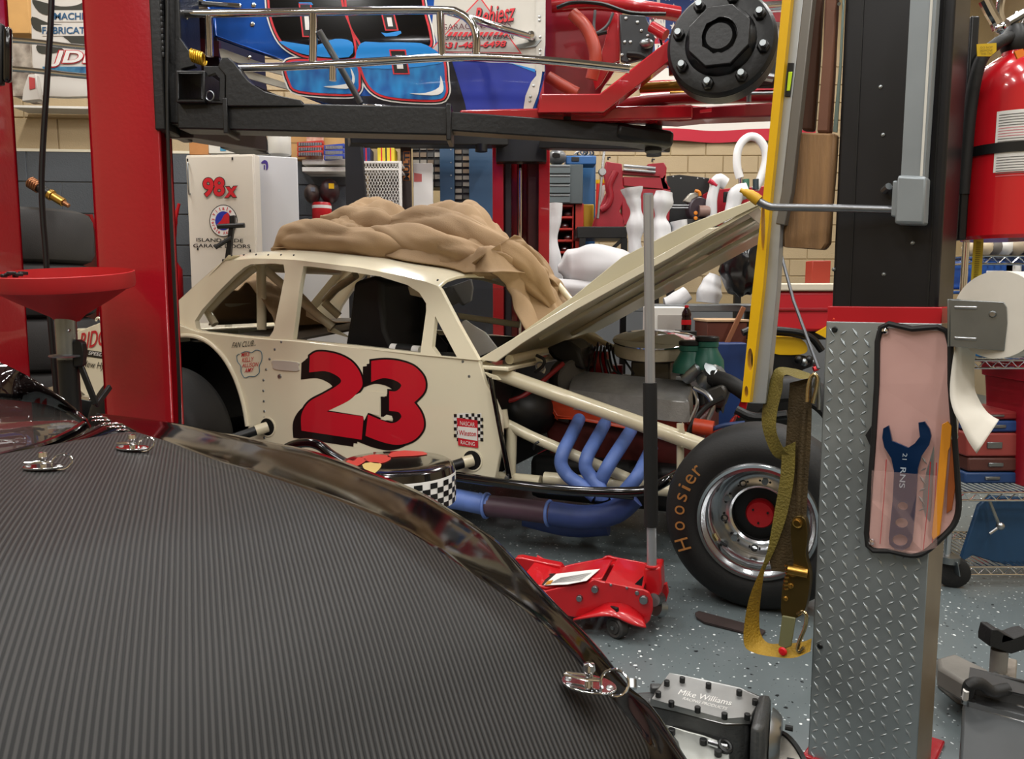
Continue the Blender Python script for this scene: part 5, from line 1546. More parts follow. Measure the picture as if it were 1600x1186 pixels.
# skirt flare over the rear caster
fl_ = ZJ([(760, 735), (830, 660), (900, 640), (1000, 648), (1080, 665), (1180, 740), (1215, 825), (1120, 812), (1000, 755), (900, 735)])
rows = [[J(x, y, -0.002) for x, y in ZJ([(620, 765), (760, 700), (850, 655), (930, 640), (1030, 652), (1110, 690), (1190, 760)])],
        [J(x, y, -0.045) for x, y in ZJ([(610, 775), (760, 752), (870, 742), (960, 752), (1040, 790), (1120, 820), (1210, 838)])]]
MB().shell([smooth_path(r, 4) for r in rows], (0, 0, -0.006)).build('caster_skirt', M_JRED, jk, smooth=180)
def jtop(px, py, z):
    return PZ(px, py, z)
zt = J(*ZJ([(840, 466)])[0]).z
tpz = [(955, 885), (968, 883), (1020, 889), (1018, 925), (1012, 921), (946, 907)]
MB().prism([J(x, y) for x, y in ZJ([(870, 470), (1180, 535), (1180, 548), (870, 484)])], JN * 0.25).build('top_plate', M_JRED, jk, bevel=0.003)
MB().prism([J(x, y) + JN * 0.02 for x, y in ZJ([(150, 470), (260, 500), (370, 530), (480, 505), (730, 462), (840, 455), (840, 475), (720, 500), (370, 560), (150, 500)])], JN * 0.20).build('lift_arm', M_JRED, jk, bevel=0.004)
MB().prism([J(x, y, 0.21) for x, y in ZJ([(130, 275), (170, 270), (500, 335), (530, 385), (640, 385), (830, 340), (1000, 322), (1000, 460), (640, 520), (420, 520), (180, 480), (100, 420)])], JN * 0.04).build('lift_arm', M_JRED, jk, bevel=0.004)
def on_arm(px, py):
    # top sheet of the lift arm lies between the near and far upper edges
    n = (J(*ZJ([(730, 462)])[0]) - J(*ZJ([(370, 530)])[0])).cross(JN)
    return PL(px, py, J(*ZJ([(540, 492)])[0]) + JN * 0.02 + V((0, 0, 0.003)), n)
lab = MB().prism([on_arm(x, y) for x, y in ZJ([(360, 500), (470, 405), (830, 365), (720, 462), (560, 492)])], (0, 0, 0.001)).build('warning_label', M_WHTPRINT, jk, smooth=0)
MB().prism([on_arm(x, y) + V((0, 0, 0.0015)) for x, y in ZJ([(280, 490), (300, 410), (465, 405), (365, 500)])], (0, 0, 0.001)).build('label_print', M_BLKPRINT, lab, smooth=0)
MB().prism([on_arm(x, y) + V((0, 0, 0.002)) for x, y in ZJ([(375, 500), (400, 470), (445, 460), (425, 492)])], (0, 0, 0.001)).build('label_print', mat('amber_print', '#b2781f', 0.5), lab, smooth=0)
MB().prism([on_arm(x, y) + V((0, 0, 0.0025)) for x, y in ZJ([(300, 450), (330, 425), (420, 425), (350, 480)])], (0, 0, 0.001)).build('label_print', M_REDPRINT, lab, smooth=0)
m = MB()
for k in range(7):
    a, b = ZJ([(500 - k * 13, 440 + k * 7)])[0], ZJ([(760 - k * 14, 398 + k * 10)])[0]
    m.prism([on_arm(a[0], a[1]) + V((0, 0, 0.0015)), on_arm(b[0], b[1]) + V((0, 0, 0.0015)), on_arm(b[0] - 0.3, b[1] + 0.7) + V((0, 0, 0.0015)), on_arm(a[0] - 0.3, a[1] + 0.7) + V((0, 0, 0.0015))], (0, 0, 0.0005))
m.build('label_print', mat('grey_print', '#8a8a88', 0.5), lab, smooth=0)
for (x, y), r in zip(ZJ([(663, 602), (790, 528), (1190, 615), (940, 690), (920, 495), (1052, 520), (1135, 562)]), (0.012, 0.0135, 0.016, 0.012, 0.005, 0.005, 0.008)):
    MB().cyl(J(x, y), J(x, y) - JN * (0.012 if r > 0.009 else 0.004), r, r * 0.85, 10).build('axle_bolt', M_ZINC, jk, bevel=0.001)
MB().prism([J(*ZJ([(1115, 490)])[0], -0.001), J(*ZJ([(1190, 418)])[0], -0.001), J(*ZJ([(1175, 505)])[0], -0.001)], JN * 0.002).build('brace_shadow_patch', M_INT, jk, smooth=0)  # flat black triangle painting the shadow by the brace
# hydraulic unit and handle socket at the rear
hb = J(*ZJ([(1250, 560)])[0], 0.12)
MB().prism([J(x, y, 0.07) for x, y in ZJ([(1190, 360), (1330, 350), (1340, 560), (1260, 640), (1190, 540)])], JN * 0.10).build('handle_socket', M_JRED, jk, bevel=0.008)
MB().cyl(J(*ZJ([(1270, 620)])[0], 0.06), J(*ZJ([(1330, 600)])[0], 0.2), 0.022, n=14).build('release_valve', M_ZINC, jk)
MB().cyl(J(*ZJ([(1290, 680)])[0], 0.12), J(*ZJ([(1340, 690)])[0], 0.14), 0.03, n=14).build('pump_body', M_ZINC, jk)
MB().prism([J(x, y, 0.18) for x, y in ZJ([(1290, 520), (1380, 480), (1395, 560), (1370, 650), (1300, 690)])], JN * 0.02).build('rear_bracket', M_JRED, jk, bevel=0.004)
hbase, htop = P(1019, 884, 2.56), P(1013, 305, 2.56)
hd = MB().cyl(hbase - V((0, 0, 0.04)), htop, 0.0165, n=20).build('handle', mat('silver_enamel_tube', '#a9acb0', 0.3, 0.6), jk)
MB().cyl(P(1017.5, 822, 2.56), P(1015.5, 598, 2.56), 0.0235, n=20).build('foam_pad', mat('black_foam', '#141414', 0.75, bump=0.1, bscale=200), hd)
MB().torus(hbase, (0, 0, 1), 0.020, 0.006, 20, 8).build('collar', M_JRED, hd)
MB().lathe([(0.0165, 0), (0.0150, 0.006), (0.0, 0.006)], htop, (0, 0, 1), 16).build('end_cap', mat('grey_cap', '#6d7075', 0.5), hd)
def caster(c, ax, r, w, parent):
    ax = V(ax).normalized()
    cs_ = MB().lathe([(0.0, -w / 2), (r * 0.55, -w / 2), (r * 0.6, -w / 2 + 0.004), (r * 0.85, -w / 2), (r, -w / 2 + 0.006), (r, w / 2 - 0.006), (r * 0.85, w / 2), (0.0, w / 2)], c, ax, 28).build('caster_wheel', mat('dark_wheel', '#3a3837', 0.55), parent)
    MB().cyl(V(c) - ax * (w / 2 + 0.006), V(c) + ax * (w / 2 + 0.006), 0.007, n=10).build('caster_axle', M_ZINC, cs_)
    return cs_
cw = J(964, 990, -0.01)
cw = V((cw.x, cw.y, 0.038))
caster(cw, (0.8, 0.6, 0), 0.038, 0.036, jk)
MB().bar(cw + V((-0.015, 0.0, 0.07)), cw + V((-0.008, -0.002, 0.005)), 0.046, 0.012, (0.8, 0.6, 0)).build('caster_fork', M_BLACK, jk, bevel=0.003)
caster(cw + JN * 0.25, (0.8, 0.6, 0), 0.038, 0.036, jk)
fw_ = JO + JA * 0.50 + JN * 0.03
caster(V((fw_.x, fw_.y, 0.045)), JN, 0.045, 0.03, jk)
caster(V((fw_.x, fw_.y, 0.045)) + JN * 0.2, JN, 0.045, 0.03, jk)
# ================================================================== BLACK LIFT COLUMN ON THE RIGHT
KR = V((0.777, -0.63, 0)).normalized()
KN = V((0.63, 0.777, 0)).normalized()
K0 = PZ(1262, 1186, 0)
KW, KD = 0.232, 0.17
def KP(px, py, off=0.0):
    return PL(px, py, K0 + KN * off, KN)
def KS(px, py, off=0.0):       # right-hand face of the column
    return PL(px, py, K0 + KR * (KW + off), KR)
kz = KP(1330, 503).z           # top of the tread plate cover
M_TREAD = mat('tread_plate_alloy', '#a0a7a9', 0.42, 0.75, var=0.10, vscale=7, rvar=0.08)
M_KBLK = mat('column_black', '#101014', 0.40, var=0.12, vscale=4, rvar=0.08)
col_t = thing('lift_post', 'black lift post with tread plate cover and a red band, right of the picture', 'lift post', K0 + KR * KW / 2 + KN * KD / 2, math.atan2(KR.y, KR.x))
MB().obox(K0 + KN * 0.012 + KR * 0.006, KR * (KW - 0.012), KN * KD, V((0, 0, 3.5))).build('post_shell', M_KBLK, col_t, bevel=0.008)
for k in (0.045, 0.205):
    MB().obox(K0 + KN * 0.010 + KR * k + V((0, 0, kz + 0.03)), KR * 0.003, KN * 0.004, V((0, 0, 2.3))).build('seam', M_BLACK, col_t)
bd = MB()
zb0, zb1 = KP(1340, 503).z - 0.012, KP(1340, 479).z
bd.obox(K0 + KN * 0.004 + V((0, 0, zb0)), KR * (KW + 0.004), KN * (KD + 0.01), V((0, 0, zb1 - zb0)))
bd.build('red_band', mat('red_tape', '#ab101c', 0.4), col_t, bevel=0.002)
cv = MB()
cv.obox(K0, KR * (KW + 0.006), KN * 0.004, V((0, 0, kz)))
cv.obox(K0, KR * 0.004, KN * KD, V((0, 0, kz)))
cover_p = cv.build('tread_cover', M_TREAD, col_t, bevel=0.0015)
MB().obox(K0 + KN * 0.004 + KR * (KW + 0.002), KR * 0.004, KN * (KD - 0.004), V((0, 0, kz))).build('side_cover', mat('tan_reflection_alloy', '#8d7d66', 0.4, 0.6, var=0.12, vscale=5), col_t, bevel=0.001)  # bare alloy side, its brown reflection put into the colour
lug = MB()
pit_u, pit_z = 0.0255, 0.0225
r_ = 0
for j in range(int(kz / pit_z)):
    for i in range(int(KW / pit_u)):
        cx_ = 0.014 + i * pit_u
        cz_ = 0.012 + j * pit_z
        s_ = 1 if (i + j) % 2 == 0 else -1
        L_, W_, H_ = (0.0135, 0.0036, 0.0028) if s_ > 0 else (0.0100, 0.0026, 0.0018)
        a = math.radians(-56 if s_ > 0 else 38)
        d = KR * math.cos(a) + V((0, 0, math.sin(a)))
        e = KR * -math.sin(a) + V((0, 0, math.cos(a)))
        c = K0 + KR * cx_ + V((0, 0, cz_)) - KN * 0.0002
        lug.add([c - d * L_, c - e * W_, c + d * L_, c + e * W_, c - d * L_ * 0.45 - KN * H_, c + d * L_ * 0.45 - KN * H_], [(0, 1, 4), (1, 5, 4), (1, 2, 5), (2, 3, 5), (3, 4, 5), (3, 0, 4)])
lug.build('tread_pattern', M_TREAD, cover_p, smooth=0, kind='stuff')
for px, py in ((1304, 515), (1281, 1010)):
    MB().lathe([(0, 0.003), (0.005, 0.003), (0.007, 0)], KP(px, py, -0.002), -KN, 10).build('screw', M_BLACK, cover_p)
MB().obox(K0 - KN * 0.01 - KR * 0.012, KR * (KW + 0.03), KN * (KD + 0.12), V((0, 0, 0.012))).build('base_plate', M_RED, col_t, bevel=0.004)
MB().cyl(KP(1304, 499, 0.01), KP(1304, 491, 0.01), 0.007, 0.004, 10).build('indicator', mat('orange_plastic', '#e0461e', 0.4), col_t)
for px, py in ((1383, 300), (1426, 380), (1380, 211), (1376, 136), (1303, 421), (1381, 429)):
    MB().lathe([(0, 0.003), (0.004, 0.002), (0.005, 0)], KP(px, py, 0.012), -KN, 8).build('screw', M_ZINC, col_t)
MB().cyl(KP(1381, 298, 0.0), KP(1389, 291, -0.015), 0.008, n=8).build('catch', M_ZINC, col_t)
# grey lock bar tube with sleeve and horizontal rod
gt = thing('lock_release_bar', 'grey square steel tube with sleeve and bent rod on the black post', 'release bar', KP(1420, 350, -0.03), math.atan2(KR.y, KR.x))
def kbox(mb, quad, off, th):
    mb.prism([KP(x, y, -off) for x, y in quad], KN * th)
    return mb
kbox(MB(), [(1424, -40), (1466, -40), (1445, 280), (1407, 278)], 0.042, 0.035).build('tube', mat('grey_zinc_paint', '#868d91', 0.4, 0.3, var=0.06), gt, bevel=0.005)
kbox(MB(), [(1456, -40), (1460, -40), (1441, 280), (1437, 280)], 0.044, 0.004).build('tube_rib', mat('cream_edge', '#c9c7bf', 0.4), gt)
kbox(MB(), [(1402, 273), (1447, 275), (1443, 351), (1397, 350)], 0.050, 0.046).build('sleeve', MATS['grey_zinc_paint'], gt, bevel=0.006)
kbox(MB(), [(1395, 282), (1404, 282), (1400, 340), (1392, 338)], 0.036, 0.03).build('sleeve_flange', MATS['grey_zinc_paint'], gt, bevel=0.003)
rod = [KP(1400, 328, -0.02), KP(1300, 325, -0.05), KP(1220, 324, -0.09), KP(1200, 322, -0.10), KP(1184, 313, -0.105), KP(1176, 306, -0.11)]
MB().tube([rod[0], rod[0].lerp(rod[1], 0.5)] + rod[1:], 0.0085, 12, sm=4).build('rod', mat('dull_rod', '#84868a', 0.35, 0.8), gt)
MB().tube([KP(1186, 314, -0.105), KP(1172, 304, -0.11), KP(1157, 297, -0.115)], [0.0125, 0.0115, 0.009, 0.005], 12, sm=4).build('grip_tip', mat('mustard_rubber', '#c79a1e', 0.5), gt)

# ------------------------------------------------------------------ tools hanging beside the post
def flat_tool(quad, off, th, m, name, parent, bevel=0.002, holes=()):
    return MB().prism([KP(x, y, off) for x, y in quad], KN * th, [[KP(x, y, off) for x, y in h] for h in holes]).build(name, m, parent, bevel=bevel)
lv = thing('spirit_level', 'long yellow and silver spirit level hanging beside the black post', 'spirit level', KP(1200, 628, -0.02), math.atan2(KR.y, KR.x))
def ell(cx, cy, rx_, ry_, n=18):
    return [(cx + rx_ * math.cos(k * 2 * math.pi / n), cy + ry_ * math.sin(k * 2 * math.pi / n)) for k in range(n)]
flat_tool([(1226, -40), (1240, -40), (1205, 300), (1192, 450), (1171, 629), (1158, 628), (1176, 450), (1193, 300)], -0.030, 0.025, M_YEL, 'yellow_web', lv, 0.002,
          [ell(1172, 562, 4.5, 18), ell(1192, 352, 3.5, 40), ell(1166, 612, 3, 9)])
flat_tool([(1239, -40), (1260, -40), (1222, 300), (1214, 450), (1196, 631), (1170, 630), (1191, 450), (1204, 300)], -0.012, 0.028, mat('level_silver', '#b4b9bc', 0.35, 0.6, var=0.04), 'silver_edge', lv, 0.002)
flat_tool([(1259, -40), (1274, -40), (1237, 300), (1226, 352), (1212, 350), (1221, 300)], -0.014, 0.026, mat('level_shade', '#77746f', 0.4, 0.6), 'end_cap', lv, 0.002)  # dark long side of the level, shade put into the colour
flat_tool([(1231, 98), (1240, 98), (1234, 151), (1226, 151)], -0.016, 0.006, M_BLACK, 'vial_frame', lv, 0.001)
flat_tool([(1232, 112), (1238, 112), (1234, 142), (1229, 142)], -0.0175, 0.006, mat('vial_lime', '#b9d92e', 0.15, coat=0.5), 'vial', lv, 0.001)
pd2 = thing('wooden_paddle', 'worn wooden paddle with long handle hanging against the black post', 'wooden paddle', KP(1265, 388, 0.0), math.atan2(KR.y, KR.x))
M_WOOD = mat('worn_wood', '#5f452c', 0.6, col2='#8f6c46', vscale=4, stretch=(9, 9, 0.8), bump=0.2, bscale=40)
M_WOODD = mat('dark_wood', '#4a2f20', 0.55, col2='#5e3c29', vscale=5, stretch=(6, 6, 0.6))
flat_tool([(1243, 206), (1306, 208), (1303, 260), (1297, 330), (1294, 380), (1287, 390), (1222, 386), (1222, 370), (1232, 290)], 0.006, 0.03, M_WOOD, 'blade', pd2, 0.006)
flat_tool([(1289, -40), (1308, -40), (1301, 120), (1296, 208), (1276, 208), (1284, 100)], 0.006, 0.028, mat('brown_handle', '#6b4431', 0.5, var=0.12), 'handle', pd2, 0.006)
sq = thing('pry_pole', 'dark brown wooden tool handle between the spirit level and paddle', 'tool handle', KP(1262, 205, 0.03), math.atan2(KR.y, KR.x))
flat_tool([(1266, -40), (1286, -40), (1279, 100), (1271, 205), (1252, 204), (1258, 100)], 0.045, 0.022, M_WOODD, 'shaft', sq, 0.006)
flat_tool([(1262, -40), (1288, -40), (1286, -10), (1263, -10)], 0.042, 0.028, M_ZINC, 'ferrule', sq, 0.003)
gl = thing('steel_strip', 'thin greenish steel straightedge hanging close to the black post', 'straightedge', KP(1306, 206, 0.0), math.atan2(KR.y, KR.x))
flat_tool([(1318, -40), (1321, -40), (1315, 100), (1308, 207), (1301, 206), (1311, 100)], -0.002, 0.004, mat('green_steel', '#6e7f7c', 0.35, 0.7), 'strip', gl, 0.0008)
MB().cyl(KP(1311, 6, 0.006), KP(1311, 6, -0.01), 0.004, n=8).build('hook', M_ZINC, gl)
# peg bar that carries the hanging tools, above the frame
pb = thing('hanger_bar', 'thin steel bar bolted to the black post carrying hanging tools', 'hanger bar', KP(1310, -45, 0.02), math.atan2(KR.y, KR.x))
MB().cyl(KP(1345, -42, 0.005), KP(1215, -42, 0.0), 0.006, n=10).build('bar', M_ZINC, pb)
MB().box(KP(1340, -42, 0.004), (0.03, 0.02, 0.05), math.atan2(KR.y, KR.x)).build('bracket', M_ZINC, pb, bevel=0.003)

# ------------------------------------------------------------------ ratchet strap
rs = thing('ratchet_strap', 'olive yellow ratchet strap with brass buckle hanging left of the tread plate', 'ratchet strap', KP(1262, 1020, 0.02), math.atan2(KR.y, KR.x))
M_STRAP = mat('olive_strap', '#63571c', 0.75, var=0.25, vscale=9, bump=0.5, bscale=180)
M_STRAPY = mat('gold_strap', '#8f7016', 0.7, var=0.12, vscale=9, bump=0.5, bscale=180)
M_STRAPB = mat('brown_strap', '#3e3016', 0.75, var=0.3, vscale=9, bump=0.4, bscale=180)
def strap(pairs, m, k=5, th=0.002):
    a = smooth_path([KP(x, y, o) for (x, y, o), _ in pairs], k)
    b = smooth_path([KP(x, y, o) for _, (x, y, o) in pairs], k)
    return MB().shell([[p.lerp(q, t_ / 3) for t_ in range(4)] for p, q in zip(a, b)], KN * th).build('webbing', m, rs, smooth=60)
strap([((1272, 590, 0.0), (1264, 583, 0.03)), ((1250, 592, -0.02), (1240, 576, 0.02)), ((1226, 586, -0.03), (1212, 576, 0.01)), ((1222, 610, -0.03), (1200, 606, 0.0)), ((1214, 645, -0.03), (1191, 640, 0.0)), ((1213, 675, -0.03), (1192, 672, -0.01)), ((1226, 704, -0.02), (1207, 710, -0.01)), ((1238, 712, -0.01), (1228, 722, 0.0))], M_STRAP)
strap([((1234, 598, 0.0), (1268, 590, 0.0)), ((1231, 640, 0.0), (1268, 640, 0.0)), ((1228, 690, 0.0), (1266, 700, 0.0)), ((1224, 740, 0.0), (1262, 760, 0.0)), ((1216, 790, -0.01), (1258, 830, 0.0)), ((1206, 840, -0.012), (1246, 890, 0.0)), ((1199, 862, -0.014), (1206, 892, -0.01))], M_STRAPB)
strap([((1243, 690, -0.012), (1222, 700, -0.014)), ((1240, 750, -0.014), (1219, 745, -0.016)), ((1228, 810, -0.018), (1210, 800, -0.02)), ((1210, 860, -0.02), (1200, 856, -0.024)), ((1195, 890, -0.02), (1190, 888, -0.028))], M_STRAP)
strap([((1196, 880, -0.02), (1191, 884, -0.03)), ((1190, 920, -0.01), (1172, 930, -0.04)), ((1186, 960, 0.0), (1163, 975, -0.04)), ((1188, 990, 0.0), (1163, 1008, -0.05)), ((1200, 1005, 0.0), (1178, 1020, -0.05)), ((1222, 1006, 0.0), (1206, 1026, -0.04)), ((1250, 1004, 0.0), (1240, 1028, -0.04)), ((1268, 998, 0.0), (1266, 1018, -0.03))], M_STRAPY)
rb_ = MB().prism([KP(x, y, -0.03) for x, y in sm2(Z([(335, 640), (350, 612), (380, 612), (396, 640), (398, 700), (392, 760), (408, 830), (404, 900), (385, 980), (345, 1005), (300, 1000), (300, 900), (312, 840), (345, 790), (335, 700)], 1100, 560, 2.47), 3)], KN * 0.02).build('buckle', mat('dull_brass_plate', '#5b4a26', 0.35, 0.8, var=0.2), rs, bevel=0.003)
for x, y, r in Z([(362, 635), (355, 830), (335, 870), (318, 910)], 1100, 560, 2.47) and [(1246.5, 817, 0.012), (1240, 895, 0.010), (1236, 915, 0.007), (1228, 935, 0.006)]:
    MB().lathe([(0, 0.008), (r * 0.6, 0.008), (r * 0.7, 0.004), (r, 0.003), (r, 0)], KP(x, y, -0.03), -KN, 16).build('rivet', M_BRASS, rb_)
MB().cyl(KP(1231, 890, -0.04), KP(1262, 896, -0.03), 0.012, n=14).build('ratchet_spool', M_BRASS, rb_)
for k in range(7):
    MB().box(KP(1229 + 1.5 * math.sin(k), 884 + k * 6, -0.042), (0.008, 0.006, 0.004)).build('ratchet_tooth', M_BRASS, rb_)
MB().prism([KP(x, y, -0.034) for x, y in ((1222, 962), (1243, 966), (1236, 1010), (1226, 1014), (1216, 1008))], KN * 0.006).build('handle', mat('olive_handle', '#6b6a4a', 0.5), rs, bevel=0.002)
MB().lathe([(0, 0.006), (0.008, 0.005), (0.011, 0.0)], KP(1223, 1018, -0.036), -KN, 16).build('red_button', mat('button_red', '#c3141f', 0.4), rs)
MB().tube([KP(x, y, -0.03) for x, y in ((1246, 960), (1254, 956), (1260, 962), (1258, 980), (1250, 1000), (1246, 1014), (1250, 1018), (1256, 1012))], 0.0045, 10, sm=5).build('hook', mat('bright_brass_hook', '#c6b184', 0.25, 1.0), rs)
MB().tube([KP(x, y, -0.02) for x, y in ((1261, 628), (1262, 610), (1266, 592), (1272, 585), (1277, 590), (1276, 605), (1270, 630))], 0.0045, 10, sm=5).build('hook', MATS['bright_brass_hook'], rs)
MB().tube([KP(x, y, -0.004) for x, y in ((1272, 606), (1277, 590), (1279, 600), (1280, 640))], 0.005, 10, sm=4).build('anchor_link', M_ZINC, rs)
MB().tube([KP(x, y, 0.0) for x, y in ((1257, 640), (1250, 760), (1246, 860))], 0.008, 8, sm=4).build('rail', M_STRAPB, rs)

# ------------------------------------------------------------------ pink vinyl pouch with wrenches
po = thing('tool_pouch', 'pink vinyl tool pouch with black trim fixed to the tread plate', 'tool pouch', KP(1420, 865, -0.01), math.atan2(KR.y, KR.x))
M_PINK = mat('pink_vinyl', '#b78f8a', 0.3, col2='#c9a29b', vscale=3.5, coat=0.3)
# outline on the face, wrapping slightly round the corner
def PO(px, py, extra=0.0):
    o = -0.016 - extra
    p = KP(px, py, o)
    u = (p - K0).dot(KR)
    if u > KW - 0.01:
        p = p + KN * (u - (KW - 0.01)) * 0.4
    return p
ol = [(1376, 512), (1425, 514), (1478, 518), (1483, 600), (1488, 680), (1493, 760), (1494, 800), (1486, 825), (1466, 846), (1444, 864), (1424, 868), (1390, 861), (1356, 853), (1358, 780), (1364, 700), (1370, 600)]
MB().prism([PO(x, y) for x, y in ol], KN * 0.004).build('back_sheet', M_PINK, po, smooth=0)
MB().tube([PO(x, y, 0.002) for x, y in ol], 0.006, 8, closed=True, sm=3).build('trim', mat('black_binding', '#111011', 0.6), po)
MB().prism([PO(x, y, -0.004) for x, y in ((1364, 662), (1352, 680), (1364, 706))], KN * 0.004).build('trim_flap', MATS['black_binding'], po, smooth=0)
MB().prism([PO(x, y, 0.02) for x, y in ((1362, 735), (1462, 745), (1462, 858), (1440, 863), (1424, 866), (1390, 859), (1358, 851))], KN * 0.0015).build('front_sheet', mat('clear_pink_vinyl', '#d8b5ae', 0.2, alpha=0.10), po, smooth=0)
for pts in ([(1385, 718), (1381, 780), (1375, 850)], [(1453, 722), (1449, 790), (1442, 860)], [(1462, 724), (1459, 790), (1455, 850)]):
    MB().tube([PO(x, y, 0.004) for x, y in pts], 0.0009, 6).build('stitching', mat('red_thread', '#b01a28', 0.6), po)
for px, py in ((1383, 517), (1362, 847)):
    MB().lathe([(0, 0.006), (0.006, 0.004), (0.008, 0.0)], PO(px, py, 0.004), -KN, 14).build('snap_rivet', M_CHROME, po)
M_BLUEW = mat('blue_anodised', '#15335c', 0.3, 0.6, var=0.12, vscale=10)
wr_ = Z([(415, 562), (440, 548), (448, 585), (455, 620), (500, 638), (530, 652), (560, 632), (585, 600), (580, 565), (578, 535), (606, 530), (628, 565), (635, 600), (625, 640), (592, 690), (575, 750), (566, 900), (550, 1080), (535, 1112), (505, 1128), (470, 1122), (444, 1100), (441, 1070), (458, 900), (465, 760), (452, 700), (420, 650), (410, 605)], 1240, 480, 2.965)
hol = [Z(ell(505, 922, 25, 20, 16), 1240, 480, 2.965), Z(ell(500, 1000, 30, 24, 16), 1240, 480, 2.965), Z(ell(492, 1080, 36, 28, 16), 1240, 480, 2.965)]
wn_ = thing('open_spanner', 'large blue open-ended spanner with three holes in the pink pouch', 'spanner', KP(1405, 850, -0.02), math.atan2(KR.y, KR.x))
MB().prism([PO(x, y, 0.010) for x, y in wr_], KN * 0.007, [[PO(x, y, 0.010) for x, y in h] for h in hol]).build('spanner_body', M_BLUEW, wn_, bevel=0.0015)
def wtext(s_, x0, y0, x1, y1, wx, wy, bold=0.0):
    o, e = PO(x0, y0, 0.012), PO(x1, y1, 0.012)
    up = PO(x0 + wx, y0 + wy, 0.012) - o
    text(MB(), s_, o, e - o, up, 0.001, bold).build('lettering', mat('pale_engraving', '#9aa7b4', 0.4), wn_, smooth=0)
wtext('21', 1411, 708, 1410, 718, 7, 0.5)
wtext('RNS', 1407, 730, 1405, 762, 9, 0.6, 0.01)
ow = thing('orange_spanner', 'orange yellow spanner sticking out of the right side of the pouch', 'spanner', KP(1478, 840, -0.02), math.atan2(KR.y, KR.x))
MB().prism([PO(x, y, 0.008) for x, y in ((1470, 664), (1478, 660), (1484, 668), (1482, 700), (1479, 706), (1472, 780), (1466, 838), (1456, 846), (1454, 838), (1462, 760), (1467, 700))], KN * 0.007).build('spanner_body', mat('orange_enamel', '#d58a1a', 0.35, coat=0.3), ow, bevel=0.001)
ow2 = thing('brown_spanner', 'brownish orange spanner behind the yellow one at the pouch edge', 'spanner', KP(1486, 800, -0.01), math.atan2(KR.y, KR.x))
MB().prism([PO(x, y, 0.002) for x, y in ((1484, 678), (1492, 674), (1492, 700), (1490, 760), (1484, 800), (1476, 806), (1478, 760), (1483, 700))], KN * 0.006).build('spanner_body', mat('copper_enamel', '#8f4a1e', 0.4), ow2, bevel=0.001)
MB().cyl(PO(1488, 684, 0.004), PO(1488, 684, -0.004), 0.008, n=12).build('ring_end', M_ZINC, ow2)

# ------------------------------------------------------------------ fire extinguisher
fx = P(1571, 300, 1.86)
FRr = 0.092
zbot, zsh = P(1571, 372, 1.79).z, P(1571, 118, 1.79).z
fe = thing('fire_extinguisher', 'red fire extinguisher with black valve and white label strapped to the post', 'fire extinguisher', (fx.x, fx.y, zbot), 0)
MB().lathe([(0, 0.0), (FRr - 0.006, 0.0), (FRr, 0.008), (FRr, zsh - zbot - 0.03), (FRr * 0.96, zsh - zbot + 0.0), (FRr * 0.80, zsh - zbot + 0.03), (FRr * 0.5, zsh - zbot + 0.052), (0.028, zsh - zbot + 0.062), (0.024, zsh - zbot + 0.075), (0, zsh - zbot + 0.075)], (fx.x, fx.y, zbot), (0, 0, 1), 48).build('cylinder', mat('extinguisher_red', '#c01420', 0.22, coat=0.6), fe)
ztop = zsh + 0.07
MB().lathe([(0.0, 0), (0.026, 0), (0.03, 0.01), (0.026, 0.045), (0.016, 0.06), (0, 0.06)], (fx.x, fx.y, ztop), (0, 0, 1), 20).build('valve_head', M_BLACK, fe)
MB().bar((fx.x - 0.01, fx.y, ztop + 0.05), (fx.x + 0.13, fx.y - 0.02, ztop + 0.045), 0.026, 0.014).build('carry_handle', M_BLACK, fe, bevel=0.004)
MB().tube([(fx.x - 0.02, fx.y, ztop + 0.065), (fx.x + 0.04, fx.y - 0.01, ztop + 0.095), (fx.x + 0.13, fx.y - 0.02, ztop + 0.10)], 0.010, 10, sm=4).build('squeeze_lever', M_STEEL, fe)
MB().tube([(fx.x - 0.02, fx.y - 0.01, ztop + 0.03), (fx.x - 0.06, fx.y - 0.03, ztop + 0.01), (fx.x - 0.095, fx.y - 0.03, ztop - 0.03), (fx.x - 0.105, fx.y - 0.02, zsh - 0.06), (fx.x - 0.105, fx.y - 0.01, zsh - 0.25)], 0.014, 12, sm=6).build('hose', M_RUBBER, fe)
def cyl_patch(mb, px0, px1, z0, z1, rr, n=14):
    a0 = math.atan2(-1, px0)
    rows = []
    for i in range(n + 1):
        a = px0 + (px1 - px0) * i / n
        rows.append([V((fx.x + rr * math.cos(a), fx.y + rr * math.sin(a), z)) for z in (z0, z1)])
    mb.grid(rows)
    return mb
zl1, zl0 = P(1571, 170, 1.77).z, P(1571, 267, 1.77).z
lb = cyl_patch(MB(), math.radians(222), math.radians(318), zl0, zl1, FRr + 0.001).build('label', M_WHTPRINT, fe)
for k in range(24):
    z_ = zl1 - 0.008 - k * 0.0058
    if k in (13, 14, 15):
        continue
    cyl_patch(MB(), math.radians(225), math.radians(258 + (k * 37) % 7), z_ - 0.0015, z_, FRr + 0.0016, 6).build('label_text', mat('label_red', '#c8707a', 0.5) if k in (5, 6, 7, 8, 23) else mat('label_grey', '#5a5a5a', 0.5), lb)
for k, c_ in ((0, '#7a6a10'), (1, '#222222'), (2, '#b8202a'), (3, '#2a2a2a'), (4, '#333333')):
    z_ = zl1 - 0.006 - k * 0.027
    cyl_patch(MB(), math.radians(264), math.radians(276), z_ - 0.018, z_, FRr + 0.0016, 6).build('label_icon', mat('icon_' + c_[1:], c_, 0.5), lb)
zs = P(1571, 228, 1.77).z
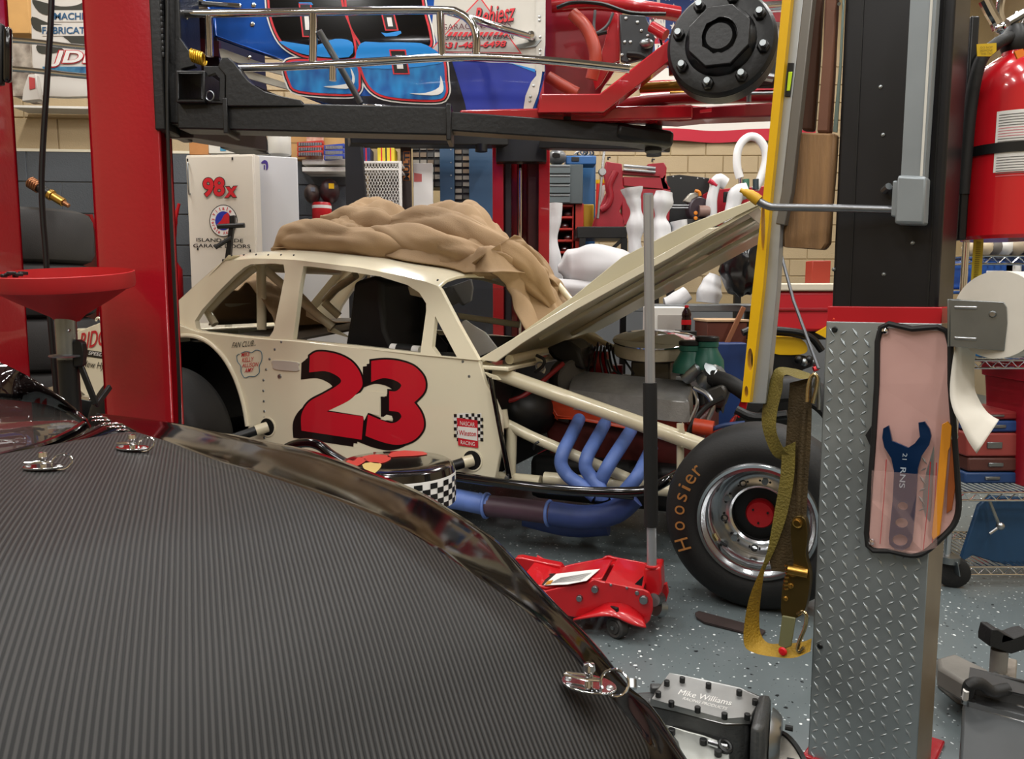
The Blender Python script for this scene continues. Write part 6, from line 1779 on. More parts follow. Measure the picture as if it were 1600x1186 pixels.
MB().lathe([(FRr + 0.001, -0.011), (FRr + 0.004, -0.011), (FRr + 0.004, 0.011), (FRr + 0.001, 0.011)], (fx.x, fx.y, zs), (0, 0, 1), 40).build('strap', M_BLACK, fe)
MB().obox((fx.x - 0.115, fx.y - 0.02, zs - 0.20), (0.02, 0, 0), (0, 0.04, 0), (0, 0, 0.5)).build('wall_bracket', M_BLACK, fe, bevel=0.004)
tg_ = thing('safety_tag', 'small yellow warning tag tied by the extinguisher hose', 'tag', P(1538, 85, 1.74), 0)
MB().prism([P(x, y, 1.74) for x, y in ((1526, 69), (1557, 67), (1557, 80), (1548, 88), (1527, 88))], (0, 0.002, 0)).build('tag_card', mat('tag_yellow', '#c9a416', 0.5), tg_, smooth=0)
for i, s_ in enumerate(('DO NOT', 'REMOVE', 'THIS TAG')):
    a, b = P(1532, 76 + i * 5, 1.738), P(1551, 75.5 + i * 5, 1.738)
    text(MB(), s_, a, b - a, P(1532, 72.8 + i * 5, 1.738) - a, 0.0005).build('lettering', mat('tag_text', '#6b5410', 0.5), tg_, smooth=0)
ot = MB().prism([P(x, y, 1.75) for x, y in ((1585, 80), (1598, 76), (1604, 86), (1590, 92))], (0, 0.004, 0)).build('orange_seal', mat('orange_seal', '#e0781a', 0.5), None)
tag(ot, 'orange plastic seal on the extinguisher valve', 'seal')
tm = thing('yellow_scale', 'yellow paper scale hanging below the red fire extinguisher', 'scale', P(1528, 445, 1.84), 0)
MB().prism([P(x, y, 1.86) for x, y in ((1522, 372), (1537, 373), (1533, 446), (1517, 445))], (0, 0.002, 0)).build('scale_strip', mat('scale_yellow', '#b9a52a', 0.5), tm, smooth=0)
m = MB()
for k in range(22):
    m.prism([P(1526 - k * 0.25, 378 + k * 3, 1.858), P(1533 - k * 0.25, 378 + k * 3, 1.858), P(1533 - k * 0.25, 378.8 + k * 3, 1.858), P(1526 - k * 0.25, 378.8 + k * 3, 1.858)], (0, 0.001, 0))
m.build('scale_marks', mat('scale_mark', '#6b5d12', 0.5), tm, smooth=0)

# ------------------------------------------------------------------ paper roll on its bracket
RC = KP(1556, 492, -0.02)
RAX = (KN * 0.92 + KR * 0.35).normalized()
pr_ = thing('paper_roll', 'white shop paper roll with a torn sheet hanging down', 'paper roll', RC - V((0, 0, 0.09)), 0)
RRo = 0.088
M_PAPER = mat('white_paper', '#cfcabf', 0.8, var=0.03, vscale=20)
MB().lathe([(0.02, 0.0), (RRo, 0.0), (RRo, 0.20), (0.02, 0.20), (0.02, 0.0)], RC, RAX, 56).build('roll', M_PAPER, pr_)
pa = [KP(1497, 520, -0.015), KP(1489, 560, -0.02), KP(1484, 610, -0.03), KP(1489, 640, -0.04), KP(1500, 662, -0.05), KP(1512, 688, -0.055), KP(1526, 709, -0.06)]
pb_ = [KP(1528, 528, 0.06), KP(1523, 565, 0.05), KP(1523, 605, 0.03), KP(1530, 625, 0.01), KP(1540, 641, -0.01), KP(1550, 650, -0.02), KP(1561, 656, -0.03)]
pa, pb_ = smooth_path(pa, 5), smooth_path(pb_, 5)
MB().shell([[p.lerp(q, k / 4) for k in range(5)] for p, q in zip(pa, pb_)], KN * 0.0012).build('hanging_sheet', M_PAPER, pr_, smooth=180)
bk = thing('roll_bracket', 'galvanised steel bracket holding the paper roll at the red band', 'bracket', KP(1485, 520, 0.0), 0)
pl = MB().prism([KP(x, y, -0.030) for x, y in ((1484, 468), (1568, 472), (1573, 480), (1574, 505), (1569, 548), (1484, 541))], KN * 0.004).build('front_plate', M_ZINC, bk, bevel=0.001)
for y0 in (480, 499):
    pass
MB().bar(KP(1491, 480, -0.031), KP(1527, 481, -0.031), 0.004, 0.006).build('pressed_rib', M_STEEL, pl, bevel=0.002)
MB().bar(KP(1491, 528, -0.031), KP(1526, 530, -0.031), 0.004, 0.006).build('pressed_rib', M_STEEL, pl, bevel=0.002)
MB().lathe([(0, 0.004), (0.005, 0.004), (0.007, 0)], KP(1551, 491, -0.031), -KN, 12).build('axle_rivet', M_STEEL, pl)
a, b, c_, d_ = KP(1484, 468, -0.03), KP(1484, 541, -0.03), KP(1472, 541, 0.05), KP(1472, 468, 0.05)
MB().prism([KP(1484, 468, -0.03), KP(1484, 541, -0.03), KP(1484, 541, -0.03) + RAX * 0.21, KP(1484, 468, -0.03) + RAX * 0.21], KR * -0.004).build('side_plate', M_ZINC, bk, bevel=0.001)
# ================================================================== LEFT SIDE OF THE SHOP
# oil drain funnel
fc = P(98, 428, 2.72)
fr = 0.226
t = thing('oil_drain', 'red oil drain funnel on a steel pipe in front of the red posts', 'oil drain', (fc.x, fc.y, 0), 0)
M_FUN = mat('funnel_red', '#a31a1e', 0.5, var=0.10, vscale=6)
MB().lathe([(0.036, -0.165), (0.055, -0.145), (0.14, -0.095), (fr - 0.03, -0.058), (fr - 0.004, -0.048), (fr, -0.036), (fr, 0.004), (fr - 0.004, 0.006), (fr - 0.006, -0.034), (fr - 0.03, -0.05), (0.14, -0.085), (0.05, -0.135), (0.03, -0.15)], fc, (0, -0.115, 0.993), 64).build('funnel', M_FUN, t)
MB().cyl(fc + V((0, 0, -0.30)), fc + V((0, 0, -0.15)), 0.034, n=24).build('neck_pipe', M_ZINC, t)
MB().lathe([(0.034, -0.285), (0.056, -0.287), (0.060, -0.283), (0.056, -0.279), (0.034, -0.277)], fc, (0, 0, 1), 28).build('flange', M_ZINC, t)
MB().cyl((fc.x, fc.y, 0.30), fc + V((0, 0, -0.295)), 0.034, n=24).build('stand_pipe', M_BLACK, t)
MB().lathe([(0, 0.03), (0.20, 0.03), (0.22, 0.06), (0.22, 0.36), (0.19, 0.40), (0.03, 0.42), (0, 0.42)], (fc.x, fc.y, 0), (0, 0, 1), 36).build('oil_tank', M_FUN, t)
MB().prism([P(x, y, 2.70) for x, y in ((113, 536), (118, 530), (128, 536), (130, 548), (128, 572), (114, 574))], (0, 0.03, 0)).build('clamp', M_BLACK, t, bevel=0.004)
MB().bar(P(124, 566, 2.72), P(150, 632, 2.72), 0.012, 0.02).build('brace', M_BLACK, t, bevel=0.003)
MB().bar(P(150, 634, 2.72), P(172, 604, 2.8), 0.012, 0.02).build('brace', M_BLACK, t, bevel=0.003)
MB().cyl(P(107, 516, 2.66), P(109, 517, 2.66), 0.006, n=8).build('set_screw', M_STEEL, t)
rn = random.Random(3)
for k in range(6):
    c = P(6 + k * 6, 431 - (k % 3) * 2, 2.66 + 0.02 * (k % 2))
    b_ = MB().box(c, (0.02 + rn.random() * 0.014, 0.014, 0.012), rn.random() * 3).build('metal_scrap', mat('dark_scrap', '#2c2c2e', 0.4, 0.6), None, bevel=0.003)
    tag(b_, 'small dark metal scrap lying in the red drain funnel', 'scrap', 'metal scraps in the funnel')
# hanging hose
h_ = MB().tube([P(81, -60, 3.3), P(80, 20, 3.3), P(74, 120, 3.3), P(67, 230, 3.3), P(65, 290, 3.3), P(67, 340, 3.3), P(72, 400, 3.3), P(76, 470, 3.3), P(90, 640, 3.3), P(95, 760, 3.3)], 0.0115, 10, sm=5).build('air_hose', M_BLACK, None)
tag(h_, 'black air hose hanging between the two red posts', 'hose')
# stack of slicks
tc_ = P(56, 463, 5.0)
ztop_ = P(56, 322, 4.75).z
TH = ztop_ / 5
proto = None
for k in range(5):
    z0 = ztop_ - (k + 1) * TH
    zz = max(0.0, z0)
    hgt = TH - 0.004
    m = MB().lathe([(0.19, 0.0), (0.28, 0.0), (0.325, 0.02), (0.345, 0.06), (0.348, 0.17), (0.345, hgt - 0.06), (0.325, hgt - 0.02), (0.28, hgt), (0.19, hgt), (0.19, 0.0)], (tc_.x, tc_.y, max(0.0, z0)), (0, 0, 1), 48)
    o = m.build('slick_tyre', [M_RUBG], None)
    tag(o, ('top' if k == 0 else ['', 'second from top', 'third from top', 'fourth from top', 'lowest'][k]) + ' black slick tyre of the stack behind the left red posts', 'tyre', 'slick tyres in the stack')
    if ztop_ - (k + 2) * TH < -0.1:
        break
# brass torch body on the stack
tb = thing('brass_nozzle', 'brass and copper nozzle lying on the stacked slick tyres', 'nozzle', P(78, 318, 4.8), 0)
d0, d1 = P(46, 284, 4.78), P(108, 322, 4.78)
for k, (a, b, r, m_) in enumerate(((0.0, 0.24, 0.032, mat('copper_end', '#9a6a4a', 0.35, 0.9)), (0.22, 0.52, 0.028, M_BLACK), (0.50, 0.58, 0.034, M_BRASS), (0.58, 0.86, 0.026, M_BRASS), (0.84, 1.0, 0.016, MATS['copper_end']))):
    MB().cyl(d0.lerp(d1, a), d0.lerp(d1, b), r, r * (0.8 if k == 4 else 1.0), 16).build('nozzle_section', m_, tb, bevel=0.002)
for k in range(5):
    MB().torus(d0.lerp(d1, 0.03 + k * 0.05), d1 - d0, 0.033, 0.004, 18, 6).build('ridge', MATS['copper_end'], tb)
# red seat shell behind the tyres
s_ = MB().shell([[P(x + dx, y, 5.3 + 0.3 * k) for k, dx in ((0, 0), (1, -30))] for x, y in ((140, 335), (148, 360), (153, 390), (153, 440), (150, 500))], (0.02, 0.0, 0)).build('seat_shell', mat('seat_red', '#a0151c', 0.4), None)
tag(s_, 'red plastic seat shell showing behind the stacked slick tyres', 'seat')
# red spouted jug beside the post
jg = P(266, 380, 6.2)
t = thing('fuel_jug', 'red fuel jug with tall pointed spout beside the white locker', 'fuel jug', (jg.x, jg.y, 0.9), 0)
zj = P(266, 425, 6.2).z
MB().lathe([(0, zj - 0.22), (0.09, zj - 0.22), (0.10, zj - 0.2), (0.10, zj + 0.02), (0.05, zj + 0.10), (0.03, zj + 0.13), (0, zj + 0.13)], (jg.x - 0.02, jg.y, 0), (0, 0, 1), 20).build('jug_body', M_REDP, t)
MB().tube([(jg.x, jg.y, zj + 0.12), P(270, 362, 6.2), P(274, 340, 6.2), P(280, 318, 6.2)], [0.035, 0.03, 0.025, 0.016, 0.012], 14, sm=3).build('spout', M_REDP, t)
MB().cyl(P(262, 392, 6.1), P(262, 412, 6.1), 0.022, n=14).build('cap', M_WHTPRINT, t)
MB().obox(V((jg.x - 0.25, jg.y - 0.15, 0.0)), V((0.35, 0, 0)), V((0, 0.3, 0)), V((0, 0, zj - 0.22))).build('jug_stand', M_BLACK, t, bevel=0.01)
# sponsor panel of another race car
t = thing('race_car', 'white race car side panel with sponsor lettering behind the left posts', 'car body', P(95, 160, 4.6), 0)
DP = 4.6
pn = MB().prism([P(x, y, DP) for x, y in ((46, -80), (150, -80), (160, 40), (160, 150), (100, 152), (62, 150), (50, 100))], (0, 0.04, 0)).build('side_panel', mat('panel_white', '#d6d4cd', 0.35, coat=0.3), t, bevel=0.004)
for pts in ([(50, 0), (60, 18), (78, 24), (108, 20), (138, 14), (138, 0), (120, 8), (95, 10), (70, 4)], [(50, 26), (76, 36), (100, 40), (70, 50), (52, 44)], [(95, 52), (120, 50), (140, 60), (140, 70), (118, 72), (105, 62)], [(58, 70), (80, 70), (100, 78), (76, 84), (60, 82)]):
    MB().prism([P(x, y, DP - 0.003) for x, y in sm2(pts, 3)], (0, 0.002, 0)).build('grey_splash', mat('splash_grey', '#3b3c36', 0.4), pn, smooth=0)
def ptext(s, x0, y0, x1, y1, ht, m_, bold=0.0, shear=0.0, d=0.006):
    a, b = P(x0, y0, DP - d), P(x1, y1, DP - d)
    text(MB(), s, a, b - a, P(x0, y0 - ht, DP - d) - a, 0.001, bold, shear).build('lettering', m_, pn, smooth=0)
M_TEAL = mat('steel_blue_print', '#2b5a80', 0.4)
MB().prism([P(x, y, DP - 0.004) for x, y in ((82, 16), (150, 16), (150, 34), (84, 34))], (0, 0.002, 0)).build('white_ground', MATS['panel_white'], pn, smooth=0)
MB().prism([P(x, y, DP - 0.004) for x, y in ((64, 39), (150, 39), (150, 56), (66, 56))], (0, 0.002, 0)).build('white_ground', MATS['panel_white'], pn, smooth=0)
ptext('MACHINE', 85, 31, 150, 31, 11, M_TEAL, 0.02)
ptext('FABRICATION', 66, 53, 160, 53, 11, M_TEAL, 0.02)
MB().prism([P(x, y, DP - 0.004) for x, y in ((66, 104), (150, 104), (150, 118), (70, 118))], (0, 0.002, 0)).build('blue_ground', mat('camo_blue', '#4f8fb4', 0.4, col2='#1f4f78', vscale=22), pn, smooth=0)
ptext('JDL', 78, 106, 152, 106, 28, M_REDPRINT, 0.06, 0.2, 0.006)
ptext('JDL', 80, 104, 150, 104, 25, M_WHTPRINT, 0.03, 0.2, 0.009)
for y_ in (66, 111):
    MB().tube([P(12, y_ - 4, DP - 0.2), P(60, y_, DP - 0.2), P(110, y_ + 6, DP - 0.2), P(160, y_ + 10, DP - 0.2)], 0.015, 12, sm=4).build('nerf_bar', M_CHROME, t)
MB().prism([P(x, y, DP + 0.06) for x, y in ((12, 70), (46, 66), (50, 110), (34, 150), (20, 150))], (0, 0.2, 0)).build('inner_structure', mat('engine_mix', '#6e6258', 0.5, col2='#c9c0b2', vscale=14), t)
MB().prism([P(x, y, DP - 0.03) for x, y in ((44, 116), (56, 116), (62, 155), (34, 158), (36, 140))], (0, 0.05, 0)).build('white_bracket', MATS['panel_white'], t, bevel=0.004)
MB().prism([P(x, y, DP - 0.034) for x, y in ((45, 120), (54, 122), (55, 138), (46, 140))], (0, 0.002, 0)).build('red_mark', mat('pink_red', '#c04a4a', 0.5), t, smooth=0)
# ledge of cartons on the wall above the grey paint
def carton(px0, py0, px1, py1, D, dep, label, col, grp=None, tape=True, rot=0.0):
    a, b = P(px0, py1, D), P(px1, py1, D)
    top_z = P(px0, py0, D).z
    t_ = thing('cardboard_box', label, 'cardboard box', (a + b) / 2, 0, grp)
    MB().obox(a, b - a, V((0, dep, 0)), V((0, 0, top_z - a.z))).build('carton', mat('card_' + col[1:], col, 0.75, var=0.06), t_, bevel=0.004)
    if tape:
        MB().obox(a.lerp(b, 0.0) + V((0, -0.001, (top_z - a.z) * 0.48)), b - a, V((0, 0.001, 0)), V((0, 0, 0.012))).build('fold_line', mat('card_line', '#8a6a40', 0.7), t_, smooth=0)
    return t_
carton(8, -60, 47, 52, 5.4, 0.4, 'tan cardboard box at the top left corner of the wall', '#c79a5e')
wallD = 6.45
lg = MB().obox(P(20, 164, wallD), V((0.9, 0.08, 0)), V((0, 0.2, 0)), V((0, 0, -0.02))).build('wall_shelf', M_WHITE, None, bevel=0.003)
tag(lg, 'narrow white wall shelf on the beige blocks behind the left posts', 'shelf')

# ------------------------------------------------------------------ white locker 98x
LD = 5.95
a, b = P(291, 243, LD + 0.05), P(397, 240.5, LD)
zt_ = b.z
fx_ = V((b.x - a.x, b.y - a.y, 0))
fn = V((fx_.y, -fx_.x, 0)).normalized()
A0_ = V((a.x, a.y, 0))
t = thing('storage_locker', 'tall white locker with red 98x and garage door lettering', 'locker', A0_ + fx_ / 2, 0)
M_LOCK = mat('locker_white', '#cfc8bb', 0.45, var=0.03, vscale=2)
MB().obox(A0_, fx_, -fn * 0.10, V((0, 0, zt_))).build('cabinet_body', M_LOCK, t, bevel=0.006)
dr = MB().obox(A0_ + fx_ * 0.01 + V((0, 0, 0.06)) + fn * 0.018, fx_ * 0.98, -fn * 0.02, V((0, 0, zt_ - 0.075))).build('door', M_LOCK, t, bevel=0.004)
def LK(px, py, off=0.020):
    return PL(px, py, A0_ + fn * off, fn)
MB().tube([LK(294, 256, 0.02), LK(293, 258, 0.05), LK(295, 300, 0.05), LK(297, 303, 0.02)], 0.006, 8, sm=3).build('handle', M_ZINC, dr)
for px, py in ((293, 250), (363, 248), (309, 389), (391, 392)):
    MB().cyl(LK(px, py - 2), LK(px, py + 2), 0.006, n=8).build('hinge_screw', M_BLACK, dr)
def lktext(s, x0, y0, x1, y1, ht, m_, bold=0.0, shear=0.0, off=0.023):
    A_, B_ = LK(x0, y0, off), LK(x1, y1, off)
    text(MB(), s, A_, B_ - A_, LK(x0, y0 - ht, off) - A_, 0.001, bold, shear).build('lettering', m_, dr, smooth=0)
lktext('98', 316, 311, 353, 310, 34, mat('shadow_grey', '#9a958c', 0.5), 0.07, 0.0, 0.0215)
lktext('98', 316, 309, 352, 308, 32, M_BLKPRINT, 0.06, 0.0, 0.0225)
lktext('98', 317, 308, 351, 307, 30, M_REDPRINT, 0.035, 0.0, 0.0245)
lktext('x', 350, 310, 372, 309, 19, M_BLKPRINT, 0.06, 0.1, 0.0255)
lktext('x', 351, 309, 371, 308, 17, M_REDPRINT, 0.03, 0.1, 0.0275)
ring = [(349 + 20.5 * math.cos(k * math.pi / 18), 345 + 24 * math.sin(k * math.pi / 18)) for k in range(36)]
MB().prism([LK(x, y, 0.022) for x, y in offset_poly(ring, 1.2)], fn * 0.001).build('emblem_ring', M_BLKPRINT, dr, smooth=0)
MB().prism([LK(x, y, 0.0235) for x, y in ring], fn * 0.001).build('emblem_ground', M_WHTPRINT, dr, smooth=0)
MB().prism([LK(349 + (x - 349) * 0.62, 345 + (y - 345) * 0.62, 0.025) for x, y in ring], fn * 0.001).build('emblem_disc', M_BLUPRINT, dr, smooth=0)
MB().prism([LK(x, y, 0.0265) for x, y in ((338, 352), (346, 344), (350, 336), (356, 332), (361, 342), (361, 354), (352, 357))], fn * 0.001).build('emblem_figure', M_REDPRINT, dr, smooth=0)
def arc_text(s, c, rx_, ry_, a0, a1, sz, inward):
    n = len(s)
    for k, ch_ in enumerate(s):
        if ch_ == ' ':
            continue
        an = a0 + (a1 - a0) * (k / max(1, n - 1))
        ca, sa = math.cos(an), math.sin(an)
        p = (c[0] + rx_ * ca, c[1] - ry_ * sa)
        up = (ca, -sa) if not inward else (-ca, sa)
        rt = (-up[1], up[0])
        wf = {'i': 0.10, 'l': 0.10, 't': 0.2, 'm': 0.42}.get(ch_, 0.32)
        hf = 0.72 if ch_ in 'arecmy' else 1.0
        o_ = LK(p[0] - rt[0] * sz * wf, p[1] - rt[1] * sz * wf, 0.0275)
        X_ = LK(p[0] + rt[0] * sz * wf, p[1] + rt[1] * sz * wf, 0.0275) - o_
        Y_ = LK(p[0] - rt[0] * sz * wf + up[0] * sz * hf, p[1] - rt[1] * sz * wf + up[1] * sz * hf, 0.0275) - o_
        text(MB(), ch_, o_, X_, Y_, 0.0, 0.02).build('lettering', M_REDPRINT, dr, smooth=0)
arc_text('Vitale', (349, 345), 14.5, 17, math.radians(150), math.radians(50), 5.5, False)
arc_text('Karate Academy', (349, 345), 18.5, 21.5, math.radians(175), math.radians(360), 5.0, True)
lktext('ISLAND WIDE', 307, 377.5, 380, 379, 5.6, M_BLKPRINT, 0.012)
lktext('GARAGE DOORS', 302, 386.5, 391, 388, 5.6, M_BLKPRINT, 0.012)
# refrigerator beside it
t = thing('refrigerator', 'plain white refrigerator door with purple sticker right of the locker', 'refrigerator', P(440, 463, 6.25), 0)
r0, r1 = P(402, 463, 6.08), P(472, 463, 6.2)
r0.z = r1.z = 0
zf = P(440, 243, 6.14).z
rd = (r1 - r0)
rnn = V((rd.y, -rd.x, 0)).normalized()
MB().obox(r0 - rnn * 0.05, rd, -rnn * 0.35, V((0, 0, zf))).build('cabinet_body', mat('fridge_white', '#c4c5c7', 0.35), t, bevel=0.01)
rdo = MB().obox(r0 + V((0, 0, 0.08)), rd * 0.985, -rnn * 0.05, V((0, 0, zf - 0.085))).build('door', MATS['fridge_white'], t, bevel=0.008)
MB().obox(r0 + rd * 0.0 - rd.normalized() * 0.025, rd.normalized() * 0.025, -rnn * 0.04, V((0, 0, zf))).build('door_seal', mat('seal_grey', '#6d6a66', 0.5), t)
def RF(px, py):
    return PL(px, py, r0 + rnn * 0.002, rnn)
MB().prism([RF(*q) for q in sm2([(408, 254), (413, 250), (418, 253), (419, 262), (416, 266), (415, 256), (410, 256)], 3)], rnn * 0.001).build('sticker', mat('purple_print', '#3d2a78', 0.5), rdo, smooth=0)
MB().prism([RF(*q) for q in ((412, 258), (414, 258), (414, 265), (412, 265))], rnn * 0.001).build('sticker', MATS['purple_print'], rdo, smooth=0)
# black T-handle stand in front of the locker
t = thing('tow_handle', 'black steel T-handle stand in front of the white locker', 'handle stand', P(353, 420, 5.75), 0)
DD = 5.8
MB().prism([P(x, y, DD) for x, y in ((358, 337), (366, 336), (366, 345), (362, 372), (359, 410), (350, 412), (355, 372), (358, 350))], (0, 0.04, 0)).build('upright', M_BLACK, t, bevel=0.004)
MB().obox(V((P(353, 463, DD).x - 0.02, DD, 0)), V((0.045, 0, 0)), V((0, 0.04, 0)), V((0, 0, P(353, 405, DD).z))).build('upright', M_BLACK, t, bevel=0.004)
MB().cyl(P(340, 354, DD - 0.01), P(382, 352, DD - 0.01), 0.018, n=14).build('cross_grip', M_BLACK, t)
MB().cyl(P(336, 387, DD - 0.03), P(362, 371, DD), 0.016, n=14).build('lower_grip', M_BLACK, t)
# ------------------------------------------------------------------ things on top of the locker and fridge
carton(296, 211, 326, 242, 6.12, 0.2, 'orange-brown cardboard box on top of the white locker', '#b07a48', tape=False)
bx = carton(326, 222, 386, 240, 6.12, 0.15, 'flat white and blue carton on top of the locker', '#c9c6bc', tape=False)
for k in range(3):
    MB().prism([P(x, y, 6.118) for x, y in ((344 + k * 14, 228), (353 + k * 14, 228), (353 + k * 14, 236), (344 + k * 14, 236))], (0, 0.001, 0)).build('carton_print', mat('print_teal', '#3f86a8', 0.5), bx, smooth=0)
pic = thing('signed_picture', 'framed signed picture leaning on top of the refrigerator', 'picture', P(402, 242, 6.2), 0)
MB().prism([P(x, y, 6.2) for x, y in ((386, 203), (412, 200), (422, 241), (386, 241))], (0, 0.02, 0)).build('frame', M_BLACK, pic, bevel=0.002)
MB().prism([P(x, y, 6.195) for x, y in ((388, 205), (410, 203), (418, 238), (388, 236))], (0, 0.002, 0)).build('print', mat('photo_print', '#8a7f78', 0.4, col2='#d8d2ca', vscale=16), pic, smooth=0)
a_, b_ = P(392, 226, 6.192), P(414, 214, 6.192)
text(MB(), 'Rick', a_, b_ - a_, P(394, 214, 6.192) - a_, 0.001, 0, 0.3).build('signature', M_BLKPRINT, pic, smooth=0)
jc = P(437, 242, 6.25)
jt = thing('plastic_jar', 'cloudy white plastic jar with yellow band on top of the refrigerator', 'jar', jc, 0)
jh = P(437, 207, 6.25).z - jc.z
jr = 17.5 / 1220 * 6.25
MB().lathe([(0, 0), (jr * 0.95, 0), (jr, 0.01), (jr, jh * 0.8), (jr * 0.97, jh * 0.84), (0, jh * 0.84)], jc, (0, 0, 1), 28).build('jar_body', mat('cloudy_plastic', '#c6c4bc', 0.35, coat=0.2), jt)
MB().lathe([(0, jh * 0.84), (jr * 1.03, jh * 0.84), (jr * 1.03, jh), (0, jh)], jc, (0, 0, 1), 28).build('lid', M_WHITE, jt)
MB().lathe([(jr * 1.005, jh * 0.45), (jr * 1.005, jh * 0.62)], jc, (0, 0, 1), 14, math.radians(150), math.radians(260)).build('label', mat('label_amber', '#c99a3a', 0.5), jt)
carton(455, 198, 500, 249, 6.7, 0.1, 'tan cardboard box behind the red socket rails', '#b48a56')
carton(503, 196, 542, 249, 6.75, 0.1, 'small tan cardboard box above the blue socket rails', '#b8935e', tape=False)
prt = thing('framed_print', 'small framed print between the cartons above the shelf', 'picture', P(491, 214, 6.8), 0)
MB().prism([P(x, y, 6.65) for x, y in ((479, 203), (505, 203), (505, 249), (479, 249))], (0, 0.02, 0)).build('frame', mat('frame_cream', '#c9bba5', 0.5, col2='#a85a4a', vscale=18), prt)
def rails(px0, py0, px1, py1, D, col, label):
    t_ = thing('socket_rail', label, 'socket rail', P((px0 + px1) / 2, py1, D), 0)
    for k in range(3):
        y0 = py0 + (py1 - py0) * k / 3
        MB().prism([P(px0, y0 + 3, D - 0.02 * k), P(px1, y0, D - 0.02 * k), P(px1, y0 + (py1 - py0) / 3.4, D - 0.02 * k), P(px0, y0 + 3 + (py1 - py0) / 3.4, D - 0.02 * k)], (0, 0.05, 0)).build('rail', mat('rail_' + col[1:], col, 0.4, coat=0.2), t_, bevel=0.003)
        for j in range(10):
            x = px0 + 4 + (px1 - px0 - 8) * j / 9
            MB().cyl(P(x, y0 + 4, D - 0.02 * k - 0.01), P(x, y0 + 9, D - 0.02 * k - 0.01), 0.010, n=8).build('socket', M_STEEL, t_)
rails(464, 219, 505, 242, 6.6, '#b03028', 'red rails of chrome sockets above the white shelf')
rails(506, 224, 538, 248, 6.55, '#1f3f9c', 'blue rails of chrome sockets right of the red ones')
# white wall shelf with gear below
t = thing('wall_shelf', 'white steel shelf unit with dark gear beside the refrigerator', 'shelf', P(505, 463, 6.8), 0)
for y0, y1 in ((249, 257), (261, 268)):
    MB().obox(P(472, y1, 6.6), P(541, y1, 6.6) - P(472, y1, 6.6), V((0, 0.4, 0)), V((0, 0, P(472, y0, 6.6).z - P(472, y1, 6.6).z))).build('shelf_board', M_WHITE, t, bevel=0.004)
MB().obox(P(472, 345, 7.0), P(545, 345, 7.0) - P(472, 345, 7.0), V((0, 0.02, 0)), V((0, 0, P(472, 268, 7.0).z - P(472, 345, 7.0).z))).build('back_panel', mat('shelf_back', '#8c8478', 0.6), t)
zb_ = P(500, 345, 6.8).z
MB().obox(V((P(472, 463, 6.6).x, 6.6, 0)), V((0.42, 0, 0)), V((0, 0.4, 0)), V((0, 0, P(500, 352, 6.6).z))).build('lower_cabinet', M_WHITE, t, bevel=0.004)
for nm, lbl, x0, y0, x1, y1, c1, c2, cat in (('helmet_bag', 'dark maroon helmet bag on the white shelf unit', 476, 288, 500, 318, '#2a1c1e', '#6b6058', 'bag'), ('race_helmet', 'black and red helmet on the white shelf unit', 500, 280, 530, 318, '#3a1418', '#1a1a1c', 'helmet')):
    hc = P((x0 + x1) / 2, (y0 + y1) / 2, 6.72)
    rr = (x1 - x0) / 2 / 1220 * 6.72
    hz = (y1 - y0) / 2 / 1220 * 6.72
    hh_ = thing(nm, lbl, cat, hc - V((0, 0, hz)), 0)
    MB().ball(hc, (rr, 0.10, hz), 20, 14).build('shell', mat('gear_' + c1[1:], c1, 0.45, col2=c2, vscale=12), hh_)
    MB().prism([hc + V((rr * 0.2, -0.1, hz * 0.1)), hc + V((rr * 0.7, -0.09, hz * 0.1)), hc + V((rr * 0.7, -0.09, hz * 0.5)), hc + V((rr * 0.2, -0.1, hz * 0.5))], (0, 0.004, 0)).build('tag', M_YEL if nm == 'race_helmet' else M_ZINC, hh_, smooth=0)
rc_ = P(503, 332, 6.65)
rj = thing('red_can', 'red and white can below the helmet on the shelf unit', 'can', rc_ - V((0, 0, 0.08)), 0)
MB().lathe([(0, 0), (0.075, 0), (0.08, 0.01), (0.08, 0.13), (0.07, 0.15), (0, 0.15)], rc_ - V((0, 0, 0.07)), (0, 0, 1), 24).build('can_body', M_REDP, rj)
MB().lathe([(0.0805, 0.10), (0.0805, 0.125)], rc_ - V((0, 0, 0.07)), (0, 0, 1), 24).build('white_stripe', M_WHTPRINT, rj)
# ================================================================== BACK OF THE SHOP
# black mast
MBo = MB().prism([P(x, y, 6.0) for x, y in ((538, 205), (562, 205), (566, 250), (572, 320), (572, 420), (545, 420), (540, 300))], (0, 0.08, 0)).build('hoist_mast', mat('mast_black', '#0d0f14', 0.5), None, bevel=0.006)
t = thing('engine_hoist', 'black engine hoist mast behind the heaped car cover', 'engine hoist', P(553, 463, 6.04), 0)
t.location.z = 0
MBo.parent = t
MBo.location = MBo.location - V(t.location)
MB().obox(V((P(545, 463, 6.0).x, 6.0, 0.05)), V((0.13, 0, 0)), V((0, 0.08, 0)), V((0, 0, P(545, 415, 6.0).z))).build('mast_foot', MATS['mast_black'], t, bevel=0.006)
MB().obox(V((P(540, 463, 6.0).x - 0.1, 5.9, 0.0)), V((0.35, 0, 0)), V((0, 0.3, 0)), V((0, 0, 0.06))).build('base', MATS['mast_black'], t, bevel=0.01)
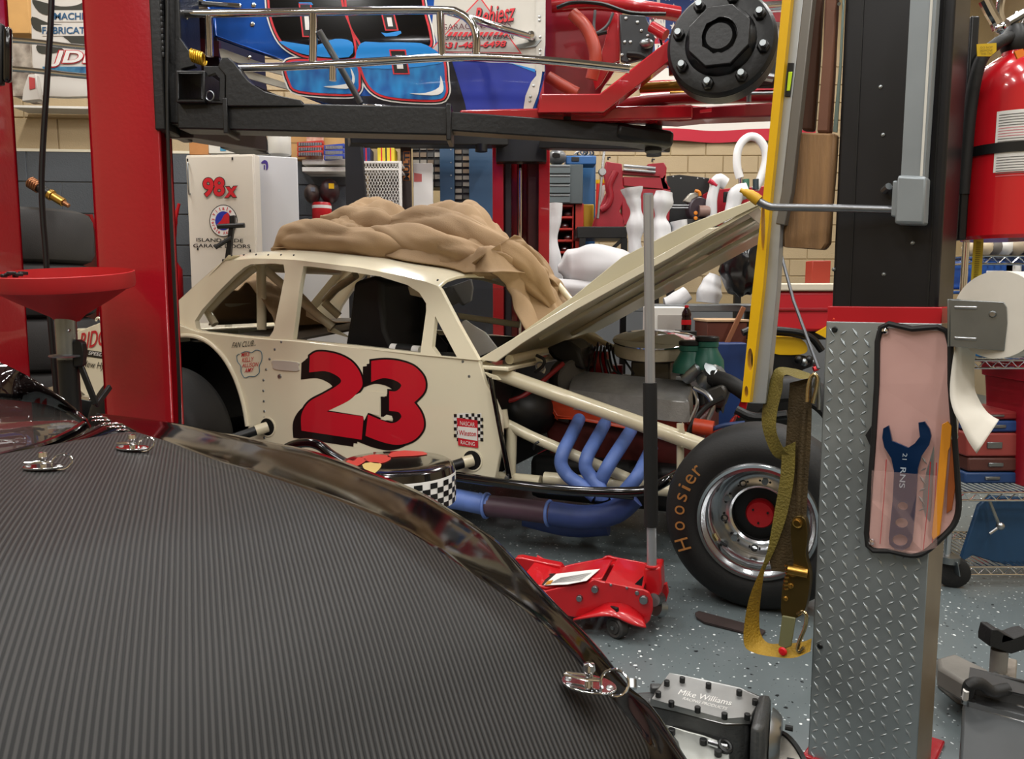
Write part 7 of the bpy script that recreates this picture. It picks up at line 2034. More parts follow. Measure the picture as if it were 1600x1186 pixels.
# wire mesh cabinet
MD = 7.0
t = thing('mesh_cabinet', 'white wire mesh cabinet behind the car cover', 'cabinet', P(600, 463, MD), 0)
t.location.z = 0
x0, x1 = P(566, 300, MD).x, P(626, 300, MD).x
zt2 = P(600, 252, MD).z
m = MB()
for xx in (x0, x1):
    for yy in (MD, MD + 0.4):
        m.obox(V((xx - 0.012, yy - 0.012, 0)), V((0.024, 0, 0)), V((0, 0.024, 0)), V((0, 0, zt2)))
m.build('corner_post', M_WHITE, t)
for zz in (zt2, P(600, 263, MD).z):
    MB().obox(V((x0, MD - 0.01, zz - 0.02)), V((x1 - x0, 0, 0)), V((0, 0.42, 0)), V((0, 0, 0.02))).build('shelf_board', M_WHITE, t, bevel=0.003)
m = MB()
zlo = 1.75
hspan = zt2 - 0.02 - zlo
for sgn in (1, -1):
    q = x0 - hspan
    while q < x1 + hspan:
        # clip the slanting strand to the front opening
        p0, p1 = V((q, MD - 0.004, zlo)), V((q + sgn * hspan * 0.5, MD - 0.004, zlo + hspan))
        lo_k, hi_k = 0.0, 1.0
        dxx = p1.x - p0.x
        ks = sorted(((x0 - p0.x) / dxx, (x1 - p0.x) / dxx))
        lo_k, hi_k = max(0.0, ks[0]), min(1.0, ks[1])
        if hi_k - lo_k > 0.03:
            m.bar(p0.lerp(p1, lo_k), p0.lerp(p1, hi_k), 0.004, 0.005, (0, 1, 0))
        q += 0.026
m.build('wire_mesh', M_WHITE, t, smooth=0, kind='stuff')
MB().obox(V((x0, MD + 0.38, 0.05)), V((x1 - x0, 0, 0)), V((0, 0.01, 0)), V((0, 0, zt2 - 0.1))).build('back_panel', mat('mesh_back', '#8d8b88', 0.6), t)
# boxes on top of it
for px0, px1, c_, lbl in ((566, 578, '#22306a', 'dark blue carton on top of the mesh cabinet'), (590, 616, '#c8b42a', 'yellow carton with red stripes on top of the mesh cabinet')):
    b0 = P(px0, 253, MD + 0.1)
    t_ = thing('parts_carton', lbl, 'carton', b0, 0)
    hz = P(px0, 231, MD + 0.1).z - b0.z
    MB().obox(b0, V(((px1 - px0) / 1220 * MD, 0, 0)), V((0, 0.2, 0)), V((0, 0, hz))).build('carton', mat('carton_' + c_[1:], c_, 0.5, var=0.1, vscale=20), t_, bevel=0.003)
    for k in range(3 if px0 > 580 else 1):
        MB().obox(b0 + V((0.03 + k * 0.04, -0.001, 0)), V((0.012, 0, 0)), V((0, 0.001, 0)), V((0, 0, hz))).build('stripe', M_REDPRINT if k % 2 == 0 else M_BLKPRINT, t_, smooth=0)
for k, (px, c_) in enumerate(((562, '#c8382c'), (588, '#c8382c'))):
    b0 = P(px, 219, 7.2)
    t_ = thing('spray_can', ('left' if k == 0 else 'right') + ' of two red-capped cans on the dark upper shelf', 'can', b0, 0)
    MB().lathe([(0, 0), (0.035, 0), (0.037, 0.01), (0.037, 0.05), (0.03, 0.06), (0.0, 0.062)], b0, (0, 0, 1), 16).build('can_body', mat('can_red', c_, 0.4), t_)
    MB().lathe([(0.0375, 0.015), (0.0375, 0.025)], b0, (0, 0, 1), 16).build('can_stripe', M_YEL, t_)
us = MB().obox(P(540, 219, 7.15), P(770, 219, 7.15) - P(540, 219, 7.15), V((0, 0.25, 0)), V((0, 0, -0.03))).build('upper_shelf', mat('shelf_dark', '#1b1c20', 0.5), None, bevel=0.003)
tag(us, 'dark steel wall shelf above the parts bins', 'shelf')
# blue steel racks with small bins between
BD = 7.6
M_RACK = mat('rack_blue', '#274460', 0.45, var=0.06)
M_BIN = mat('bin_grey', '#4a4a48', 0.5)
def rack(px0, px1, py0, label):
    o = P(px0, 463, BD)
    t_ = thing('steel_rack', label, 'rack', (o.x + (px1 - px0) / 2440 * BD, BD + 0.1, 0), 0)
    w_ = (px1 - px0) / 1220 * BD
    zt = P(px0, py0, BD).z
    MB().obox(V((o.x, BD, 0)), V((w_, 0, 0)), V((0, 0.3, 0)), V((0, 0, zt))).build('panel', M_RACK, t_, bevel=0.004)
    for k in range(12):
        MB().lathe([(0, 0.003), (0.006, 0.002), (0.008, 0)], V((o.x + w_ - 0.03, BD, zt - 0.08 - k * 0.12)), (0, -1, 0), 8).build('hole_plug', M_ZINC, t_)
    return t_
rack(689, 711, 200, 'narrow blue steel panel between the small parts bins')
rack(734, 789, 200, 'wide blue steel panel left of the rear red post')
def bins(px0, px1, py0, py1, cols, rows_, label):
    t_ = thing('bin_cabinet', label, 'parts cabinet', P((px0 + px1) / 2, py1, BD + 0.1), 0)
    a, b = P(px0, py1, BD + 0.05), P(px1, py0, BD + 0.05)
    MB().obox(a + V((0, 0.02, 0)), V((b.x - a.x, 0, 0)), V((0, 0.25, 0)), V((0, 0, b.z - a.z))).build('frame', M_BLACK, t_, bevel=0.003)
    cw_, rh = (b.x - a.x) / cols, (b.z - a.z) / rows_
    rr = random.Random(cols * rows_)
    for i in range(cols):
        for j in range(rows_):
            o = a + V((i * cw_ + cw_ * 0.08, 0, j * rh + rh * 0.08))
            d_ = MB()
            d_.obox(o, V((cw_ * 0.84, 0, 0)), V((0, 0.1, 0)), V((0, 0, rh * 0.5)))
            d_.obox(o + V((0, 0.012, rh * 0.5)), V((cw_ * 0.84, 0, 0)), V((0, 0.09, 0)), V((0, 0, rh * 0.14)))
            d_.build('bin', [M_BIN, mat('bin_light', '#9a948a', 0.5), mat('bin_tan', '#7a6a58', 0.5)][rr.randrange(3)], t_, smooth=0)
    return t_
bins(645, 689, 200, 292, 4, 8, 'grid of small parts bins behind the car cover')
bins(711, 734, 200, 372, 2, 17, 'tall narrow grid of small parts bins beside the blue panel')
# MULTI board and white book
t = thing('sign_board', 'dark vertical board with copper MULTI lettering', 'sign', P(634, 300, 7.3), 0)
MB().obox(P(627, 330, 7.3), P(643, 330, 7.3) - P(627, 330, 7.3), V((0, 0.05, 0)), V((0, 0, P(627, 200, 7.3).z - P(627, 330, 7.3).z))).build('board', mat('board_brown', '#2c211c', 0.5), t, bevel=0.003)
MB().prism([P(x, y, 7.295) for x, y in ((630, 236), (641, 236), (641, 282), (630, 282))], (0, 0.003, 0)).build('copper_panel', mat('copper_panel', '#a8682f', 0.45), t, smooth=0)
a_, b_ = P(640, 281, 7.29), P(640, 238, 7.29)
text(MB(), 'MULTI', a_, b_ - a_, P(631, 281, 7.29) - a_, 0.001, 0.03).build('lettering', M_BLKPRINT, t, smooth=0)
zbn_ = P(690, 372, 7.3).z
t = thing('white_binder', 'white binder with red label standing before the parts bins', 'binder', P(661, 292, 7.4), 0)
MB().obox(V((P(646, 300, 7.4).x, 7.4, zbn_)), P(676, 300, 7.4) - P(646, 300, 7.4), V((0, 0.06, 0)), V((0, 0, P(646, 255, 7.4).z - zbn_))).build('cover', M_WHTPRINT, t, bevel=0.004)
MB().prism([P(x, y, 7.397) for x, y in ((647, 270), (659, 272), (659, 284), (647, 284))], (0, 0.002, 0)).build('label', mat('label_pink', '#c0605c', 0.5), t, smooth=0)
# long bench carrying these
t = thing('work_bench', 'long steel work bench along the back of the shop behind the cream car', 'bench', (-0.4, 7.5, 0), 0)
zbn = P(690, 372, 7.3).z
MB().obox(V((-0.93, 7.05, zbn - 0.04)), V((0.93, 0, 0)), V((0, 0.5, 0)), V((0, 0, 0.04))).build('bench_top', M_ZINC, t, bevel=0.004)
for xx in (-0.92, -0.06):
    for yy in (7.06, 7.49):
        MB().obox(V((xx, yy, 0)), V((0.05, 0, 0)), V((0, 0.05, 0)), V((0, 0, zbn - 0.04))).build('leg', M_BLACK, t)
MB().obox(V((-0.9, 7.12, 0.1)), V((0.82, 0, 0)), V((0, 0.4, 0)), V((0, 0, zbn - 0.2))).build('drawer_unit', mat('unit_dark', '#23262a', 0.5), t, bevel=0.004)

# ------------------------------------------------------------------ right of the far post
GD = 7.2
def at(px, py, D=GD):
    return P(px, py, D)
t = thing('drawer_cabinet', 'grey steel drawer cabinet right of the rear red post', 'drawer cabinet', at(885, 320), 0)
a, b = at(857, 318), at(892, 257)
MB().obox(a, V((b.x - a.x + 0.11, 0, 0)), V((0, 0.4, 0)), V((0, 0, b.z - a.z))).build('cabinet_body', mat('cab_grey', '#4c5659', 0.45), t, bevel=0.004)
for k in range(4):
    z0 = a.z + (b.z - a.z) * (k / 4) + 0.006
    dw_ = MB().obox(V((a.x + 0.005, GD - 0.018, z0)), V((b.x - a.x - 0.01, 0, 0)), V((0, 0.018, 0)), V((0, 0, (b.z - a.z) / 4 - 0.012))).build('drawer', mat('cab_face', '#5a6568', 0.42), t, bevel=0.003)
    MB().obox(V((a.x + 0.01, GD - 0.028, z0 + (b.z - a.z) / 4 - 0.026)), V((b.x - a.x - 0.02, 0, 0)), V((0, 0.012, 0)), V((0, 0, 0.010))).build('handle', M_ZINC, dw_)
t = thing('storage_cabinet', 'blue steel cabinet behind the grey drawer cabinet', 'cabinet', at(918, 463, 7.7), 0)
t.location.z = 0
a, b = at(900, 463, 7.7), at(931, 245, 7.7)
MB().obox(V((a.x, 7.7, 0)), V((b.x - a.x, 0, 0)), V((0, 0.4, 0)), V((0, 0, b.z))).build('cabinet_body', mat('cab_blue', '#1f4a74', 0.4), t, bevel=0.004)
MB().obox(V((a.x + 0.02, 7.69, 0.1)), V((b.x - a.x - 0.04, 0, 0)), V((0, 0.012, 0)), V((0, 0, b.z - 0.16))).build('door', mat('cab_blue2', '#24537f', 0.4), t, bevel=0.003)
t = thing('tool_case', 'small blue tool case on top of the grey drawer cabinet', 'tool case', at(900, 257, 7.35), 0)
MB().obox(at(884, 257, 7.35), V((0.28, 0, 0)), V((0, 0.2, 0)), V((0, 0, 0.08))).build('case', mat('case_blue', '#245a94', 0.4), t, bevel=0.01)
MB().obox(at(893, 252, 7.34), V((0.07, 0, 0)), V((0, 0.02, 0)), V((0, 0, 0.04))).build('latch', M_BLACK, t, bevel=0.004)
t = thing('welding_helmet', 'dark welding helmet on top of the grey drawer cabinet', 'helmet', at(872, 257, 7.3), 0)
MB().ball(at(870, 246, 7.35), (0.09, 0.1, 0.07), 18, 12).build('shell', mat('helmet_grey', '#33363a', 0.3, col2='#7a7c7e', vscale=10), t)
MB().obox(at(863, 246, 7.24), V((0.07, 0, 0)), V((0, 0.01, 0)), V((0, 0, 0.04))).build('visor', M_BLACKG, t, bevel=0.004)
t = thing('cable_coil', 'clutter of pale coiled cable on top of the blue cabinet', 'cable', at(912, 245, 7.8), 0)
for k in range(4):
    MB().torus(at(905 + k * 5, 240 - k, 7.8), (0.3 * k - 0.4, 0.4, 1), 0.05, 0.009, 20, 8).build('coil', M_ZINC if k % 2 else M_WHITE, t)
# red pigeon-hole rack
t = thing('bolt_rack', 'red pigeonhole bolt rack under the grey drawer cabinet', 'rack', at(890, 463, 7.25), 0)
t.location.z = 0
a, b = at(866, 400, 7.25), at(912, 318, 7.25)
M_RR = mat('rack_red', '#a82a20', 0.45)
MB().obox(V((a.x, 7.55, 0)), V((b.x - a.x, 0, 0)), V((0, 0.02, 0)), V((0, 0, b.z))).build('back_panel', mat('rack_dark', '#2c1412', 0.6), t)
for xx in (a.x, a.x + (b.x - a.x) * 0.62):
    MB().obox(V((xx, 7.25, 0)), V((0.03, 0, 0)), V((0, 0.3, 0)), V((0, 0, b.z))).build('side_panel', M_RR, t, bevel=0.003)
MB().obox(V((a.x + (b.x - a.x) * 0.64, 7.25, 0)), V(((b.x - a.x) * 0.36, 0, 0)), V((0, 0.3, 0)), V((0, 0, b.z))).build('tall_door', M_RR, t, bevel=0.004)
for k in range(7):
    zz = b.z - 0.01 - k * 0.105
    sh = MB().obox(V((a.x, 7.24, zz - 0.02)), V(((b.x - a.x) * 0.62, 0, 0)), V((0, 0.3, 0)), V((0, 0, 0.02))).build('shelf', M_RR, t, bevel=0.003)
    if k:
        MB().ball(V((a.x + 0.10 + 0.03 * (k % 2), 7.33, zz + 0.025)), (0.04, 0.05, 0.025), 12, 8).build('parts_pile', M_ZINC, sh)
yb_ = MB().obox(at(911, 356, 7.36), V((0.10, 0, 0)), V((0, 0.3, 0)), V((0, 0, at(911, 319, 7.36).z - at(911, 356, 7.36).z))).build('oil_tin', mat('tin_yellow', '#a88718', 0.5), None, bevel=0.01)
tag(yb_, 'square yellow tin between the red rack and the red press', 'tin')
# red bending machine
BDp = 6.9
t = thing('bending_brake', 'dark red sheet metal bending brake against the block wall', 'bending brake', at(985, 463, BDp), 0)
t.location.z = 0
M_BR = mat('brake_red', '#8e1726', 0.4, var=0.05)
def bp(*q, D=BDp):
    return [P(x, y, D) for x, y in q]
MB().prism(bp((947, 252), (972, 256), (974, 290), (980, 300), (968, 330), (977, 345), (976, 356), (925, 356), (930, 340), (948, 300), (944, 270)), (0, 0.08, 0)).build('side_frame', M_BR, t, bevel=0.008)
MB().prism(bp((1012, 256), (1038, 254), (1042, 262), (1040, 285), (1048, 295), (1036, 300), (1030, 275), (1015, 268)), (0, 0.08, 0)).build('side_frame', M_BR, t, bevel=0.008)
MB().prism(bp((972, 266), (1032, 272), (1036, 276), (972, 272)), (0, 0.1, 0)).build('top_beam', M_BR, t, bevel=0.004)
MB().prism(bp((974, 276), (1040, 278), (1046, 296), (974, 290)), (0, 0.12, 0)).build('apron', M_BR, t, bevel=0.006)
MB().prism(bp((972, 293), (1048, 297), (1046, 345), (972, 352)), (0, 0.12, 0)).build('lower_leaf', M_BR, t, bevel=0.006)
for y_ in (259, 265):
    MB().cyl(P(974, y_, BDp - 0.02), P(1024, y_ + 4, BDp - 0.02), 0.014, n=12).build('clamp_rod', M_STEEL, t)
MB().tube(bp((962, 268), (952, 290), (954, 308), (948, 322), (938, 328), D=BDp - 0.02), 0.03, 12, sm=4).build('curved_arm', M_BR, t)
hd_ = MB().bar(P(944, 236, BDp - 0.1), P(934, 342, BDp - 0.1), 0.02, 0.035, (0, 1, 0)).build('lever', M_STEEL, t, bevel=0.004)
MB().lathe([(0, 0.03), (0.03, 0.03), (0.035, 0.0)], P(941, 269, BDp - 0.12), (0, -1, 0), 18).build('lever_hub', M_STEEL, hd_)
for px, py in ((950, 250), (1019, 253)):
    MB().tube(bp((px, py), (px, py - 4), (px + 4, py - 4), D=BDp), 0.008, 8).build('stop_pin', M_BLACK, t)
MB().obox(P(902, 372, BDp - 0.1), P(980, 372, BDp - 0.1) - P(902, 372, BDp - 0.1), V((0, 0.4, 0)), V((0, 0, P(902, 354, BDp - 0.1).z - P(902, 372, BDp - 0.1).z))).build('stand_top', M_BLACK, t, bevel=0.006)
for px in (905, 970):
    q = P(px, 463, BDp - 0.1)
    MB().obox(V((q.x, q.y, 0)), V((0.05, 0, 0)), V((0, 0.05, 0)), V((0, 0, P(px, 372, BDp - 0.1).z))).build('leg', M_BLACK, t)
MB().bar(P(975, 372, BDp - 0.08), P(950, 395, BDp - 0.08), 0.03, 0.03).build('leg_brace', M_BLACK, t)
ss = thing('red_sign', 'red and white sign leaning left of the bending brake', 'sign', at(935, 345, 7.3), 0)
MB().prism([P(x, y, 7.12) for x, y in ((932, 286), (946, 284), (940, 352), (930, 352))], (0, 0.02, 0)).build('board', mat('sign_red', '#c8281e', 0.5), ss)
MB().prism([P(x, y, 7.115) for x, y in ((941, 290), (946, 288), (941, 326), (936, 328))], (0, 0.004, 0)).build('white_edge', M_WHTPRINT, ss)
MB().prism([P(x, y, 7.12) for x, y in ((931, 281), (946, 280), (946, 286), (931, 287))], (0, 0.02, 0)).build('yellow_edge', M_YEL, ss)

# ------------------------------------------------------------------ grey table with wrapped body parts
TD = 5.75
tz = P(1100, 476, TD).z
t = thing('layout_table', 'grey steel layout table carrying white wrapped parts', 'table', P(1010, 463, TD + 0.5), 0)
t.location.z = 0
xa, xb_ = P(866, 463, TD).x, P(1185, 463, TD).x
MB().obox(V((xa, TD, tz - 0.05)), V((xb_ - xa, -0.15, 0)), V((0.25, 1.0, 0)), V((0, 0, 0.05))).build('table_top', mat('table_grey', '#6a6e70', 0.4, 0.4, var=0.08), t, bevel=0.006)
for k in (0.03, 0.95):
    q = V((xa + (xb_ - xa) * k, TD - 0.15 * k + 0.03, 0))
    MB().obox(q, V((0.06, 0, 0)), V((0, 0.06, 0)), V((0, 0, tz - 0.05))).build('leg', M_BLACK, t)
    MB().obox(q + V((0.22, 0.88, 0)), V((0.06, 0, 0)), V((0, 0.06, 0)), V((0, 0, tz - 0.05))).build('leg', M_BLACK, t)
M_WRAP = mat('white_foam_wrap', '#cdced0', 0.55, var=0.03, vscale=3)
def wrapped(label, path, radii, D, base_py=None, squash=1.0, seed=0):
    """lumpy wrapped part: a tube with changing radius, noise and pinched ends"""
    pts = smooth_path([P(x, y, D + d) for x, y, d in path], 6)
    n = len(pts)
    R = []
    for i in range(n):
        k = i / (n - 1) * (len(radii) - 1)
        a = int(min(k, len(radii) - 2))
        f = k - a
        f = f * f * (3 - 2 * f)
        R.append(radii[a] * (1 - f) + radii[a + 1] * f)
    u, w_ = None, None
    rows = []
    for i in range(n):
        tn = (pts[min(n - 1, i + 1)] - pts[max(0, i - 1)]).normalized()
        if u is None:
            u, w_ = frame_of(tn)
        u = (u - tn * u.dot(tn)).normalized()
        w_ = tn.cross(u)
        row = []
        for j in range(20):
            a = 2 * math.pi * j / 20
            d = u * math.cos(a) + w_ * math.sin(a)
            # folds run along the piece
            rr = R[i] * (1 + 0.10 * mnoise.noise((d.x * 1.7 + seed, d.y * 1.7, d.z * 1.7 + i * 0.12)) + 0.07 * math.sin(5 * a + seed + 0.3 * i))
            row.append(pts[i] + d * rr)
        rows.append(row)
    m = MB().grid(rows, True)
    m.face(list(reversed(rows[0])))
    m.face(rows[-1])
    o = m.build('wrapped_part', M_WRAP, None, smooth=60)
    tag(o, label, 'wrapped part')
    return o
k_ = TD / 1220
wrapped('long white wrapped panel lying on the grey table', [(872, 420, 0.3), (900, 418, 0.3), (950, 420, 0.25), (1000, 428, 0.2)], [6 * k_, 30 * k_, 38 * k_, 34 * k_, 20 * k_], TD, seed=1)
wrapped('white wrapped roll under the long panel on the table', [(862, 448, 0.15), (900, 452, 0.15), (960, 455, 0.15)], [14 * k_, 15 * k_, 13 * k_], TD, seed=4)
wrapped('tall white bag tied in the middle behind the jack handle', [(988, 294, 0.45), (990, 312, 0.45), (993, 330, 0.45), (994, 352, 0.45), (992, 376, 0.45), (994, 402, 0.45)], [18 * k_, 12 * k_, 9 * k_, 16 * k_, 10 * k_, 12 * k_], TD, seed=2)
wrapped('wide white bag with open top right of the jack handle', [(1038, 300, 0.4), (1035, 316, 0.4), (1032, 338, 0.4), (1032, 358, 0.4), (1032, 392, 0.4)], [14 * k_, 17 * k_, 9 * k_, 18 * k_, 24 * k_], TD, seed=3)
wrapped('small white bag beside the open topped bag', [(1060, 345, 0.4), (1062, 360, 0.4), (1060, 378, 0.4)], [14 * k_, 13 * k_, 15 * k_], TD, seed=6)
wrapped('upright white wrapped tube left of the red post edge', [(866, 318, 0.6), (866, 345, 0.6), (863, 372, 0.6), (864, 410, 0.6), (866, 470, 0.6)], [14 * k_, 12 * k_, 9 * k_, 15 * k_, 17 * k_], TD, seed=5)
wrapped('leaning white wrapped tube with bent neck near the saw', [(1134, 288, 1.2), (1122, 282, 1.2), (1116, 296, 1.2), (1112, 318, 1.2), (1112, 350, 1.2)], [11 * k_, 12 * k_, 9 * k_, 10 * k_, 9 * k_], TD, seed=7)
wrapped('white wrapped bundle beside the spirit level', [(1166, 298, 1.13), (1152, 302, 1.13), (1146, 322, 1.13), (1138, 350, 1.13)], [14 * k_, 15 * k_, 13 * k_, 12 * k_], TD, seed=8)
wrapped('crumpled white bag at the end of the table under the bonnet', [(1118, 430, 0.1), (1112, 444, 0.1), (1108, 458, 0.1), (1106, 473, 0.1)], [10 * k_, 15 * k_, 20 * k_, 18 * k_], TD, seed=9)
wrapped('white sheet of wrap sliding off the table below the bonnet', [(1074, 458, 0.05), (1056, 470, 0.05), (1038, 474, 0.05)], [12 * k_, 13 * k_, 9 * k_], TD, seed=11)

# chop saw and dark machine behind
t = thing('chop_saw', 'grey and orange chop saw on the bench behind the bonnet', 'saw', at(1085, 352, 7.0), 0)
sc_ = P(1090, 328, 7.0)
MB().lathe([(0, -0.04), (0.10, -0.04), (0.11, -0.03), (0.11, 0.03), (0.10, 0.04), (0, 0.04)], sc_, (0.4, -1, 0), 26).build('blade_guard', mat('saw_purple', '#3a3038', 0.4), t)
MB().prism(bp((1068, 314), (1078, 302), (1090, 300), (1092, 306), (1082, 312), (1080, 318), D=6.95), (0, 0.06, 0)).build('upper_guard', mat('saw_silver', '#a8a49a', 0.35, 0.5), t, bevel=0.01)
MB().tube(bp((1086, 298), (1092, 300), (1094, 306), D=6.93), 0.014, 10, sm=3).build('handle', mat('saw_orange', '#d07a1e', 0.4), t)
MB().cyl(P(1092, 330, 6.95), P(1108, 330, 6.95), 0.05, n=18).build('motor', mat('saw_body', '#8a6f66', 0.4), t)
for y_ in (321, 325):
    MB().cyl(P(1048, y_, 6.95), P(1080, y_, 6.95), 0.008, n=8).build('guide_rod', M_STEEL, t)
for px, py in ((1087, 333), (1087, 341)):
    MB().lathe([(0, 0.01), (0.015, 0.008), (0.018, 0)], P(px, py, 6.88), (0, -1, 0), 12).build('knob', MATS['saw_orange'], t)
MB().prism(bp((1070, 342), (1112, 342), (1116, 352), (1066, 352), D=6.9), (0, 0.3, 0)).build('saw_base', mat('saw_dark', '#2a2a2c', 0.5), t, bevel=0.004)
t = thing('rear_bench', 'black bench with steel top under the chop saw', 'bench', at(1110, 463, 7.1), 0)
t.location.z = 0
q0, q1 = P(1046, 353, 6.85), P(1200, 353, 6.85)
MB().obox(q0 - V((0, 0, 0.05)), q1 - q0, V((0, 0.8, 0)), V((0, 0, 0.05))).build('bench_top', M_BLACK, t, bevel=0.004)
for xx in (q0.x, q1.x - 0.06):
    for yy in (6.87, 7.58):
        MB().obox(V((xx, yy, 0)), V((0.06, 0, 0)), V((0, 0.06, 0)), V((0, 0, q0.z - 0.05))).build('leg', M_BLACK, t)
t = thing('machine_guard', 'black sheet metal guard behind the chop saw', 'machine guard', at(1080, 350, 7.5), 0)
MB().prism(bp((1042, 275), (1062, 273), (1108, 278), (1112, 362), (1044, 362), D=7.5), (0, 0.03, 0)).build('sheet', mat('guard_black', '#0f1012', 0.35), t, bevel=0.004)
for px, py in ((1064, 279), (1090, 279), (1100, 279), (1052, 276)):
    MB().lathe([(0, 0.006), (0.008, 0.004), (0.01, 0)], P(px, py, 7.5), (0, -1, 0), 8).build('rivet', M_ZINC, t)
# red compressor with white hose loop
t = thing('parts_washer', 'red machine with a white hose loop behind the spirit level', 'machine', at(1172, 352, 6.9), 0)
MB().prism(bp((1112, 296), (1200, 290), (1200, 357), (1112, 357), D=7.16), (0, 0.35, 0)).build('machine_body', mat('machine_red', '#a4182a', 0.4), t, bevel=0.01)
MB().tube([P(x, y, 6.9) for x, y in ((1156, 278), (1152, 262), (1152, 240), (1158, 224), (1170, 214), (1183, 216), (1193, 228), (1197, 245), (1194, 262), (1186, 284), (1180, 296))], 0.035, 14, sm=6).build('hose_loop', mat('hose_white', '#dedede', 0.4), t)
MB().cyl(P(1157, 264, 6.9), P(1158, 290, 6.9), 0.022, n=14).build('hose_end', M_CHROME, t)
for px, c_ in ((1166, '#3a6a54'), (1181, '#2c3a40')):
    MB().cyl(P(px, 296, 6.88), P(px, 280, 6.88), 0.026, n=14).build('valve', mat('valve_' + c_[1:], c_, 0.4), t)
MB().cyl(P(1108, 282, 6.92), P(1120, 290, 6.92), 0.02, n=10).build('hose_stub', mat('stub_red', '#b5203a', 0.4), t)
MB().obox(P(1131, 316, 6.95), V((0.04, 0, 0)), V((0, 0.03, 0)), V((0, 0, 0.09))).build('switch_box', M_BLACK, t, bevel=0.004)
# black drum behind the bonnet edge
t = thing('plastic_bag', 'glossy black plastic bag under the raised bonnet edge', 'bag', at(1160, 470, 5.4), 0)
rows = []
bc = P(1160, 412, 5.5)
for i in range(17):
    th = math.pi * i / 16
    row = []
    for j in range(28):
        a = 2 * math.pi * j / 28
        d = V((math.sin(th) * math.cos(a), math.sin(th) * math.sin(a), math.cos(th)))
        rr = 1 + 0.16 * mnoise.noise(d * 2.3) + 0.10 * ridge(6 * d.x + 5 * d.z + 3 * d.y)
        row.append(bc + V((d.x * 0.14 * rr, d.y * 0.2 * rr, d.z * 0.22 * rr)))
    rows.append(row)
MB().grid(rows, True).build('bag_skin', mat('bag_black', '#121214', 0.2), t, smooth=60)
# flag
FD = RY1 - 0.06
t = thing('flag', 'American flag hanging high on the beige block wall', 'flag', P(1110, 221, FD), 0)
x0f, x1f = P(1000, 200, FD).x, P(1275, 200, FD).x
zb_f, sh = P(1100, 221, FD).z, 17.6 / 1220 * FD
ztf = zb_f + 13 * sh
def wavy(u, z):
    return FD - 0.015 * math.sin(u * 9) - 0.01 * math.sin(u * 21 + z * 3)
for k in range(13):
    rows = []
    for i in range(25):
        u = i / 24
        x = x0f + (x1f - x0f) * u
        rows.append([V((x, wavy(u, z), z + 0.012 * math.sin(u * 11))) for z in (zb_f + k * sh, zb_f + (k + 1) * sh)])
    MB().shell(rows, (0, 0.004, 0)).build('stripe', mat('flag_red', '#b02034', 0.7) if k % 2 == 0 else mat('flag_white', '#d9d5cf', 0.7), t, smooth=60)
zc0 = zb_f + 6 * sh
xc1 = x0f + (x1f - x0f) * 0.42
rows = []
for i in range(13):
    u = 0.42 * i / 12
    rows.append([V((x0f + (x1f - x0f) * u, wavy(u, z) - 0.006, z + 0.012 * math.sin(u * 11))) for z in (zc0, ztf)])
cn = MB().shell(rows, (0, 0.003, 0)).build('canton', mat('flag_blue', '#2b3f74', 0.7), t, smooth=60)
for r in range(9):
    for c in range(6 if r % 2 == 0 else 5):
        u = (c + (0.5 if r % 2 == 0 else 1.0)) / 6 * 0.42
        x = x0f + (x1f - x0f) * u
        z = zc0 + (r + 0.5) / 9 * (ztf - zc0)
        cpt = V((x, wavy(u, z) - 0.011, z))
        pts = []
        for s in range(10):
            a = math.pi / 2 + s * math.pi / 5
            rr = 0.042 if s % 2 == 0 else 0.017
            pts.append(cpt + V((rr * math.cos(a), 0, rr * math.sin(a))))
        MB().prism(pts, (0, 0.002, 0)).build('star', MATS['flag_white'], cn, smooth=0)
# ================================================================== RIGHT SIDE AND FLOOR ITEMS
# ---- quick-change gearbox on the floor
GO = PZ(1100, 1170, 0.0)
M_GBX = mat('cast_gearbox', '#4d4e4e', 0.45, 0.5, var=0.12, vscale=20, bump=0.2, bscale=90)
M_PLATE = mat('machined_plate', '#9c9d9c', 0.38, 0.8, var=0.05, vscale=25)
t = thing('gearbox', 'grey cast gearbox with bolted alloy top plate on the floor', 'gearbox', (GO.x, GO.y, 0), 0)
zt_ = 0.27
plp = Z([(595, 462), (712, 305), (900, 345), (1130, 395), (1255, 450), (1190, 572), (1035, 575), (880, 532), (740, 495)], 860, 980, 3.81)
top_p = [PZ(x, y, zt_) for x, y in plp]
plt = MB().prism(top_p, (0, 0, 0.012)).build('top_plate', M_PLATE, t, bevel=0.002)
cen = sum(top_p, V((0, 0, 0))) / len(top_p)
bodyp = [cen + (p - cen) * 0.96 - V((0, 0, 0.001)) for p in top_p]
MB().prism(bodyp, (0, 0, -0.20)).build('case', M_GBX, t, bevel=0.006)
MB().prism([cen + (p - cen) * 0.75 + V((0, 0, -0.20)) for p in top_p], (0, 0, -(zt_ - 0.20))).build('sump', M_GBX, t, bevel=0.006)
for x, y in Z([(785, 315), (693, 335), (941, 350), (1124, 392), (1218, 448), (642, 402), (720, 458), (876, 492), (1036, 530), (1172, 535)], 860, 980, 3.81):
    c = PZ(x, y + 2, zt_ + 0.014)
    bo = MB().cyl(c - V((0, 0, 0.003)), c + V((0, 0, 0.010)), 0.0062, n=14).build('cap_screw', M_BLACK, plt, bevel=0.001)
def gp(px, py):
    return PZ(px, py, zt_ + 0.0125)
for s_, q0, q1, up in (('Mike Williams', (1059, 1085), (1143, 1103), (2, -8)), ('RACING PRODUCTS', (1066, 1093), (1136, 1110), (1.5, -4))):
    o_ = gp(*q0)
    text(MB(), s_, o_, gp(*q1) - o_, gp(q0[0] + up[0], q0[1] + up[1]) - o_, 0.0006, 0.0, 0.3).build('lettering', mat('engraved_white', '#d8d8d4', 0.4), plt, smooth=0)
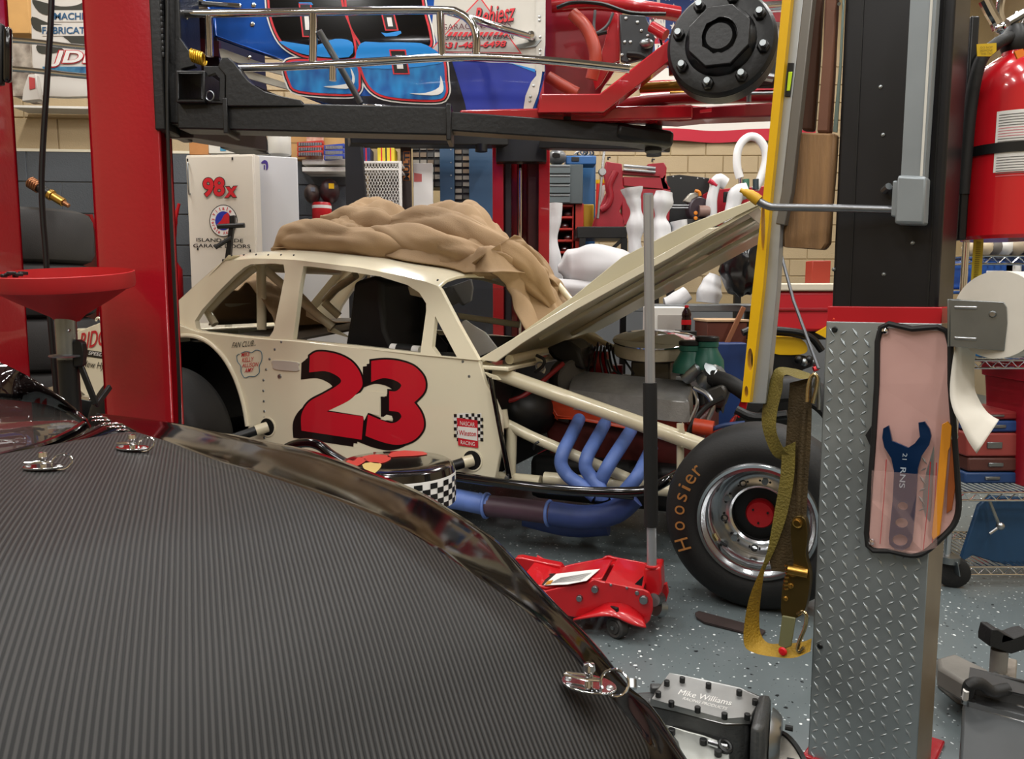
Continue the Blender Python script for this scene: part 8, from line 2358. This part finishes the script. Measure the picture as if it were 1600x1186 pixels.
# right flange, round cover, left snout
fa = PZ(1172, 1160, 0.10)
fl = [PZ(1196, 1092, 0.28), PZ(1214, 1092, 0.28), PZ(1215, 1100, 0.26), PZ(1200, 1165, 0.10), PZ(1166, 1165, 0.10), PZ(1172, 1140, 0.16)]
fdir = V((0.93, -0.36, 0))
e0 = PZ(1186, 1100, zt_)
fv = [e0 + V((0.0, 0.06, 0.02)), e0 + V((0.02, -0.0, 0.0)), e0 + V((-0.0, -0.08, -0.02))]
MB().obox(PZ(1172, 1150, zt_ - 0.0) + V((0.0, 0.0, -0.2)), V((0.03, 0.0, 0)), V((0.055, 0.13, 0)), V((0, 0, 0.22))).build('end_flange', M_GBX, t, bevel=0.012)
cc_ = PZ(1190, 1128, zt_) + V((0.03, 0.06, -0.10))
MB().lathe([(0, 0.02), (0.045, 0.02), (0.055, 0.01), (0.06, 0.0)], PZ(1196, 1132, zt_ - 0.03) + V((0.02, 0.02, -0.04)), (0.92, -0.39, 0), 28).build('bearing_cover', M_STEEL, t)
for k in range(4):
    a = k * math.pi / 2 + 0.5
    cb = PZ(1196, 1132, zt_ - 0.03) + V((0.038, 0.012, -0.04)) + V((0.0, 0.045 * math.cos(a), 0.045 * math.sin(a)))
    MB().cyl(cb, cb + V((0.014, -0.006, 0)), 0.006, n=8).build('cover_bolt', M_BLACK, t)
MB().prism([PZ(x, y, zt_ - 0.005) for x, y in ((985, 1080), (1020, 1078), (1036, 1070), (1018, 1100), (1000, 1110))], (0, 0, -0.16)).build('snout', M_GBX, t, bevel=0.01)
MB().cyl(PZ(987, 1076, 0.22), PZ(987, 1062, 0.235), 0.012, n=14).build('breather', M_STEEL, t)
MB().box(PZ(1025, 1077, zt_), (0.025, 0.02, 0.02)).build('boss', M_GBX, t, bevel=0.004)
# second housing closer to the viewer
t = thing('gear_housing', 'pale alloy gear housing in front of the grey gearbox', 'gear housing', PZ(1090, 1220, 0.0), 0)
p2 = Z([(690, 618), (800, 652), (905, 680), (1010, 720), (1060, 760), (1060, 900), (800, 900), (760, 720)], 860, 980, 3.81)
zh = 0.22
hp = [PZ(x, y, zh) for x, y in p2]
hpl = MB().prism(hp, (0, 0, 0.012)).build('cover_plate', mat('pale_plate', '#aeb0ab', 0.4, 0.6), t, bevel=0.002)
hc_ = sum(hp, V((0, 0, 0))) / len(hp)
MB().prism([hc_ + (p - hc_) * 0.97 for p in hp], (0, 0, -zh + 0.003)).build('case', M_GBX, t, bevel=0.006)
for x, y in Z([(722, 628), (910, 688), (998, 756)], 860, 980, 3.81):
    c = PZ(x, y + 2, zh + 0.013)
    MB().cyl(c, c + V((0, 0, 0.011)), 0.0075, n=14).build('cap_screw', M_BLACK, hpl, bevel=0.001)
MB().tube([PZ(1108, 1160, zh + 0.02), PZ(1118, 1163, zh + 0.022), PZ(1136, 1168, zh + 0.02)], 0.006, 8).build('shift_rod', M_STEEL, hpl)
MB().torus(PZ(1133, 1166, zh + 0.02), (0.3, -0.5, 1), 0.012, 0.005, 18, 8).build('rod_end', M_BLACK, hpl)
# bell shaped cone lying beside
t = thing('bell_cone', 'dull silver bell housing lying beside the tread plate post', 'bell housing', PZ(1200, 1240, 0.0), 0)
bo_ = PZ(1128, 1238, 0.10)
bo_.z = 0.10
rows_ = [(0.025, 0.0), (0.04, 0.01), (0.06, 0.05), (0.08, 0.10), (0.092, 0.14), (0.094, 0.15), (0.086, 0.15), (0.07, 0.10), (0.05, 0.05)]
MB().lathe(rows_, bo_, (0.96, 0.22, 0.02), 40).build('bell', mat('dull_silver', '#726f68', 0.4, 0.6, var=0.1), t)
MB().lathe([(0.088, 0.149), (0.099, 0.150), (0.099, 0.160), (0.088, 0.162)], bo_, (0.96, 0.22, 0.02), 40).build('rim', M_BLACK, t)
# ---- wire shelving
SD = 2.95
t = thing('wire_shelf', 'chrome wire shelving on casters right of the tread plate post', 'wire shelf', P(1560, 463, SD), 0)
t.location.z = 0
sx0 = P(1484, 800, SD).x
lev = [P(1540, 563, SD).z, P(1540, 770, SD).z, P(1540, 886, SD).z]
SW, SDp = 0.9, 0.45
for xx, yy in ((sx0, SD), (sx0 + SW, SD), (sx0, SD + SDp), (sx0 + SW, SD + SDp)):
    MB().cyl((xx, yy, 0.10), (xx, yy, 1.75), 0.0125, n=12).build('post', M_CHROME, t)
    cs_ = MB().lathe([(0.0, -0.02), (0.03, -0.02), (0.055, -0.016), (0.062, -0.012), (0.062, 0.012), (0.055, 0.016), (0.0, 0.02)], (xx + 0.025, yy, 0.062), (0.35, 1, 0), 26).build('caster_wheel', M_RUBBER, t)
    MB().bar((xx + 0.012, yy - 0.03, 0.115), (xx + 0.024, yy - 0.03, 0.06), 0.004, 0.05, (0, 1, 0)).build('caster_fork', M_ZINC, cs_, bevel=0.002)
    MB().cyl((xx + 0.008, yy, 0.10), (xx + 0.008, yy, 0.125), 0.04, n=18).build('caster_plate', M_ZINC, cs_)
for z_ in lev + [P(1540, 250, SD).z, P(1540, 400, SD).z]:
    sh_ = MB()
    for yy in (SD, SD + SDp):
        sh_.cyl((sx0, yy, z_), (sx0 + SW, yy, z_), 0.0045, n=8)
        sh_.cyl((sx0, yy, z_ - 0.03), (sx0 + SW, yy, z_ - 0.03), 0.0045, n=8)
        zz_ = []
        for k in range(37):
            zz_.append(V((sx0 + SW * k / 36, yy, z_ - 0.003 - 0.024 * (k % 2))))
        sh_.tube(zz_, 0.003, 6)
    for xx in (sx0, sx0 + SW):
        sh_.cyl((xx, SD, z_), (xx, SD + SDp, z_), 0.0045, n=8)
        sh_.cyl((xx, SD, z_ - 0.03), (xx, SD + SDp, z_ - 0.03), 0.0045, n=8)
    so = sh_.build('shelf_frame', M_CHROME, t)
    wi = MB()
    for k in range(36):
        wi.cyl((sx0 + SW * (k + 0.5) / 36, SD, z_ + 0.003), (sx0 + SW * (k + 0.5) / 36, SD + SDp, z_ + 0.003), 0.0022, n=6, caps=False)
    wi.build('shelf_wires', M_CHROME, so, kind='stuff')
# red waste bin on the middle shelf
bz = lev[1] + 0.006
bc = V((P(1607, 750, SD + 0.2).x, SD + 0.2, bz))
t = thing('waste_bin', 'dark red plastic waste bin on the wire shelf', 'waste bin', bc, 0)
M_BINR = mat('bin_red', '#8e1020', 0.42, var=0.05)
def rrect(w_, d_, z, r=0.04):
    pts = []
    for cx, cy, a0 in ((w_ - r, d_ - r, 0), (-w_ + r, d_ - r, 90), (-w_ + r, -d_ + r, 180), (w_ - r, -d_ + r, 270)):
        for k in range(6):
            a = math.radians(a0 + 18 * k)
            pts.append(bc + V((cx + r * math.cos(a), cy + r * math.sin(a), z)))
    return pts
hgt = P(1580, 576, SD).z - bz
MB().grid([rrect(0.0601, 0.0601, 0.0, 0.06), rrect(0.105, 0.13, 0.0), rrect(0.128, 0.155, hgt - 0.06), rrect(0.138, 0.165, hgt - 0.055), rrect(0.142, 0.168, hgt), rrect(0.134, 0.16, hgt), rrect(0.10, 0.125, 0.01), rrect(0.06, 0.06, 0.01, 0.06)], True).build('bin_body', M_BINR, t, smooth=50)
MB().tube([p + V((0, 0, 0)) for p in rrect(0.143, 0.169, hgt)], 0.005, 8, closed=True).build('rim', M_BINR, t)
# shelf contents
def tub(px, py, r, h, col, lbl, name, lid, cat, D=SD + 0.15, z=None):
    b0 = P(px, py, D)
    if z is not None:
        b0.z = z
    t_ = thing(name, lbl, cat, b0, 0)
    MB().lathe([(0, 0), (r * 0.92, 0), (r, 0.01), (r, h * 0.8), (r * 0.9, h * 0.86), (r * 0.6, h * 0.9), (r * 0.6, h * 0.9)], b0, (0, 0, 1), 24).build('body', mat('tub_' + col[1:], col, 0.4), t_)
    MB().lathe([(r * 0.62, h * 0.88), (r * 0.64, h), (0, h)], b0, (0, 0, 1), 24).build('lid', mat('lid_' + lid[1:], lid, 0.4), t_)
    return t_
z3 = lev[0] + 0.006
tb_ = tub(1566, 552, 0.045, 0.12, '#ddd8d2', 'white tub with purple label on the wire shelf under the paper', 'cleaner_tub', '#e8e6e0', 'tub', z=z3)
q = P(1566, 552, SD + 0.15)
q.z = z3
MB().lathe([(0.0455, 0.03), (0.0455, 0.065)], q, (0, 0, 1), 24).build('label', mat('label_purple', '#7a2a6a', 0.5), tb_)
tub(1535, 548, 0.035, 0.06, '#2a6aa0', 'short blue tin on the wire shelf under the paper', 'wax_tin', '#1f4f80', 'tin', z=z3)
tub(1594, 540, 0.05, 0.16, '#1d2f86', 'dark blue bottle on the wire shelf at the right edge', 'cleaner_bottle', '#16246a', 'bottle', z=z3)
z4 = P(1540, 400, SD).z + 0.006
for k, (px, col, lbl, nm, cat, w_, h_) in enumerate(((1556, '#1f4f9a', 'blue tool case on the upper wire shelf', 'blue_case', 'tool case', 0.20, 0.11), (1590, '#23365e', 'navy box at the right end of the upper wire shelf', 'navy_box', 'box', 0.10, 0.15))):
    b0 = P(px, 400, SD + 0.1)
    b0.z = lev[0] + 0.006 + (0.0 if k == 0 else 0.0)
    b0.z = P(px, 452, SD + 0.1).z
    t_ = thing(nm, lbl, cat, b0, 0)
    MB().obox(b0 - V((w_ / 2, 0, 0)), V((w_, 0, 0)), V((0, 0.15, 0)), V((0, 0, h_))).build('case', mat('c_' + col[1:], col, 0.45), t_, bevel=0.01)
    MB().obox(b0 - V((w_ / 6, 0.004, -h_ * 0.4)), V((w_ / 3, 0, 0)), V((0, 0.006, 0)), V((0, 0, h_ * 0.25))).build('label', M_WHTPRINT, t_, bevel=0.002)
rack4 = MB().obox(V((sx0 - 0.02, SD + 0.05, P(1540, 455, SD).z - 0.01)), V((SW, 0, 0)), V((0, 0.4, 0)), V((0, 0, 0.012))).build('blue_tray', mat('tray_blue', '#234a86', 0.5), None, bevel=0.003)
tag(rack4, 'flat blue tray on the wire shelving behind the paper roll', 'tray')
for k in range(5):
    b0 = P(1530 + k * 16, 398, SD + 0.12)
    b0.z = P(1540, 400, SD).z + 0.004
    col = ('#c9b89a', '#6d6862', '#d8d6d0', '#a99a84', '#3a3c40')[k]
    t_ = thing('shop_rag', ('tan', 'grey', 'white', 'beige', 'charcoal')[k] + ' rag bundle on the upper wire shelf', 'rag', b0, 0)
    rows = []
    for i in range(9):
        th = math.pi * i / 8
        rows.append([b0 + V((0.05 * math.sin(th) * math.cos(a) * (1 + 0.3 * math.sin(3 * a + k)), 0.06 * math.sin(th) * math.sin(a), 0.035 + 0.035 * math.cos(th) * (1 + 0.25 * math.sin(4 * a)))) for a in [j * math.pi / 8 for j in range(16)]])
    MB().grid(rows, True).build('cloth', mat('rag_' + col[1:], col, 0.8), t_, smooth=60)
# boxes between upper levels seen left of the bin
for k, (py, col, lbl) in enumerate(((622, '#2b4470', 'blue parts case beside the waste bin'), (652, '#8d3a36', 'dusty red case below the blue parts case'), (690, '#5a2e26', 'brown leather case low beside the waste bin'), (742, '#22406e', 'dark blue case at the bottom beside the waste bin'))):
    pass
zz0 = bz
for k, (h_, col, lbl, nm) in enumerate(((0.05, '#22406e', 'dark blue case at the bottom of the pile beside the red bin', 'blue_case'), (0.06, '#55302a', 'brown case second in the pile beside the red bin', 'brown_case'), (0.10, '#94413c', 'dusty red case third in the pile beside the red bin', 'red_case'), (0.05, '#27457c', 'blue flat case near the top of the pile beside the red bin', 'blue_case'), (0.035, '#8a2a2a', 'thin red tray topping the pile beside the red bin', 'red_tray'))):
    b0 = V((sx0 + 0.12 + 0.01 * (k % 2), SD + 0.12, zz0))
    t_ = thing(nm, lbl, 'case', b0 + V((0.1, 0.1, 0)), 0)
    MB().obox(b0, V((0.22, 0, 0)), V((0, 0.25, 0)), V((0, 0, h_ - 0.004))).build('case', mat('pile_' + col[1:], col, 0.45, var=0.1), t_, bevel=0.008)
    MB().obox(b0 + V((0.08, -0.006, h_ * 0.35)), V((0.06, 0, 0)), V((0, 0.008, 0)), V((0, 0, h_ * 0.25))).build('latch', M_ZINC, t_, bevel=0.002)
    zz0 += h_
# blue sheet standing on the bottom shelf
t = thing('painted_sheet', 'blue painted panel standing on the bottom wire shelf', 'panel', V((sx0 + 0.4, SD + 0.1, lev[2])), 0)
bl = [P(x, y, SD + 0.06) for x, y in ((1500, 880), (1530, 790), (1548, 775), (1640, 780), (1700, 886), (1600, 888), (1560, 880), (1520, 868))]
MB().prism(bl, (0, 0.02, 0)).build('sheet', mat('panel_blue', '#1f3f5e', 0.4, var=0.06), t, bevel=0.004)
MB().tube([P(1545, 780, SD + 0.02), P(1556, 808, SD + 0.0), P(1562, 822, SD)], 0.006, 8).build('tie_rod', M_ZINC, t)
MB().ball(P(1563, 822, SD - 0.005), 0.016, 14, 8).build('joint', M_STEEL, t)
MB().cyl(P(1560, 824, SD - 0.005), P(1546, 834, SD - 0.005), 0.006, n=10).build('stud', M_STEEL, t)
# clutter above the extinguisher
t = thing('chrome_bracket', 'chrome bracket arms behind the extinguisher valve', 'bracket', P(1560, 60, 2.6), 0)
for pts, r in (([(1538, 0), (1548, 20), (1556, 34), (1560, 46)], 0.018), ([(1566, -10), (1562, 20), (1570, 45)], 0.012), ([(1590, 20), (1575, 55), (1560, 62)], 0.010), ([(1600, 30), (1588, 60)], 0.008)):
    MB().tube([P(x, y, 2.6) for x, y in pts], r, 10, sm=4).build('arm', M_CHROME, t)
MB().ball(P(1575, 44, 2.5), (0.04, 0.03, 0.02), 16, 10).build('reflector', M_CHROME, t)
MB().cyl(P(1540, -60, 2.62), P(1610, -60, 2.62), 0.02, n=10).build('mount_rail', mat('teal_rail', '#3a5450', 0.5), t)
# ---- jack stand / saddle at the lower right
t = thing('jack_stand', 'cast grey jack stand with black saddle at the lower right', 'jack stand', PZ(1560, 1110, 0), 0)
M_CASTG = mat('cast_pale_grey', '#6f6c66', 0.5, var=0.1, vscale=18)
def rp2(pts, z):
    return [PZ(x, y, z) for x, y in pts]
MB().prism(rp2([(1464, 1028), (1492, 1020), (1545, 1046), (1552, 1078), (1540, 1082), (1500, 1062), (1466, 1042)], 0.12), (0, 0, -0.06)).build('base_arm', M_CASTG, t, bevel=0.01)
MB().prism(rp2([(1466, 1036), (1500, 1058), (1540, 1080), (1538, 1084), (1496, 1068), (1466, 1044)], 0.06), (0, 0, -0.06)).build('foot', M_CASTG, t, bevel=0.006)
MB().prism(rp2([(1555, 1022), (1590, 1028), (1588, 1060), (1578, 1090), (1542, 1078)], 0.18), (0, 0, -0.17)).build('bracket', mat('cast_tan_grey', '#7d766c', 0.5, var=0.08), t, bevel=0.01)
for x, y in ((1556, 1054), (1572, 1058), (1550, 1072), (1568, 1076)):
    MB().lathe([(0, 0.006), (0.007, 0.004), (0.009, 0)], PZ(x, y, 0.181), (0, 0, 1), 12).build('rivet', M_STEEL, t)
sd_ = [(1546, 1000), (1550, 984), (1560, 984), (1572, 992), (1584, 998), (1600, 992), (1612, 990), (1612, 1012), (1580, 1022), (1546, 1010)]
q0 = PZ(1575, 1060, 0.18)
MB().prism([P(x, y, q0.y + 0.02) for x, y in sd_], (0, 0.05, 0)).build('saddle', M_RUBBER, t, bevel=0.008)
MB().cyl((q0.x, q0.y + 0.04, 0.17), (q0.x, q0.y + 0.04, P(1580, 1015, q0.y + 0.04).z), 0.02, n=14).build('stem', M_CASTG, t)
# battery charger cart corner
t = thing('battery_box', 'grey battery box with black handle at the lower right corner', 'battery box', PZ(1560, 1180, 0), 0)
bzz = 0.30
bp_ = rp2([(1504, 1100), (1516, 1092), (1640, 1128), (1640, 1220), (1500, 1190)], bzz)
MB().prism([V((p.x, p.y, bzz)) for p in bp_], (0, 0, -bzz + 0.005)).build('case', mat('box_grey', '#45484a', 0.4, 0.3, var=0.1), t, bevel=0.006)
MB().prism([p + V((0, 0, 0.001)) for p in rp2([(1503, 1098), (1516, 1090), (1645, 1128), (1645, 1140), (1512, 1104)], bzz)], (0, 0, 0.012)).build('rim', M_STEEL, t, bevel=0.003)
MB().prism([p + V((0, 0, 0.012)) for p in rp2([(1520, 1076), (1640, 1110), (1640, 1124), (1518, 1094)], bzz)], (0, 0, 0.03)).build('top_bar', mat('bar_charcoal', '#2a2a2a', 0.5), t, bevel=0.008)
MB().tube([PZ(1512, 1084, bzz + 0.02), PZ(1516, 1070, bzz + 0.05), PZ(1532, 1068, bzz + 0.05), PZ(1550, 1080, bzz + 0.035), PZ(1576, 1076, bzz + 0.04)], 0.012, 12, sm=4).build('handle', M_RUBBER, t)
MB().tube([PZ(1508, 1092, bzz + 0.012), PZ(1510, 1078, bzz + 0.04)], 0.006, 8).build('hinge_pin', M_WHTPRINT, t)
# ---- red tool chest behind the post, cables, small machine
CD = 4.95
t = thing('cooler_chest', 'red chest with pale lid behind the black lift post', 'chest', P(1252, 520, CD), 0)
a = P(1206, 518, CD)
MB().obox(a, V((0.56, -0.04, 0)), V((0.05, 0.40, 0)), V((0, 0, P(1206, 455, CD).z - a.z))).build('chest_body', mat('chest_red', '#b01a26', 0.4), t, bevel=0.02)
z1 = P(1206, 455, CD).z
MB().obox(V((a.x - 0.01, a.y - 0.02, z1)), V((0.58, -0.04, 0)), V((0.05, 0.43, 0)), V((0, 0, 0.05))).build('lid', mat('chest_lid', '#c9c1ae', 0.5), t, bevel=0.01)
MB().obox(V((a.x - 0.012, a.y - 0.012, a.z + 0.13)), V((0.58, -0.04, 0)), V((0, 0.01, 0)), V((0, 0, 0.02))).build('rib', mat('chest_rib', '#8e1420', 0.4), t, bevel=0.004)
bx_ = MB().obox(P(1268, 444, CD + 0.1), V((0.12, 0, 0)), V((0, 0.12, 0)), V((0, 0, 0.15))).build('red_tin', mat('tin_rust', '#94301f', 0.5), None, bevel=0.006)
tag(bx_, 'rust red tin standing on the red chest lid', 'tin')
t = thing('tool_bench', 'dark low bench with drawers beneath the red chest', 'bench', P(1240, 560, CD), 0)
t.location.z = 0
q0 = P(1170, 522, CD + 0.1)
MB().obox(V((q0.x, q0.y - 0.04, a.z - 0.055)), V((0.85, 0, 0)), V((0, 0.5, 0)), V((0, 0, 0.05))).build('bench_top', mat('bench_dark', '#1c1d20', 0.5), t, bevel=0.006)
for xx in (q0.x + 0.02, q0.x + 0.78):
    for yy in (q0.y - 0.03, q0.y + 0.38):
        MB().obox(V((xx, yy, 0)), V((0.05, 0, 0)), V((0, 0.05, 0)), V((0, 0, a.z - 0.055))).build('leg', MATS['bench_dark'], t)
t = thing('power_tool', 'yellow and black power tool between the level and the red chest', 'power tool', P(1195, 560, 4.85), 0)
MB().prism([P(x, y, 4.85) for x, y in sm2([(1202, 530), (1220, 526), (1252, 530), (1262, 546), (1250, 554), (1206, 552)], 3)], (0, 0.12, 0)).build('housing', mat('tool_yellow', '#cfa40e', 0.4), t, bevel=0.01)
MB().tube([P(x, y, 4.82) for x, y in ((1160, 520), (1180, 514), (1220, 516), (1250, 520), (1270, 530), (1284, 548))], 0.022, 10, sm=5).build('frame_tube', M_BLACK, t)
MB().prism([P(x, y, 4.86) for x, y in ((1198, 552), (1260, 556), (1272, 572), (1240, 584), (1200, 578))], (0, 0.12, 0)).build('base', M_BLACK, t, bevel=0.01)
MB().obox(V((P(1205, 580, 4.87).x, 4.87, 0)), V((0.2, 0, 0)), V((0, 0.1, 0)), V((0, 0, P(1205, 575, 4.87).z))).build('stand', M_BLACK, t, bevel=0.006)
for k in range(4):
    MB().ball(P(1248 + k * 8, 562 + 4 * (k % 2), 4.8), 0.026, 12, 8).build('fitting', M_ZINC if k % 2 else M_BLACK, t)
MB().cyl(P(1271, 577, 4.78), P(1278, 575, 4.78), 0.016, n=10).build('red_knob', mat('knob_red', '#d2232a', 0.4), t)
MB().prism([P(x, y, 4.9) for x, y in ((1275, 520), (1296, 508), (1296, 524), (1290, 528))], (0, 0.02, 0)).build('label_plate', M_YEL, t)
rd_ = MB().tube([P(1218, 388, 2.6), P(1240, 470, 2.5), P(1262, 530, 2.42), P(1279, 576, 2.36)], 0.005, 10).build('steel_rod', mat('rod_steel', '#5d5f63', 0.4, 0.7), None)
tag(rd_, 'thin steel rod leaning between the level and the black post', 'rod')
# white box, bottle, cartons under the bonnet, seen over the engine
t = thing('white_box', 'white open box on the floor bench behind the air cleaner', 'box', P(1050, 525, 5.0), 0)
a, b = P(1020, 530, 5.05), P(1077, 480, 5.05)
MB().obox(V((a.x, 5.05, 0.0)), V((b.x - a.x, 0, 0)), V((0, 0.4, 0)), V((0, 0, b.z))).build('box_shell', M_WHITE, t, bevel=0.006)
MB().obox(V((a.x + 0.03, 5.045, 0.1)), V((b.x - a.x - 0.06, 0, 0)), V((0, 0.006, 0)), V((0, 0, b.z - 0.15))).build('shaded_front', mat('box_shade', '#a9a49e', 0.5), t)  # grey sheet over the white front, shade put into its colour
cb = P(1072, 516, 4.9)
bt = thing('cola_bottle', 'small dark cola bottle with red label beside the white box', 'bottle', cb, 0)
MB().lathe([(0, 0), (0.028, 0), (0.03, 0.01), (0.03, 0.07), (0.027, 0.08), (0.03, 0.09), (0.028, 0.11), (0.012, 0.14), (0.012, 0.155), (0, 0.155)], cb, (0, 0, 1), 20).build('bottle_body', mat('cola_dark', '#1a0808', 0.15), bt)
MB().lathe([(0.031, 0.035), (0.031, 0.065)], cb, (0, 0, 1), 20).build('label', M_REDP, bt)
MB().lathe([(0.013, 0.142), (0.013, 0.156), (0, 0.157)], cb, (0, 0, 1), 14).build('cap', M_REDP, bt)
sb_ = MB().obox(V((cb.x - 0.05, cb.y - 0.08, 0)), V((0.1, 0, 0)), V((0, 0.18, 0)), V((0, 0, cb.z - 0.001))).build('side_stand', M_BLACK, None, bevel=0.004)
tag(sb_, 'low black stand under the small cola bottle', 'stand')
a = P(1104, 548, 5.1)
t = thing('wooden_crate', 'brown wooden crate with pale top behind the green breathers', 'crate', V((a.x + 0.1, 5.2, 0)), 0)
zc_ = P(1104, 503, 5.1).z
MB().obox(V((a.x, 5.1, 0.0)), V((0.26, 0, 0)), V((0, 0.35, 0)), V((0, 0, zc_))).build('crate_side', mat('crate_brown', '#5a2c1e', 0.5, var=0.1), t, bevel=0.004)
MB().obox(V((a.x - 0.01, 5.09, zc_)), V((0.28, 0, 0)), V((0, 0.37, 0)), V((0, 0, 0.015))).build('crate_top', mat('crate_top', '#b79a78', 0.6), t, bevel=0.003)
st_ = MB().bar(P(1162, 480, 5.02), P(1120, 570, 5.0), 0.03, 0.02, (0, 1, 0)).build('wooden_stick', mat('stick_wood', '#7a4a2c', 0.55), None, bevel=0.003)
tag(st_, 'reddish wooden stick leaning beside the brown crate', 'stick')
bb = P(1086, 545, 4.92)
o = MB().obox(V((bb.x + 0.09, 4.92, 0)), V((0.24, 0, 0)), V((0, 0.12, 0)), V((0, 0, P(1086, 536, 4.92).z))).build('blue_bin', mat('bin_blue', '#1e3566', 0.45), None, bevel=0.01)
tag(o, 'dark blue bin behind the green breather caps', 'bin')
# skid plate under the front tyre
sk = MB().prism([PZ(x, y, 0.004) for x, y in ((1086, 960), (1092, 957), (1170, 978), (1196, 988), (1188, 996), (1100, 974), (1088, 966))], (0, 0, 0.006)).build('floor_plate', mat('rusty_plate', '#362c2a', 0.5, var=0.2), None, bevel=0.002)
tag(sk, 'thin dark steel plate on the floor before the front tyre', 'plate')
